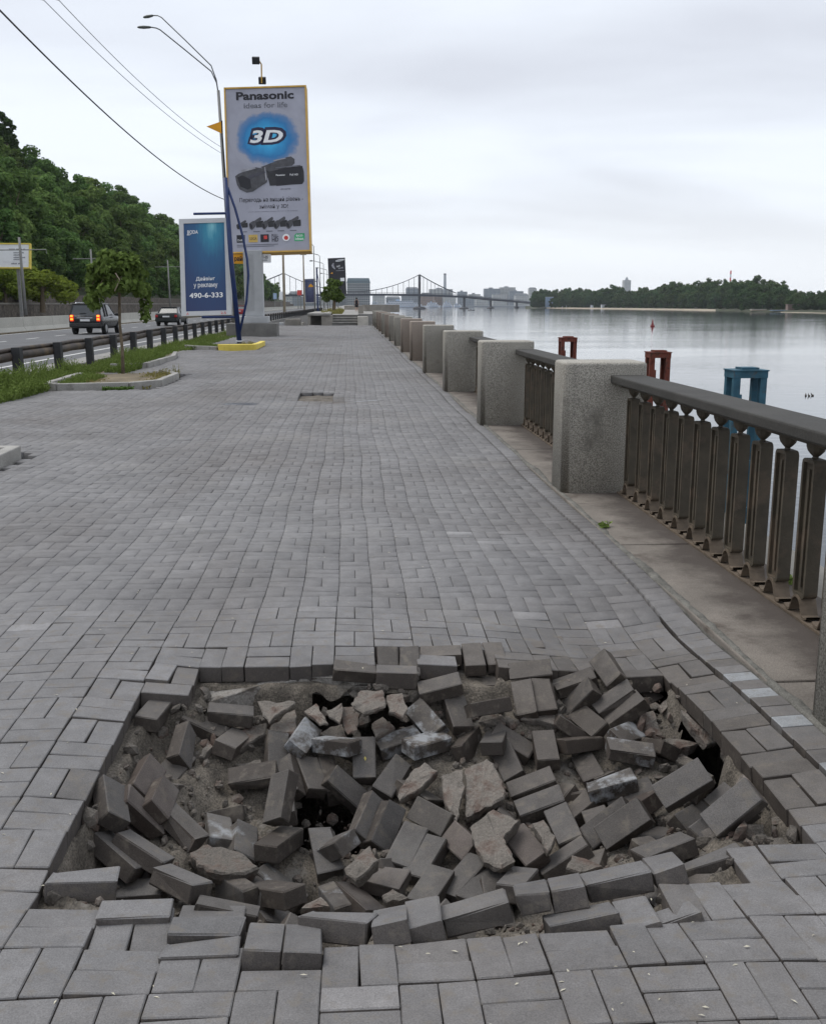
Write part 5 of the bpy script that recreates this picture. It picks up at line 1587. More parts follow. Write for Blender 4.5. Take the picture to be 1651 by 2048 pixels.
for u0, u1, m, key, mt in ((0.1, 0.2, 'ink', 'dolby', 'print_white'), (0.245, 0.355, 'print_gold', 'leica', 'ink'), (0.39, 0.49, 'ink', None, None), (0.525, 0.61, 'print_mid', 'full', 'panel_grey'), (0.8, 0.925, 'print_green', None, None)):
    z0, z1 = Z_(0.935), Z_(0.889)
    if key == 'full':
        text('full', 0.08 * W_, 0.018 * H_, (X_(0.567), -0.012, Z_(0.898)), M['ink_soft'], pn)
        text('hd2', 0.08 * W_, 0.026 * H_, (X_(0.567), -0.012, Z_(0.922)), M['ink_soft'], pn)
        continue
    pts = rect(X_(u0), X_(u1), z0, z1)
    if m == 'print_green': pts = [(X_(u0), z0), (X_(u1) - 0.1, z0), (X_(u1), z0 + 0.1), (X_(u1), z1), (X_(u0) + 0.1, z1), (X_(u0), z1 - 0.1)]
    flat('print_badge', pts, -0.012, M[m], pn)
    if key: text(key, (u1 - u0) * 0.75 * W_, 0.016 * H_, (X_((u0 + u1) / 2), -0.018, Z_(0.922 if key == 'dolby' else 0.912)), M[mt], pn)
flat('print_badge', rect(X_(0.43), X_(0.47), Z_(0.918), Z_(0.897)), -0.018, M['print_red'], pn)
text('eco1', 0.08 * W_, 0.012 * H_, (X_(0.862), -0.018, Z_(0.903)), M['print_white'], pn)
text('eco2', 0.1 * W_, 0.016 * H_, (X_(0.862), -0.018, Z_(0.921)), M['print_white'], pn)
def hi(pts, y=-0.027, m='pole_grey'): flat('print_highlight', P_uv(pts), y, M[m], pn)
hi([(0.17, 0.498), (0.345, 0.484), (0.36, 0.492), (0.19, 0.512)], m='print_mid')
hi([(0.26, 0.535), (0.47, 0.505), (0.475, 0.52), (0.275, 0.555)], m='ink_soft')
hi([(0.57, 0.445), (0.72, 0.432), (0.73, 0.437), (0.58, 0.452)], m='print_mid')
hi([(0.46, 0.487), (0.475, 0.484), (0.49, 0.56), (0.475, 0.566)], m='print_mid')
hi([(0.6, 0.489), (0.9, 0.478), (0.905, 0.483), (0.6, 0.494)], m='ink_grey')
def disc(cx_, cz_, r_, n=24, r2=None):
    return [(cx_ + r_ * math.cos(2 * math.pi * k / n), cz_ + r_ * math.sin(2 * math.pi * k / n)) for k in range(n)]
flat('print_seal', disc(X_(0.7), Z_(0.912), 0.21), -0.012, M['print_mid'], pn)
flat('print_seal', disc(X_(0.7), Z_(0.912), 0.185), -0.016, M['print_white'], pn)
flat('print_seal', disc(X_(0.7), Z_(0.914), 0.11, 10), -0.020, M['print_red'], pn)
flat('print_smallprint', rect(X_(0.1), X_(0.6), Z_(0.952), Z_(0.948)), -0.012, M['ink_grey'], pn)
flat('print_smallprint', rect(X_(0.1), X_(0.55), Z_(0.962), Z_(0.958)), -0.012, M['ink_grey'], pn)
# plates hanging under the panel
ys_ = MB().prism([(-0.62, -0.47), (0.02, -0.47), (0.2, -0.38), (0.3, -0.2), (0.32, 0.0), (-0.62, 0.0)], 0.06, axis='Y').build('yellow_plate', M['orange'], bb)
pp = U(486, 508, 51); ys_.location = (pp.x - base.x, 0.1, pp.z)
text('ray', 0.66, 0.3, (-0.12, -0.012, -0.24), M['ink'], ys_)
pp = U(519, 507, 51)
ph = MB().box(-0.56, 0.56, 0, 0.05, -0.44, -0.01).build('phone_plate', M['print_white'], bb); ph.location = (pp.x - base.x, 0.12, pp.z)
text('tel', 0.62, 0.14, (0.1, -0.012, -0.17), M['ink'], ph)
flat('print_smallprint', rect(-0.18, 0.38, -0.33, -0.3), -0.012, M['ink_grey'], ph)
# floodlights on top
pp = U(524, 172, 50.7)
fl_ = MB(); fl_.tube([(0.08, 0.2, -0.1), (0.1, 0.1, 0.75)], 0.035, 6); fl_.tube([(0.1, 0.1, 0.75), (-0.05, -0.4, 0.95)], 0.03, 6)
fo = fl_.build('light_mast', M['yellow_frame'], bb); fo.location = (pp.x - base.x, 0, pp.z)
for a, b, c in ((-0.12, -0.45, 0.8), (0.1, 0.35, 0.05)):
    q = MB().bbox(-0.18, 0.18, -0.12, 0.12, -0.16, 0.16, 0.02).build('floodlight', M['post_black'], fo); q.location = (a, b, c); q.rotation_euler = (0.4, 0, 0)

# ---- street lamps with two arms
def lamp(base_, height, arms, label, r_=0.085, group='street lamps along the road', detail=True):
    o = empty('street_lamp', base_); tag(o, label, 'street lamp', group)
    MB().tube([(0, 0, -0.1), (0, 0, height * 0.5), (0, 0, height)], [r_, r_ * 0.85, r_ * 0.6], 10).build('pole', M['pole_grey'], o, True)
    for (dx, dy, dz) in arms:
        n = 9
        pts = [Vector((0, 0, height - 0.3)), Vector((0.02 * dx, 0.02 * dy, height + 0.12 * dz)), Vector((0.09 * dx, 0.1 * dy, height + 0.3 * dz)), Vector((0.5 * dx, 0.5 * dy, height + 0.66 * dz)), Vector((0.86 * dx, 0.86 * dy, height + 0.97 * dz)), Vector((0.92 * dx, 0.92 * dy, height + 1.0 * dz)), Vector((dx, dy, height + 1.015 * dz))]
        a = MB().tube(pts, 0.032, 6).build('arm', M['lamp_metal'], o, True)
        e = pts[-1]; dr = Vector((dx, dy, 0.03 * abs(dx))).normalized()
        hd = MB()
        for s in range(1): pass
        hp = [(0.0, 0.05), (0.1, 0.09), (0.4, 0.12), (0.65, 0.09), (0.74, 0.03)]
        hd.tube([e + dr * q for q, _ in hp], [w_ for _, w_ in hp], 10)
        for v in hd.v: v.z = e.z + (v.z - e.z) * 0.7
        hd.build('lamp_head', M['lamp_head'], a, True)
    return o
pt = U(441, 176, 54.0)
lb = Vector((U(457, 520, 54.0).x, pt.y, 0))
pA = U(316, 24, 55.2); pB = U(311, 47, 53.2)
lm0 = lamp(lb, pt.z - 0.1, [(pA.x - pt.x, pA.y - pt.y, pA.z - pt.z), (pB.x - pt.x, pB.y - pt.y, pB.z - pt.z)], 'double armed street lamp rising behind the tall billboard', 0.13)
lm0.rotation_euler = (0, -0.034, 0)
for k, (px, py, dep) in enumerate(((627, 492, 142), (639, 512, 174), (646.5, 528, 209), (654, 541, 250), (659, 551, 300))):
    p = U(px, py, dep)
    lamp((p.x, p.y, 0), p.z, [(-2.2, 0.9, 0.75), (-2.2, -0.9, 0.55)], ['first', 'second', 'third', 'fourth', 'fifth'][k] + ' and ' + ['nearest', 'next nearer', 'middle', 'farther', 'farthest'][k] + ' of the small street lamps right of the tall billboard', 0.1)
for k, (px, pyb, pyt, dep, m, r_, lab) in enumerate(((569, 632, 470, 135, 'pole_tan', 0.19, 'tan concrete pole seen below the tall billboard'), (608.5, 616, 485, 165, 'pole_tan', 0.15, 'thinner tan pole left of the far lit sign'))):
    p = U(px, pyb, dep); q = U(px, pyt, dep)
    o = empty('utility_pole', (p.x, p.y, 0)); tag(o, lab, 'utility pole', 'poles along the road')
    MB().tube([(0, 0, -0.2), (0, 0, q.z)], [r_, r_ * 0.7], 10).build('pole', M[m], o, True)
    MB().box(-0.5, 0.5, -0.04, 0.04, q.z * 0.82, q.z * 0.82 + 0.1).build('crossarm', M['pole_grey'], o)
for k, (px, pyt, dep, arm, lab) in enumerate(((38, 474, 93.5, True, 'trolley wire pole standing in front of the white hoarding on the left'), (181, 498, 123, True, 'trolley wire pole with a crossarm left of the umbrella tree'), (335, 520, 175, False, 'trolley wire pole between the umbrella tree and the blue light box'))):
    q = U(px, pyt, dep)
    o = empty('trolley_pole', (q.x, q.y, 0.6)); tag(o, lab, 'utility pole', 'trolley wire poles before the slope')
    MB().tube([(0.08, 0, 0), (0, 0, q.z - 0.6)], [0.17, 0.11], 10).build('pole', M['pole_grey'], o, True)
    z = q.z - 0.6 - 1.15
    MB().tube([(-2.2, 0, z - 0.02), (2.4, 0, z + 0.03)], 0.045, 6).build('crossarm', M['pole_grey'], o)
    MB().tube([(2.4, 0, z + 0.03), (2.42, 0, z - 0.35)], 0.03, 5).build('insulator', M['pole_grey'], o)
# wires
def cable(name, pts, r_, m, label, sag=0.6, n=24):
    mb = MB()
    P = []
    for a, b in zip(pts[:-1], pts[1:]):
        for q in range(n):
            t = q / n
            p = a.lerp(b, t); p.z -= sag * 4 * t * (1 - t); P.append(p)
    P.append(pts[-1])
    mb.tube(P, r_, 5)
    tag(mb.build(name, M[m], None, True), label, 'wire')
def cable_through(a_px, a_dep, b_px, b_dep, ext):
    A = U(*a_px, a_dep); B = U(*b_px, b_dep)
    return [A, B, B + (B - A) * ext]
cable('overhead_cable', cable_through((447, 398), 53.7, (-6, 14), 22, 0.25), 0.022, 'wire', 'thick black cable sloping from the top left down to the lamp pole', 0.55)
cable('thin_wire', cable_through((441, 305), 53.7, (88, 0), 30, 0.25), 0.012, 'thin_wire', 'lower one of two thin pale wires running to the lamp pole', 0.35)
cable('thin_wire', cable_through((441, 293), 53.7, (118, 0), 30, 0.25), 0.012, 'thin_wire', 'upper one of two thin pale wires running to the lamp pole', 0.35)

# ---- blue pole with the light box
zb = 42.5
pb = hit(479, 687); pt = U(462, 367, zb)
cl = empty('lightbox_sign', (pb.x, pb.y, 0)); tag(cl, 'blue pole carrying a framed blue light box poster and a small yellow flag', 'sign')
rel = lambda px, py, dy=0.0: Vector((U(px, py, zb).x - pb.x, dy, U(px, py, zb).z))
MB().tube([(0, 0, 0), rel(470, 530), rel(462, 367)], [0.105, 0.1, 0.095], 12).build('pole', M['blue_pole'], cl, True)
MB().lathe([(0.16, 0.0), (0.16, 0.04), (0.12, 0.06)], 12).build('base_plate', M['frame_white'], cl).location = (0, 0, 0.07)
MB().tube([rel(466, 385, 0.05), rel(480, 425, -0.1), rel(493, 475, -0.15), rel(501, 520, -0.15), rel(503, 552, -0.15), rel(498, 603, -0.1), rel(480, 676, 0)], 0.05, 8).build('bow_tube', M['blue_pole'], cl, True)
MB().tube([rel(462, 370), rel(458.5, 290), rel(458, 262)], 0.03, 6).build('flag_rod', M['post_black'], cl)
f0, f1, f2 = rel(458, 263), rel(429, 273), rel(458, 286)
MB().add([f0 + Vector((0, -0.01, 0)), f1, f2 + Vector((0, -0.01, 0)), f0 + Vector((0, 0.01, 0)), f1 + Vector((0, 0.02, 0)), f2 + Vector((0, 0.01, 0))], [(0, 1, 2), (5, 4, 3), (0, 3, 4, 1), (1, 4, 5, 2), (2, 5, 3, 0)]).build('flag', M['orange'], cl)
for a, b in (((400, 435), (465, 433.5)), ((410, 633.5), (476, 633))):
    MB().tube([rel(*a), rel(*b)], 0.05, 8).build('bracket', M['blue_pole'], cl)
o1, eu1, W1, H1 = corner_frame((361, 442), (459, 439.5), (467.5, 629), (371, 632), zb)
bx_ = MB().box(-W1 / 2 + 0.03, W1 / 2 - 0.03, 0.012, 0.28, 0.03, H1 - 0.03).build('light_box', M['frame_white'], cl)
bx_.location = (o1.x - pb.x, 0, o1.z); bx_.rotation_euler = eu1
mb = MB()
fw = 0.19
mb.box(-W1 / 2, W1 / 2, -0.03, 0.3, 0, fw); mb.box(-W1 / 2, W1 / 2, -0.03, 0.3, H1 - fw, H1)
mb.box(-W1 / 2, -W1 / 2 + fw, -0.028, 0.298, fw, H1 - fw); mb.box(W1 / 2 - fw, W1 / 2, -0.028, 0.298, fw, H1 - fw)
mb.build('frame', M['frame_white'], bx_)
grad_mat('print_sea', [(0.0, (0.22, 0.55, 0.62)), (0.14, (0.03, 0.25, 0.38)), (0.36, (0.012, 0.1, 0.23)), (0.7, (0.012, 0.05, 0.15)), (1.0, (0.016, 0.035, 0.12))], 0.32, 1.75, 1.9, 3.9, 2.6, 0.12, (3.0, 1, 0.5))
po_ = flat('poster', rect(-W1 / 2 + fw, W1 / 2 - fw, -H1 / 2 + fw, H1 / 2 - fw), 0, M['print_sea'], bx_); po_.location = (0, 0.004, H1 / 2)
def ptx(key, cx_, cv, w_, h_, m='print_white'): text(key, w_ * W1, h_ * H1, ((cx_ - 0.5) * W1, -0.01, (1 - cv) * H1), M[m], bx_)
ptx('div1', 0.5, 0.622, 0.38, 0.046); ptx('div2', 0.5, 0.695, 0.48, 0.05); ptx('num', 0.505, 0.79, 0.67, 0.054)
text('a', 0.1, 0.1, (-W1 / 2 + 0.26, -0.04, 0.09), M['print_red'], bx_); text('n25', 0.22, 0.1, (W1 / 2 - 0.32, -0.04, 0.09), M['print_red'], bx_)
text('boda', 0.44, 0.15, (-W1 / 2 + 0.56, -0.01, H1 - 0.55), M['print_white'], bx_)
flat('print_bracket', [(-W1 / 2 + 0.32, H1 - 0.68), (-W1 / 2 + 0.4, H1 - 0.68), (-W1 / 2 + 0.52, H1 - 0.655), (-W1 / 2 + 0.32, H1 - 0.64)], -0.01, M['print_white'], bx_)

# ---- far signs along the promenade
def small_sign(label, tl, tr, br_, bl, dep, col, legs, frame=None, group=None, gm=None):
    o0, e0, w0, h0 = corner_frame(tl, tr, br_, bl, dep)
    o = empty('advertising_sign', (o0.x, o0.y, 0)); tag(o, label, 'sign', group)
    b = MB().box(-w0 / 2, w0 / 2, 0, 0.3, 0, h0).build('panel', M[col], o); b.location = (0, 0, o0.z); b.rotation_euler = e0
    if frame:
        mb = MB(); t = min(0.05 * w0, 0.13)
        mb.box(-w0 / 2 - t, w0 / 2 + t, -0.05, 0.33, -t, 0); mb.box(-w0 / 2 - t, w0 / 2 + t, -0.05, 0.33, h0, h0 + t); mb.box(-w0 / 2 - t, -w0 / 2, -0.05, 0.33, 0, h0); mb.box(w0 / 2, w0 / 2 + t, -0.05, 0.33, 0, h0)
        mb.build('frame', M[frame], b)
    for lx in legs:
        MB().box(lx * w0 - 0.14, lx * w0 + 0.14, 0.05, 0.25, -0.2, o0.z + 0.2).build('post', M['pole_grey'], o)
    return o, b, w0, h0
o, b, w0, h0 = small_sign('tall black billboard behind the round tree, cyclist and white oval on it', (656, 516), (690, 515), (693, 588), (658, 590), 240, 'ink', (0.0,))
flat('print_oval', [(0.2 * w0 + 0.26 * w0 * math.cos(a), 0.93 * h0 + 0.028 * h0 * math.sin(a) + 0.04 * h0 * math.cos(a) * 0.4) for a in [k * 0.3 for k in range(21)]], -0.03, M['print_white'], b)
text('sam', 0.36 * w0, 0.022 * h0, (0.2 * w0, -0.06, 0.93 * h0), M['print_navy'], b, 0, -0.05)
text('fast', 0.22 * w0, 0.045 * h0, (0.1 * w0, -0.03, 0.77 * h0), M['print_white'], b, 0, -0.2)
text('more', 0.3 * w0, 0.045 * h0, (0.24 * w0, -0.03, 0.72 * h0), M['print_mid'], b, 0, -0.15)
flat('print_line', rect(-0.05 * w0, 0.42 * w0, 0.645 * h0, 0.655 * h0), -0.03, M['print_mid'], b)
flat('print_cyclist', [(-0.22 * w0, 0.86 * h0), (-0.15 * w0, 0.87 * h0), (-0.17 * w0, 0.8 * h0), (-0.08 * w0, 0.7 * h0), (-0.12 * w0, 0.69 * h0), (-0.24 * w0, 0.74 * h0), (-0.3 * w0, 0.8 * h0)], -0.03, M['print_mid'], b)
flat('print_wheel', [(-0.38 * w0, 0.58 * h0), (-0.26 * w0, 0.62 * h0), (-0.24 * w0, 0.57 * h0)], -0.03, M['orange'], b)
flat('print_picture', rect(0.18 * w0, 0.42 * w0, 0.36 * h0, 0.45 * h0), -0.03, M['print_white'], b)
grad_mat('print_night', [(0.0, (0.1, 0.12, 0.2)), (0.5, (0.04, 0.05, 0.12)), (1.0, (0.01, 0.014, 0.06))], 0, 1.0, 1.2, 2.6, 3.5, 0.6)
o, b, w0, h0 = small_sign('smaller blue light box sign with a yellow shape, far right of the tall billboard', (610, 558.5), (630, 558), (631, 604), (611, 605), 168, 'print_navy', (), 'frame_white')
pp = flat('poster', rect(-w0 / 2 + 0.02, w0 / 2 - 0.02, -h0 / 2, h0 / 2), -0.02, M['print_night'], b); pp.location.z = h0 / 2
flat('print_shape', [(-0.2 * w0, 0.66 * h0), (0.3 * w0, 0.66 * h0), (0.34 * w0, 0.7 * h0), (0.1 * w0, 0.8 * h0), (-0.05 * w0, 0.77 * h0)], -0.04, M['orange'], b)
q = U(634.5, 537, 168); q2 = U(634.5, 560, 168)
MB().tube([(q.x - o.location.x, 0.1, -0.2), (q.x - o.location.x - 0.08, 0.1, q.z)], 0.13, 8).build('pole', M['blue_pole'], o)
MB().tube([(q.x - o.location.x, 0.1, q2.z - 0.2), (-1.2, 0.1, q2.z - 0.25)], 0.06, 6).build('bracket', M['blue_pole'], o)
MB().tube([(q.x - o.location.x - 0.05, 0.1, q.z - 0.5), (q.x - o.location.x + 0.55, 0.1, 3.6), (q.x - o.location.x + 0.3, 0.1, 1.5)], 0.05, 6).build('bow_tube', M['blue_pole'], o)
small_sign('red and white roadside sign far down the road', (594, 580), (603, 580), (603, 590), (594, 590), 330, 'print_red', (-0.3, 0.3))
small_sign('white roadside poster far down the road, right of another like it', (558, 583), (566, 583), (566, 599), (558, 599), 300, 'print_white', (0.0,), None)
small_sign('pale roadside poster far down the road, leftmost of two', (546, 586), (553, 586), (553, 598), (546, 598), 320, 'ship_hull', (0.0,))
# hoarding at the left picture edge
o, b, w0, h0 = small_sign('white hoarding with a yellow frame before the wooded slope at the left edge', (-60, 488), (57, 489), (58, 534), (-60, 534), 96.5, 'print_white', (-0.3, 0.3), 'yellow_paint')
mb = MB()
for k, (x0, x1, z) in enumerate(((0.16, 0.44, 0.78), (0.24, 0.42, 0.63), (0.24, 0.34, 0.53), (0.24, 0.44, 0.42), (0.24, 0.36, 0.33), (0.2, 0.4, 0.15))):
    n = int((x1 - x0) * 60)
    for q in range(n):
        if q % 7 == 6: continue
        xa = x0 + (x1 - x0) * q / n
        mb.box(xa * w0, (xa + 0.011) * w0, -0.02, -0.012, (z - (0.035 if k == 0 else 0.018)) * h0, (z + (0.035 if k == 0 else 0.022 + 0.008 * (q % 3))) * h0)
mb.build('print_lines', M['ink_grey'], b)
flat('print_line', rect(0.05 * w0, 0.46 * w0, 0.225 * h0, 0.232 * h0), -0.02, M['print_mid'], b)

# ================================================================== CARS
def loft(mb, rings):
    n = len(rings[0])
    mb.add([p for r_ in rings for p in r_], [(i * n + k, i * n + (k + 1) % n, (i + 1) * n + (k + 1) % n, (i + 1) * n + k) for i in range(len(rings) - 1) for k in range(n)] + [tuple(range(n))[::-1], tuple((len(rings) - 1) * n + k for k in range(n))])
def car(label, loc, rz, paint, suv=True, lit=False, grp='cars driving away on the road'):
    o = empty('car', loc, rz); tag(o, label, 'car', grp)
    L_, hw, zb_, belt, roof = (4.5, 0.9, 0.34, 1.0, 1.66) if suv else (4.5, 0.87, 0.28, 0.9, 1.42)
    def ring(y, w_, z0, z1):
        return [Vector((a * w_, y, z)) for a, z in ((-0.86, z0), (-0.97, z0 + 0.14), (-1.0, z0 + 0.3), (-1.0, z1 - 0.16), (-0.93, z1), (0.93, z1), (1.0, z1 - 0.16), (1.0, z0 + 0.3), (0.97, z0 + 0.14), (0.86, z0))]
    mb = MB()
    if suv: st = [(0.0, 0.86, 0.45, 0.98), (0.06, 0.89, 0.36, 1.02), (0.5, 0.9, 0.32, 1.02), (2.4, 0.9, 0.3, 1.0), (3.3, 0.9, 0.3, 1.0), (4.0, 0.88, 0.32, 0.92), (4.4, 0.8, 0.36, 0.82), (4.5, 0.7, 0.42, 0.74)]
    else: st = [(0.0, 0.78, 0.42, 0.88), (0.08, 0.84, 0.32, 0.96), (0.7, 0.87, 0.26, 0.98), (1.4, 0.87, 0.24, 0.92), (3.2, 0.87, 0.24, 0.92), (3.9, 0.85, 0.27, 0.84), (4.4, 0.76, 0.32, 0.72), (4.5, 0.66, 0.38, 0.62)]
    loft(mb, [ring(*s) for s in st])
    mb.build('body', M[paint], o, True)
    # glasshouse
    mb = MB()
    if suv: g = [((0.03, 0.84, belt), (0.34, 0.7, roof - 0.02)), ((2.9, 0.85, belt - 0.02), (2.0, 0.7, roof - 0.02)), ((3.4, 0.78, belt - 0.03), (2.35, 0.66, roof - 0.06))]
    else: g = [((0.55, 0.76, belt), (1.25, 0.6, roof - 0.05)), ((2.7, 0.8, belt - 0.03), (2.2, 0.62, roof - 0.01)), ((3.35, 0.74, belt - 0.05), (2.55, 0.6, roof - 0.06))]
    rings = []
    for (y0, w0, z0), (y1, w1, z1) in g: rings.append([Vector((-w0, y0, z0 - 0.04)), Vector((-w1, y1, z1)), Vector((w1, y1, z1)), Vector((w0, y0, z0 - 0.04))])
    loft(mb, rings); mb.build('window_glass', M['car_glass'], o)
    (y0, w0, z0), (y1, w1, z1) = g[0]
    (y2, w2, z2), (y3, w3, z3) = g[2]
    mb = MB()
    mb.bbox(-w1 - 0.02, w1 + 0.02, y1 - 0.06, y3 + 0.04, roof - 0.06, roof + 0.01, 0.025)
    for s in (-1, 1):
        mb.tube([(s * w0, y0 + 0.02, z0 - 0.02), (s * w1, y1, z1)], 0.05, 6); mb.tube([(s * w2, y2, z2), (s * w3, y3, z3)], 0.035, 6)
        ym = (y1 + y3) / 2 + 0.1
        mb.tube([(s * (w0 + 0.01), ym, z0 - 0.02), (s * (w1 + 0.01), ym, z1)], 0.04, 6)
        if suv: mb.tube([(s * (w0 + 0.01), 0.95, z0 - 0.02), (s * (w1 + 0.01), 1.0, z1)], 0.05, 6)
    mb.build('roof', M[paint], o)
    if suv:
        for s in (-1, 1): MB().tube([(s * 0.6, 0.5, roof + 0.0), (s * 0.6, 0.55, roof + 0.06), (s * 0.6, 2.0, roof + 0.06), (s * 0.6, 2.05, roof)], 0.02, 6).build('roof_rail', M['chrome'], o)
    MB().bbox(-hw * 0.95, hw * 0.95, -0.09, 0.12, 0.4 if suv else 0.34, 0.62 if suv else 0.58, 0.04).build('bumper', M['car_black' if suv else paint], o)
    for s in (-1, 1):
        tl = MB().bbox(s * 0.72 - 0.1, s * 0.72 + 0.1, -0.03, 0.12, 0.72 if suv else 0.66, 1.06 if suv else 0.84, 0.03).build('tail_light', M['tail_lit' if lit else 'tail_red'], o)
        if lit:
            for z in (0.78, 0.95): MB().bbox(s * 0.72 - 0.075, s * 0.72 + 0.075, -0.045, 0.0, z, z + 0.1, 0.02).build('lit_bulb', M['tail_core'], tl)
        MB().bbox(s * (hw + 0.12) - 0.1, s * (hw + 0.12) + 0.1, (y2 + y3) / 2 - 0.1, (y2 + y3) / 2 + 0.02, belt - 0.02, belt + 0.14, 0.03).build('mirror', M[paint], o)
        for y in (0.85, 3.55):
            wh = MB(); wh.tube([(s * (hw - 0.19), y, 0.33), (s * (hw + 0.01), y, 0.33)], [0.33, 0.33], 18)
            ww = wh.build('wheel', M['tyre'], o)
            MB().tube([(s * (hw + 0.008), y, 0.33), (s * (hw + 0.02), y, 0.33)], [0.2, 0.19], 12).build('rim', M['rim'], ww)
    MB().box(-0.26, 0.26, -0.045, -0.02, 0.72 if suv else 0.66, 0.83 if suv else 0.77).build('number_plate', M['plate'], o)
    if suv:
        MB().box(-0.42, 0.42, -0.035, 0.0, 0.885, 0.92).build('chrome_bar', M['chrome'], o)
        MB().tube([(-0.3, 0.08, 1.14), (0.05, 0.09, 1.16)], 0.015, 5).build('wiper', M['post_black'], o)
    return o
p = hit(172, 669, -0.02); car('dark estate sized car with glowing brake lights on the road', p, R(-2), 'car_black', True, True)
p = hit(333, 652, -0.02); car('dark saloon car farther up the road, left of the blue light box', p, R(-2), 'car_green', False, False)
p = hit(478, 632.5, -0.02); car('red car half hidden behind the blue pole of the light box', p, R(-2), 'car_red', False, False)

# ================================================================== THE END OF THE PROMENADE
Zs = 79.3
def bx(label, cat, name, x0, x1, dep, z0, z1, dy, m, b=0.03):
    a = U(x0, 640, dep); c = U(x1, 640, dep)
    o = MB().bbox(a.x, c.x, 0, dy, z0, z1, b).build(name, M[m]); o.location = (0, a.y, 0)
    if label: tag(o, label, cat)
    return o
st = empty('stone_steps', (U(690, 640, Zs).x, U(690, 640, Zs).y, 0)); tag(st, 'grey stone steps leading up at the far end of the promenade', 'steps')
wS = (U(717, 640, Zs).x - U(664, 640, Zs).x) / 2
for k in range(4):
    MB().box(-wS, wS, 0.36 * k + 0.05, 0.36 * (k + 1) + (6 if k == 3 else 0.04), -0.1, 0.2 * (k + 1) - 0.065).build('riser', M['pedestal'], st)
    MB().bbox(-wS, wS, 0.36 * k, 0.36 * (k + 1) + (6 if k == 3 else 0.04), 0.2 * (k + 1) - 0.062, 0.2 * (k + 1), 0.012).build('step', M['kerb'], st)
bx('pale squared stone block at the right of the far steps', 'stone block', 'stone_block', 715, 736, 79.0, -0.1, 0.66, 1.2, 'pale_block')
bx('grey stone post beside the walking person at the far steps', 'stone block', 'stone_block', 716.5, 727, 90, -0.1, 1.5, 1.0, 'stone_block')
pw = empty('stone_parapet', (U(640, 640, Zs).x, U(640, 640, Zs).y, 0)); tag(pw, 'low stone parapet with a thick overhanging slab left of the far steps', 'parapet')
L0 = U(614.5, 640, Zs).x - pw.location.x; L1 = U(665, 640, Zs).x - pw.location.x
MB().bbox(L0, L1 - 0.2, -0.15, 20, 0.72, 0.92, 0.03).build('slab', M['kerb'], pw)
MB().bbox(L0 + 0.05, L0 + 0.25, 0.0, 0.8, -0.1, 0.718, 0.02).build('support', M['stone_block'], pw)
MB().bbox(L0 + 1.1, L1, 0.0, 20, -0.1, 0.718, 0.02).build('support', M['stone_block'], pw)
MB().bbox(L0 + 0.25, L0 + 1.1, 1.2, 1.5, -0.1, 0.718, 0.02).build('back_wall', M['pedestal'], pw)
bx('low rough stone block left of the parapet slab', 'stone block', 'stone_block', 570, 600, 82, -0.1, 0.42, 1.0, 'stone_block')
bx('small pale stone lying between the block and the parapet slab', 'stone', 'stone', 602, 607, 81, -0.1, 0.16, 0.3, 'pale_block', 0.03)
bx('small white stone lying left of the low rough block', 'stone', 'stone', 558, 567, 83, -0.1, 0.12, 0.3, 'frame_white', 0.03)
ty = U(690, 640, Zs).y + 1.4
te = MB().box(U(613, 640, Zs).x, 2.6, ty + 5.6, 900, -0.2, 0.79).build('upper_terrace', M['shoulder']); tag(te, kind='structure')
lawn = meshobj('terrace_lawn', [(U(648, 620, 100).x, 86, 0.8), (U(686, 620, 100).x, 86, 0.8), (U(683, 620, 100).x, 150, 0.8), (U(640, 620, 100).x, 150, 0.8)], [(0, 1, 2, 3)], M['soil']); tag(lawn, kind='structure')
gx0, gx1 = U(650, 620, 100).x, U(686, 620, 100).x
wd = link(D.objects.new('terrace_grass', quads('terrace_grass', weeds(2500, [(gx0, gx1, 86, 130, 1.0, 0.7)], 0.5, rnd, 0.02) + np.array([0, 0, 0.8], dtype=float), M['dry_grass']))); tag(wd, kind='stuff')
rndt = np.random.default_rng(77)
rt = U(667, 622, 100)
rm = tree_mesh(77, 3.2, 1.02, 0.25, 34, 3800, 0.17, M['leaf_catalpa'])
put_tree(rm, (rt.x, rt.y, 0.8), (1, 1, 1.0), 0, 'small round leafy tree standing before the black billboard', 'tree', None, 'round_tree')
par = MB().bbox(0, 4.4, 0, 0.5, 0.7, 1.55, 0.03).build('stone_parapet', M['stone_block']); par.location = U(724, 612, 118); par.location.z = 0
tag(par, 'long dark topped parapet at the water side beyond the far steps', 'parapet')
par2 = MB().bbox(0, 3.6, 0, 0.5, 0.7, 1.42, 0.03).build('stone_parapet', M['stone_block']); par2.location = U(688, 612, 150); par2.location.z = 0
tag(par2, 'farther stretch of stone parapet behind the walking person', 'parapet')

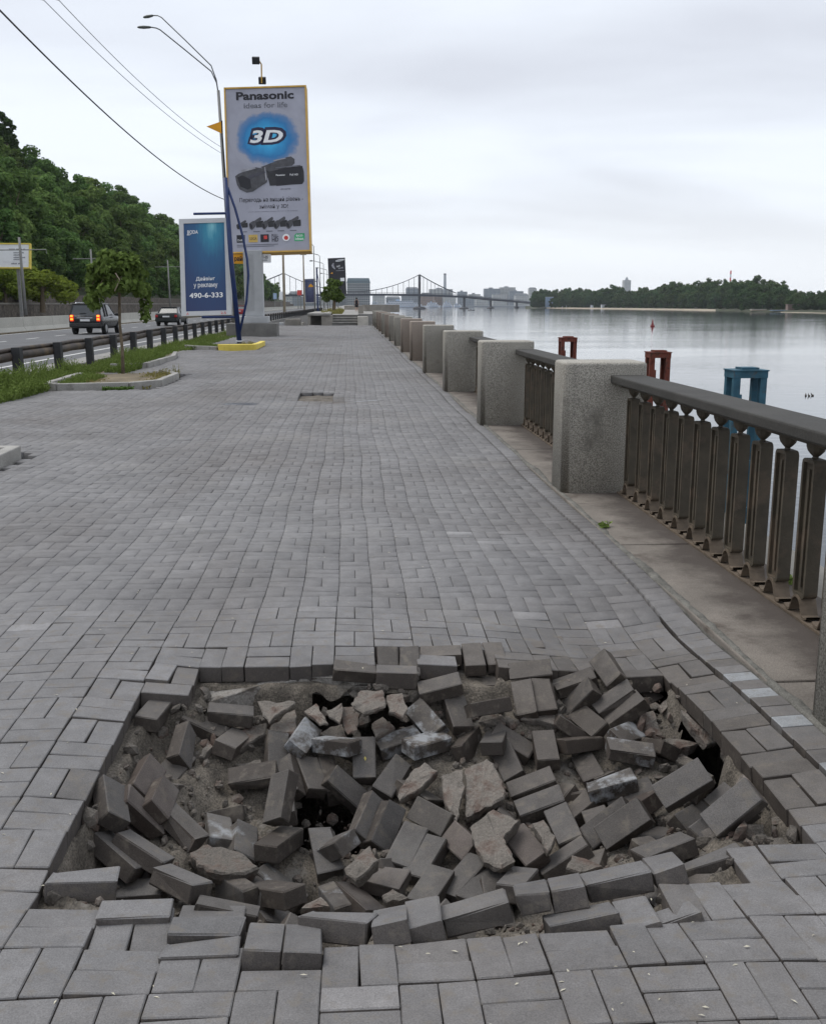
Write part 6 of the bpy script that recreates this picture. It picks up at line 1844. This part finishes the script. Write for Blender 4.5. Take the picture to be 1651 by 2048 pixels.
# ---- the walking person
def person(loc, h, rz):
    k = h / 1.75
    o = empty('person', loc, rz); tag(o, 'person walking away in a dark top and shorts at the far steps', 'person')
    V = [(0, 0, 0.95), (0, 0, 1.15), (0, 0.01, 1.36), (0, 0.01, 1.5), (0, 0.03, 1.6), (0, 0.03, 1.7),
         (0.19, 0, 1.4), (0.25, -0.06, 1.14), (0.24, 0.04, 0.92), (0.24, 0.08, 0.84), (-0.19, 0, 1.4), (-0.25, 0.06, 1.14), (-0.24, 0.16, 0.94), (-0.24, 0.2, 0.86),
         (0.1, 0.01, 0.88), (0.11, 0.14, 0.5), (0.11, 0.1, 0.09), (0.11, 0.24, 0.04), (-0.1, 0.0, 0.88), (-0.11, -0.04, 0.5), (-0.11, -0.24, 0.13), (-0.11, -0.12, 0.05)]
    E = [(0, 1), (1, 2), (2, 3), (3, 4), (4, 5), (2, 6), (6, 7), (7, 8), (8, 9), (2, 10), (10, 11), (11, 12), (12, 13), (0, 14), (14, 15), (15, 16), (16, 17), (0, 18), (18, 19), (19, 20), (20, 21)]
    Rr = [0.15, 0.14, 0.16, 0.06, 0.09, 0.095, 0.07, 0.045, 0.034, 0.035, 0.07, 0.045, 0.034, 0.035, 0.095, 0.062, 0.042, 0.035, 0.095, 0.062, 0.042, 0.035]
    me = D.meshes.new('body'); me.from_pydata([Vector(v) * k for v in V], E, []); me.materials.append(M['skin'])
    b = link(D.objects.new('body', me), o)
    sk = b.modifiers.new('skin', 'SKIN')
    for q, r_ in zip(me.skin_vertices[0].data, Rr): q.radius = (r_ * k, r_ * k)
    me.skin_vertices[0].data[0].use_root = True
    b.modifiers.new('smooth', 'SUBSURF').levels = 1
    b.modifiers['smooth'].render_levels = 1
    MB().lathe([(0.13 * k, 0.93 * k), (0.185 * k, 1.0 * k), (0.17 * k, 1.15 * k), (0.2 * k, 1.34 * k), (0.17 * k, 1.45 * k), (0.08 * k, 1.5 * k)], 12).build('dark_top', M['dark_cloth'], o, True)
    mb = MB(); mb.tube([Vector((0.1, 0.01, 0.97)) * k, Vector((0.11, 0.1, 0.58)) * k], [0.13 * k, 0.11 * k], 10); mb.tube([Vector((-0.1, 0.0, 0.97)) * k, Vector((-0.11, -0.03, 0.58)) * k], [0.13 * k, 0.11 * k], 10)
    mb.build('shorts', M['dark_cloth'], o, True)
    MB().lathe([(0.07 * k, 1.58 * k), (0.108 * k, 1.66 * k), (0.105 * k, 1.74 * k), (0.05 * k, 1.8 * k)], 12, (0, 0.02 * k, 0)).build('hair', M['hair'], o, True)
pp = U(713, 621.5, 112)
person((pp.x, pp.y, 0.79), 1.5, 0.0)

# ================================================================== RIVER
WZ = -3.5
wm = D.materials.new('river_water'); wm.use_nodes = True; t = wm.node_tree; p = t.nodes['Principled BSDF']
p.inputs['Base Color'].default_value = (0.03, 0.038, 0.045, 1); p.inputs['Roughness'].default_value = 0.06; p.inputs['IOR'].default_value = 1.333
g = N(t, 'ShaderNodeNewGeometry')
mp = N(t, 'ShaderNodeMapping'); mp.inputs['Scale'].default_value = (0.45, 1.3, 1); mp.inputs['Rotation'].default_value = (0, 0, 0.3)
K(t, g.outputs['Position'], mp.inputs[0])
n1 = N(t, 'ShaderNodeTexNoise', inp={'Scale': 1.1, 'Detail': 4.0, 'Roughness': 0.55}); K(t, mp.outputs[0], n1.inputs['Vector'])
n2 = N(t, 'ShaderNodeTexNoise', inp={'Scale': 0.05, 'Detail': 3.0}); K(t, mp.outputs[0], n2.inputs['Vector'])
mr = N(t, 'ShaderNodeMapRange', inp={1: 0.35, 2: 0.65, 3: 0.25, 4: 1.0}); K(t, n2.outputs[0], mr.inputs[0])
mm = N(t, 'ShaderNodeMath', operation='MULTIPLY'); K(t, n1.outputs[0], mm.inputs[0]); K(t, mr.outputs[0], mm.inputs[1])
bpn = N(t, 'ShaderNodeBump', inp={'Strength': 0.42, 'Distance': 0.05}); K(t, mm.outputs[0], bpn.inputs['Height']); K(t, bpn.outputs[0], p.inputs['Normal'])
river = meshobj('river', [(2.9, -200, WZ), (3500, -200, WZ), (3500, 2900, WZ), (-1500, 2900, WZ), (-1500, 905, WZ), (2.9, 905, WZ)], [(0, 1, 2, 3, 4, 5)], wm); tag(river, kind='structure')

# floating weed by the quay
rr = random.Random(31); mb = MB()
for k in range(1500):
    y = 6 + 26 * rr.random() ** 1.3; x = 3.2 + (rr.random() ** 1.6) * 5.5
    if mn.noise(Vector((x * 0.5, y * 0.35, 7))) < 0.02: continue
    a = rr.random() * 6.28; s = rr.uniform(0.03, 0.11)
    mb.add([(x + s * math.cos(a + q * 1.57), y + s * math.sin(a + q * 1.57), WZ + 0.012 + 0.01 * (q % 2)) for q in range(4)], [(0, 1, 2, 3)])
tag(mb.build('duckweed', M['duckweed']), kind='stuff')

# ---- steel mooring frames
def dolphin(label, px, py, dep, w_, m, rz, d=0.62, solid=False):
    p = U(px, py, dep)
    o = empty('mooring_frame', (p.x, p.y, WZ), rz); tag(o, label, 'mooring frame', 'steel mooring frames in the river')
    h = p.z - WZ
    lg = 0.15
    for sx in (-1, 1):
        for sy in (0, 1):
            x0 = -w_ / 2 if sx < 0 else w_ / 2 - lg
            y0 = 0 if sy == 0 else d - 0.14
            MB().box(x0, x0 + lg, y0, y0 + 0.14, -1.5, h - 0.185).build('leg', M[m], o)
    MB().box(-w_ / 2 - 0.01, w_ / 2 + 0.01, -0.01, d + 0.01, h - 0.182, h - 0.03).build('head_beam', M[m], o)
    MB().box(-w_ / 2 - 0.03, w_ / 2 + 0.03, -0.03, d + 0.03, h - 0.027, h).build('top_plate', M[m], o)
    MB().box(-0.18, 0.22, 0.1, d - 0.1, h + 0.003, h + 0.05).build('cap', M[m], o)
    if solid: MB().box(w_ / 2 - 0.035, w_ / 2 - 0.003, 0.145, d - 0.145, -1.5, h - 0.235).build('side_plate', M[m], o)
    mb = MB()
    for z in np.arange(0.4, h - 1.0, 1.1): mb.box(-w_ / 2 + lg, w_ / 2 - lg, 0.02, 0.1, z, z + 0.1)
    mb.build('braces', M[m], o)
    MB().box(-w_ / 2 + lg, -w_ / 2 + lg + 0.05, 0.0, 0.05, h - 0.8, h - 0.55).build('rung_bracket', M[m], o)
dolphin('blue steel mooring frame standing in the water beyond the railing', 1502, 740, 22.5, 0.76, 'dolphin_blue', 0.0, 0.6)
dolphin('rusty red mooring frame beyond the railing, right one of the two', 1321, 704, 31.0, 0.64, 'rust_red', -0.02, 0.6, True)
dolphin('rusty red mooring frame beyond the railing, left and smaller one', 1138, 675, 43.5, 0.68, 'rust_red', -0.02, 0.7, True)

# ---- ducks and buoys, small boats
for k, (px, py) in enumerate(((1610.5, 792), (1617, 792.5), (1624, 791.5))):
    p = hit(px, py, WZ)
    o = empty('duck', p, 0.3 * k + 1.2); o.scale = (0.6, 0.6, 0.6); tag(o, ['first', 'middle', 'last'][k] + ' of three small dark ducks swimming in a row', 'duck', 'ducks on the river')
    V = [(-0.2, 0, 0.07), (-0.1, 0, 0.05), (0.06, 0, 0.05), (0.15, 0, 0.09), (0.19, 0, 0.2), (0.22, 0, 0.245), (0.285, 0, 0.235)]
    me = D.meshes.new('body'); me.from_pydata(V, [(i, i + 1) for i in range(6)], []); me.materials.append(M['feather'])
    b = link(D.objects.new('body', me), o); b.modifiers.new('skin', 'SKIN')
    for q, r_ in zip(me.skin_vertices[0].data, (0.02, 0.075, 0.085, 0.06, 0.032, 0.042, 0.012)): q.radius = (r_, r_)
    me.skin_vertices[0].data[2].use_root = True
    b.modifiers.new('smooth', 'SUBSURF').render_levels = 1
def buoy(px, py, h, m, label):
    p = hit(px, py, WZ); o = empty('buoy', p); tag(o, label, 'buoy', 'buoys on the river')
    MB().lathe([(0.3 * h, -0.2), (0.34 * h, 0.12 * h), (0.28 * h, 0.2 * h)], 14).build('float', M[m], o)
    MB().lathe([(0.2 * h, 0.2 * h + 0.003), (0.12 * h, 0.55 * h), (0.09 * h, 0.8 * h)], 10).build('mast', M[m], o)
    MB().lathe([(0.02, 0.8 * h), (0.1 * h, 0.87 * h), (0.09 * h, 0.95 * h), (0.02, 1.0 * h)], 10).build('top_mark', M[m], o)
buoy(1304, 653, 1.6, 'buoy_red', 'red channel buoy floating on the river off the wooded island')
buoy(809, 614.5, 4.2, 'bridge_steel', 'dark buoy in front of the white river ship')
def boat(px, py, l, label):
    p = hit(px, py, WZ); o = empty('rowing_boat', p); tag(o, label, 'boat')
    mb = MB(); loft(mb, [[Vector((x, w_ * a, z)) for a, z in ((-1, h_), (-0.6, -0.2), (0.6, -0.2), (1, h_))] for x, w_, h_ in ((-l / 2, 0.3, 0.6), (-l / 4, 0.7, 0.45), (l / 4, 0.7, 0.45), (l / 2, 0.1, 0.7))])
    mb.build('hull', M['bridge_steel'], o)
    MB().lathe([(0.2, 0.3), (0.3, 0.8), (0.25, 1.1), (0.1, 1.2), (0.14, 1.4), (0.05, 1.55)], 8, (-0.5, 0, 0)).build('figure', M['dark_cloth'], o)
boat(942, 620.5, 6.0, 'small dark boat with a figure in it near the middle bridge pier')

# ---- suspension footbridge
br = empty('suspension_bridge', (0, 0, 0)); tag(br, 'dark suspension footbridge crossing the river with two cable towers', 'bridge')
T1 = U(838.5, 549, 1000); T2 = U(567, 546, 940)
deck = [U(430, 591, 925), U(567, 588.5, 940), U(690, 587.5, 965), U(760, 587, 982), U(838.5, 588, 1000), U(885, 589.5, 1040), U(928, 591.5, 1085), U(981, 597, 1190), U(1033, 601.5, 1320), U(1062, 604.5, 1420)]
mb = MB()
for a, b in zip(deck[:-1], deck[1:]):
    d = (b - a); n_ = Vector((-d.y, d.x, 0)).normalized() * 3.0
    mb.add([a - n_, b - n_, b + n_, a + n_, a - n_ + Vector((0, 0, -2.0)), b - n_ + Vector((0, 0, -2.0)), b + n_ + Vector((0, 0, -2.0)), a + n_ + Vector((0, 0, -2.0))], [(0, 1, 2, 3), (7, 6, 5, 4), (0, 4, 5, 1), (2, 6, 7, 3), (1, 5, 6, 2), (3, 7, 4, 0)])
mb.build('deck', M['bridge_steel'], br)
mb = MB()
for a, b in zip(deck[:-1], deck[1:]):
    d = (b - a); n_ = Vector((-d.y, d.x, 0)).normalized() * 2.95
    for s in (-1, 1):
        mb.tube([a + n_ * s + Vector((0, 0, 1.1)), b + n_ * s + Vector((0, 0, 1.1))], 0.1, 5)
        L_ = d.length; k = int(L_ / 3)
        for q in range(k):
            c = a.lerp(b, q / k) + n_ * s
            mb.box(c.x - 0.06, c.x + 0.06, c.y - 0.06, c.y + 0.06, c.z, c.z + 1.1)
mb.build('parapet_rails', M['bridge_steel'], br)
def deckz(p): return min(deck, key=lambda q: abs(q.x - p.x)).z
for T, w_ in ((T1, 1.0), (T2, 1.0)):
    for s in (-1, 1):
        MB().box(T.x - w_, T.x + w_, T.y + s * 3.6 - 0.8, T.y + s * 3.6 + 0.8, WZ, T.z).build('tower_leg', M['bridge_pier'], br)
    MB().box(T.x - w_ * 0.9, T.x + w_ * 0.9, T.y - 2.79, T.y + 2.79, T.z - 2.5, T.z - 1).build('tower_beam', M['bridge_pier'], br)
    MB().lathe([(6.5, -0.5), (6.5, 1.2), (5.2, 2.4), (4.2, 2.8)], 14, (T.x, T.y, WZ)).build('pier_base', M['bridge_pier'], br)
def hang(a, b, sag, n=24):
    out = []
    for q in range(n + 1):
        t = q / n; p = a.lerp(b, t); p.z -= 4 * sag * t * (1 - t); out.append(p)
    return out
mid = (T1 + T2) / 2
sagv = mid.z - U(745, 583, 975).z
for s in (-1, 1):
    off = Vector((0, s * 3.2, 0))
    runs = [hang(T2 + off, T1 + off, sagv), hang(T1 + off, U(912, 586, 1068) + off, 1.0, 10), hang(U(440, 588, 925) + off, T2 + off, 1.5, 14)]
    for r_ in runs:
        MB().tube(r_, 0.32, 6).build('cable', M['bridge_steel'], br)
        for q in r_[1:-1]:
            zb_ = 1.62 + (deckz(q) - 1.62)
            if q.z > zb_ + 0.8: MB().tube([q, Vector((q.x, q.y, zb_))], 0.11, 4).build('hanger', M['bridge_steel'], br)
for k, i in enumerate((6, 7, 8)):
    p = deck[i]
    for s in (-1, 1): MB().box(p.x - 0.9, p.x + 0.9, p.y + s * 2.2 - 0.7, p.y + s * 2.2 + 0.7, WZ, p.z - 2.0).build('pier', M['bridge_pier'], br)
    MB().lathe([(5.5 - k, -0.5), (5.5 - k, 0.8), (3.0, 1.8)], 12, (p.x, p.y, WZ)).build('pier_base', M['bridge_pier'], br)

# ---- river ships
def ship(label, px0, px1, py, dep, decks, m='ship_white'):
    a = U(px0, py, dep); b = U(px1, py, dep); L_ = b.x - a.x
    o = empty('river_ship', (a.x, a.y, WZ)); tag(o, label, 'ship', 'white river ships below the bridge')
    W0 = 5.5
    mb = MB(); loft(mb, [[Vector((x, W0 * w_ * s_, z)) for s_, z in ((-1, h_), (-0.8, -0.6), (0.8, -0.6), (1, h_))] for x, w_, h_ in ((0, 0.75, 2.6), (0.1 * L_, 1, 2.3), (0.8 * L_, 1, 2.3), (0.93 * L_, 0.6, 2.8), (L_, 0.06, 3.4))])
    mb.build('hull', M[m], o)
    MB().box(0.02 * L_, 0.86 * L_, -W0 * 1.012, W0 * 1.012, 1.0, 1.5).build('hull_stripe', M['ship_hull'], o)
    for d in range(decks):
        x0, x1 = (0.05 + 0.05 * d) * L_, (0.84 - 0.09 * d) * L_
        z = 2.5 + 2.5 * d
        dk = MB().box(x0, x1, -W0 * 0.86, W0 * 0.86, z, z + 2.3).build('deck_house', M[m], o)
        MB().box(x0 - 1, x1 + 1, -W0 * 0.97, W0 * 0.97, z + 2.303, z + 2.48).build('deck_slab', M[m], o)
        n = int((x1 - x0) / 2.4)
        wb = MB()
        for q in range(n): wb.box(x0 + 2.4 * q + 0.4, x0 + 2.4 * q + 1.9, -W0 * 0.885, -W0 * 0.862, z + 0.8, z + 1.8)
        wb.build('windows', M['ship_window'], dk)['kind'] = 'stuff'
    MB().tube([(0.62 * L_, 0, 2.5 + 2.5 * decks), (0.62 * L_, 0, 6 + 2.5 * decks)], 0.15, 5).build('mast', M[m], o)
    MB().bbox(0.3 * L_, 0.38 * L_, -1.5, 1.5, 2.5 + 2.5 * decks, 4.4 + 2.5 * decks, 0.3).build('funnel', M['ship_hull'], o)
ship('longest white river ship moored behind the main bridge tower', 763, 858, 611, 1500, 3)
ship('second white river ship right of the main bridge tower', 852, 880, 611, 1560, 2)
ship('white boat moored between the bridge tower and the first pier', 885, 905, 611.5, 1540, 2)
ship('small white boat just left of the first bridge pier', 907, 922, 611, 1600, 1)
ship('white boat moored below the hotel at the left end of the row', 742, 760, 610.5, 1450, 2)

# ---- the far bank and the town
fb = MB().box(-1400, 2400, 1790, 2850, WZ - 1, -1.2).build('far_bank', M['city_grey']); tag(fb, kind='structure')
lb_ = MB().box(-1400, 8, 900, 1791, WZ - 1, -0.8).build('left_bank', M['island_soil']); tag(lb_, kind='structure')
# domed hotel block
a = U(694, 612, 1400); b = U(740, 612, 1400); top = U(717, 566, 1400).z; rt_ = U(717, 556, 1400).z
ho_ = empty('hotel', (a.x, a.y, -1.0)); tag(ho_, 'large pale hotel block with a steep grey roof beyond the black billboard', 'building')
Wd = b.x - a.x
MB().box(0, Wd, 0, 18, 0, top + 1).build('wall', M['hotel_wall'], ho_)
rb = MB(); zt = top + 1.003
rb.add([(-0.6, -0.6, zt), (Wd + 0.6, -0.6, zt), (Wd + 0.6, 18.6, zt), (-0.6, 18.6, zt), (1.2, 2.5, rt_ + 1), (Wd - 1.2, 2.5, rt_ + 1), (Wd - 1.2, 15.5, rt_ + 1), (1.2, 15.5, rt_ + 1)], [(0, 1, 5, 4), (1, 2, 6, 5), (2, 3, 7, 6), (3, 0, 4, 7), (4, 5, 6, 7), (3, 2, 1, 0)])
rb.build('roof', M['hotel_roof'], ho_)
wme = D.meshes.new('window'); _m = MB().box(-0.75, 0.75, -0.06, 0.1, 0, 2.1); wme.from_pydata([tuple(p) for p in _m.v], [], _m.f); wme.materials.append(M['far_window'])
for r_ in range(9):
    for c in range(12):
        o = link(D.objects.new('window', wme), ho_); o.location = (1.6 + c * (Wd - 3.2) / 11, 0, 1.6 + r_ * (top - 1) / 9)
for c in range(12):
    o = link(D.objects.new('dormer', wme), ho_); o.location = (1.6 + c * (Wd - 3.2) / 11, 0.4, top + 1.9); o.scale = (0.8, 6, 0.9)
def city_mat(name, wall, win, sx, sz):
    m = D.materials.new(name); m.use_nodes = True; t = m.node_tree; p = t.nodes['Principled BSDF']; p.inputs['Roughness'].default_value = 0.9
    g = N(t, 'ShaderNodeNewGeometry'); sp = N(t, 'ShaderNodeSeparateXYZ'); K(t, g.outputs['Position'], sp.inputs[0])
    ad = N(t, 'ShaderNodeMath', operation='ADD'); K(t, sp.outputs[0], ad.inputs[0]); K(t, sp.outputs[1], ad.inputs[1])
    c = N(t, 'ShaderNodeCombineXYZ'); K(t, ad.outputs[0], c.inputs[0]); K(t, sp.outputs[2], c.inputs[1])
    b = N(t, 'ShaderNodeTexBrick', offset=0.0, inp={'Color1': (*win, 1), 'Color2': (win[0] * 1.6, win[1] * 1.6, win[2] * 1.6, 1), 'Mortar': (*wall, 1), 'Scale': 1.0, 'Mortar Size': 0.7, 'Brick Width': sx, 'Row Height': sz, 'Mortar Smooth': 0.0})
    K(t, c.outputs[0], b.inputs['Vector']); K(t, b.outputs[0], p.inputs['Base Color']); MATS[name] = m
city_mat('flats_pale', (0.4, 0.4, 0.38), (0.14, 0.16, 0.18), 3.2, 3.1)
city_mat('flats_grey', (0.24, 0.26, 0.28), (0.09, 0.11, 0.13), 2.8, 3.0)
city_mat('flats_brown', (0.22, 0.16, 0.13), (0.1, 0.1, 0.1), 3.0, 3.3)
TOWN = [(745, 770, 593, 1860, 'flats_pale'), (772, 800, 596, 1880, 'flats_grey'), (803, 836, 592, 1900, 'flats_grey'), (812, 836, 577.5, 2050, 'flats_grey'), (842, 866, 590, 1870, 'flats_brown'), (858, 905, 578, 2080, 'flats_pale'), (868, 884, 592, 1900, 'flats_brown'), (888, 912, 594, 1880, 'flats_pale'), (915, 934, 583, 2060, 'flats_grey'), (918, 948, 597, 1890, 'flats_grey'), (938, 960, 588, 2040, 'flats_pale'), (952, 976, 594, 1920, 'flats_pale'), (968, 1000, 577, 2120, 'flats_grey'), (985, 1012, 589, 1960, 'flats_pale'), (1000, 1030, 574.5, 2140, 'flats_pale'), (1018, 1046, 582, 2100, 'flats_grey'), (1030, 1056, 591, 2000, 'flats_pale'), (1058, 1072, 577.5, 2050, 'flats_pale'), (1090, 1100, 590, 2050, 'flats_grey'), (540, 560, 590, 1300, 'flats_grey'), (558, 582, 594, 1250, 'flats_pale'), (578, 600, 588, 1350, 'flats_grey'), (598, 640, 593, 1280, 'flats_grey'), (640, 668, 586, 1380, 'flats_pale'), (664, 694, 590, 1420, 'flats_grey'), (520, 545, 582, 1450, 'flats_grey')]
rr = random.Random(51)
words = {'flats_pale': 'pale', 'flats_grey': 'grey', 'flats_brown': 'brownish'}
for k, (x0, x1, yt, dep, m) in enumerate(TOWN):
    a = U(x0, 610, dep); b = U(x1, 610, dep); zt = U(x0, yt, dep).z
    o = empty('town_building', (a.x, a.y, -1.3))
    where = 'far across the river under the bridge' if 740 < x0 < 1060 else ('beside the island trees across the river' if x0 >= 1058 else 'at the far end of the road')
    tag(o, words[m] + ' block of the hazy town ' + where, 'building', words[m] + ' town blocks ' + where)
    w_ = b.x - a.x; dpt = rr.uniform(14, 24)
    MB().box(0, w_, 0, dpt, 0, zt + 1.3).build('wall', M[m], o)
    if rr.random() < 0.55:
        mb = MB(); z0 = zt + 1.303; hh = rr.uniform(2, 4.5)
        mb.add([(-0.5, -0.5, z0), (w_ + 0.5, -0.5, z0), (w_ + 0.5, dpt + 0.5, z0), (-0.5, dpt + 0.5, z0), (2, dpt / 2, z0 + hh), (w_ - 2, dpt / 2, z0 + hh)], [(0, 1, 5, 4), (2, 3, 4, 5), (1, 2, 5), (3, 0, 4), (3, 2, 1, 0)])
        mb.build('roof', M['city_roof'], o)
    else:
        MB().box(w_ * 0.3, w_ * 0.55, dpt * 0.3, dpt * 0.7, zt + 1.303, zt + 3.6).build('roof_hut', M['city_grey'], o)
ch = U(889, 606, 2060); chz = U(889, 547, 2060).z
co_ = empty('factory_chimney', (ch.x, ch.y, -1.3)); tag(co_, 'tall slim chimney rising behind the bridge cable', 'chimney')
MB().lathe([(3.6, 0), (2.5, chz + 1.3)], 12).build('shaft', M['city_grey'], co_, True)
MB().lathe([(2.7, chz - 1.5), (2.7, chz + 1.303)], 12).build('rim', M['city_roof'], co_)
st_ = U(1460, 556, 2400); q = U(1460, 541, 2400)
co_ = empty('striped_mast', (st_.x, st_.y, -1.3)); tag(co_, 'thin red and white mast showing above the island trees', 'mast')
for k in range(10): MB().lathe([(2.0, 0), (2.0, (q.z + 1.3) / 10 - 0.1)], 8, (0, 0, (q.z + 1.3) / 10 * k)).build('band', M['print_red' if k % 2 else 'frame_white'], co_)
hr = U(1247, 575, 2300); hr2 = U(1261, 575, 2300); hz_ = U(1250, 560, 2300).z
co_ = empty('tower_block', (hr.x, hr.y, -1.3)); tag(co_, 'pale high rise with a pointed top peeping over the island trees', 'building')
MB().box(0, hr2.x - hr.x, 0, 16, 0, hz_ + 1.3).build('wall', M['flats_pale'], co_)
MB().lathe([(4.5, 0), (3, 4), (0.4, 8)], 8, ((hr2.x - hr.x) / 2, 8, hz_ + 1.303)).build('pointed_top', M['city_grey'], co_)
# ================================================================== THE ISLAND
shore = [(1050, 617), (1070, 617), (1092, 616.5), (1150, 617.2), (1250, 618.5), (1350, 620), (1430, 621.5), (1470, 622.5), (1500, 624), (1560, 624.5), (1620, 625.5), (1700, 628), (1900, 632), (2300, 640)]
SH = [hit(a, b, WZ) for a, b in shore]
iv_ = []; if2 = []
for k, p in enumerate(SH):
    dr = Vector((p.x, p.y, 0)).normalized()
    for d, z in ((0, WZ - 0.4), (3, WZ + 0.25), (14, WZ + 1.2), (60, WZ + 2.5), (300, WZ + 2.5)):
        iv_.append((p.x + dr.x * d, p.y + dr.y * d, z))
for k in range(len(SH) - 1):
    for q in range(4): if2.append((k * 5 + q, (k + 1) * 5 + q, (k + 1) * 5 + q + 1, k * 5 + q + 1))
isl = meshobj('island', iv_, if2, M['island_soil']); isl.data.materials.append(M['beach']); tag(isl, kind='structure')
for p in isl.data.polygons:
    k = p.index // 4
    if p.index % 4 < 2 and 2 <= k <= 5 or (p.index % 4 < 1 and k >= 9): p.material_index = 1
IT = [tree_mesh(200 + k, 20, 5.6 + 0.6 * (k % 2), -2.0, 38, 3200, 1.0, M['leaf_island'], True) for k in range(5)]
sil = [(1050, 590), (1062, 583), (1072, 575), (1112, 575.5), (1155, 571), (1177, 574), (1221, 567), (1243, 574), (1272, 574), (1287, 566), (1305, 571), (1330, 560), (1363, 558), (1385, 560), (1418, 553), (1443, 560), (1480, 551), (1505, 551), (1534, 553), (1549, 564), (1560, 558), (1578, 571), (1596, 576), (1629, 578), (1647, 571), (1700, 566), (1900, 556)]
rr = random.Random(61)
def shore_at(px):
    return float(np.interp(px, [s[0] for s in shore], [s[1] for s in shore]))
cnt = 0
for row, (off, frac) in enumerate(((26, 0.62), (48, 0.82), (75, 0.93), (110, 1.0))):
    px = 1066 + row * 3.0
    while px < 1730:
        p = hit(px, shore_at(px), WZ); dep0 = (p - _c).dot(_f)
        dep = dep0 + off * rr.uniform(0.85, 1.15) * (0.5 if 1100 < px < 1130 and row == 0 else 1)
        st_ = float(np.interp(px, [s[0] for s in sil], [s[1] for s in sil]))
        g = U(px, 610, dep); ztop = U(px, st_, dep).z
        hgt = (ztop - (WZ + 2)) * frac * rr.uniform(0.86, 1.03)
        if row == 0 and 1440 < px < 1490: hgt *= 0.55
        s_ = max(hgt, 4) / 20
        lab = ['bushy tree in the front row along the island shore', 'tree in the second row of the island wood', 'tree in the third row of the island wood', 'tree at the back of the island wood, its crown against the sky'][row]
        for lim, ph in ((1135, 'at the left tip by the panelled hoarding'), (1245, 'left of the pale high rise'), (1320, 'between the high rise and the buoy'), (1470, 'left of the striped mast'), (1560, 'right of the striped mast'), (9999, 'by the right picture edge')):
            if px < lim: seg = ph; break
        lab = ['front row island tree ', 'second row island tree ', 'third row island tree ', 'back row island tree against the sky '][row] + seg
        put_tree(IT[rr.randrange(5)], (g.x, g.y, WZ + 1.8), (max(s_, 0.55) * rr.uniform(0.9, 1.2), max(s_, 0.55) * rr.uniform(0.9, 1.2), s_ * 1.02), rr.random() * 6.28, lab, 'tree', 'island trees row ' + ['one', 'two', 'three', 'four'][row] + ' ' + seg, 'island_tree')
        cnt += 1
        px += (11.5 + row) * 820 / dep0 * rr.uniform(0.8, 1.2)
# things on the beach
def hut(label, name, cat, px0, px1, pyt, off, m, roof=None):
    a = hit(px0, shore_at(px0), WZ); dep = (a - _c).dot(_f) + off
    a = U(px0, 600, dep); b = U(px1, 600, dep); zt = U(px0, pyt, dep).z
    o = empty(name, (a.x, a.y, WZ + 0.8)); tag(o, label, cat)
    w_ = b.x - a.x; h_ = zt - (WZ + 0.8)
    MB().box(0, w_, 0, 3.5, 0, h_).build('wall', M[m], o)
    MB().box(-0.3, w_ + 0.3, -0.4, 3.9, h_ + 0.003, h_ + 0.3).build('roof', M[roof or m], o)
    return o
hut('light blue and white panelled hoarding at the tip of the island', 'panel_hoarding', 'hoarding', 1091, 1106, 594, 12, 'ship_hull', 'ship_white')
hut('small white hut on the sandy beach, left one', 'beach_hut', 'hut', 1182, 1189, 610, 14, 'ship_white', 'city_roof')
hut('small white hut on the sandy beach, right of the other hut', 'beach_hut', 'hut', 1203, 1212, 609, 14, 'ship_white', 'city_roof')
hut('pale low landing stage at the green shore', 'landing_stage', 'landing stage', 1505, 1533, 619, 2, 'beach', 'pale_block')
hut('blue moored pontoon right of the pale landing stage', 'pontoon', 'pontoon', 1546, 1596, 621, 0, 'dolphin_blue', 'ship_hull')
hut('brown roofed hut half hidden in shore bushes', 'shore_hut', 'hut', 1576, 1600, 609, 16, 'city_brown', 'city_brown')
tn = hit(1131, 616.8, WZ); dr = Vector((tn.x, tn.y, 0)).normalized()
o = empty('beach_tent', (tn.x + dr.x * 12, tn.y + dr.y * 12, WZ + 1.0)); tag(o, 'white domed beach tent on the sand near the island tip', 'tent')
MB().lathe([(5.2, 0), (4.6, 2.2), (2.6, 4.2), (0.3, 5.2)], 14).build('canopy', M['ship_white'], o, True)
MB().tube([(0, 0, 5.0), (0, 0, 6.4)], 0.12, 5).build('tip', M['pole_grey'], o)

# ================================================================== HAZE
HAZE = 0.00007
if HAZE:
    hm = D.materials.new('haze'); hm.use_nodes = True; t = hm.node_tree
    for n in list(t.nodes): t.nodes.remove(n)
    v_ = N(t, 'ShaderNodeVolumePrincipled', inp={'Color': (0.86, 0.92, 1.0, 1), 'Density': HAZE, 'Anisotropy': 0.0})
    oo = N(t, 'ShaderNodeOutputMaterial'); K(t, v_.outputs[0], oo.inputs['Volume'])
    hb = MB().box(-1900, 3700, -400, 3200, -12, 90).build('haze', hm); tag(hb, kind='stuff')
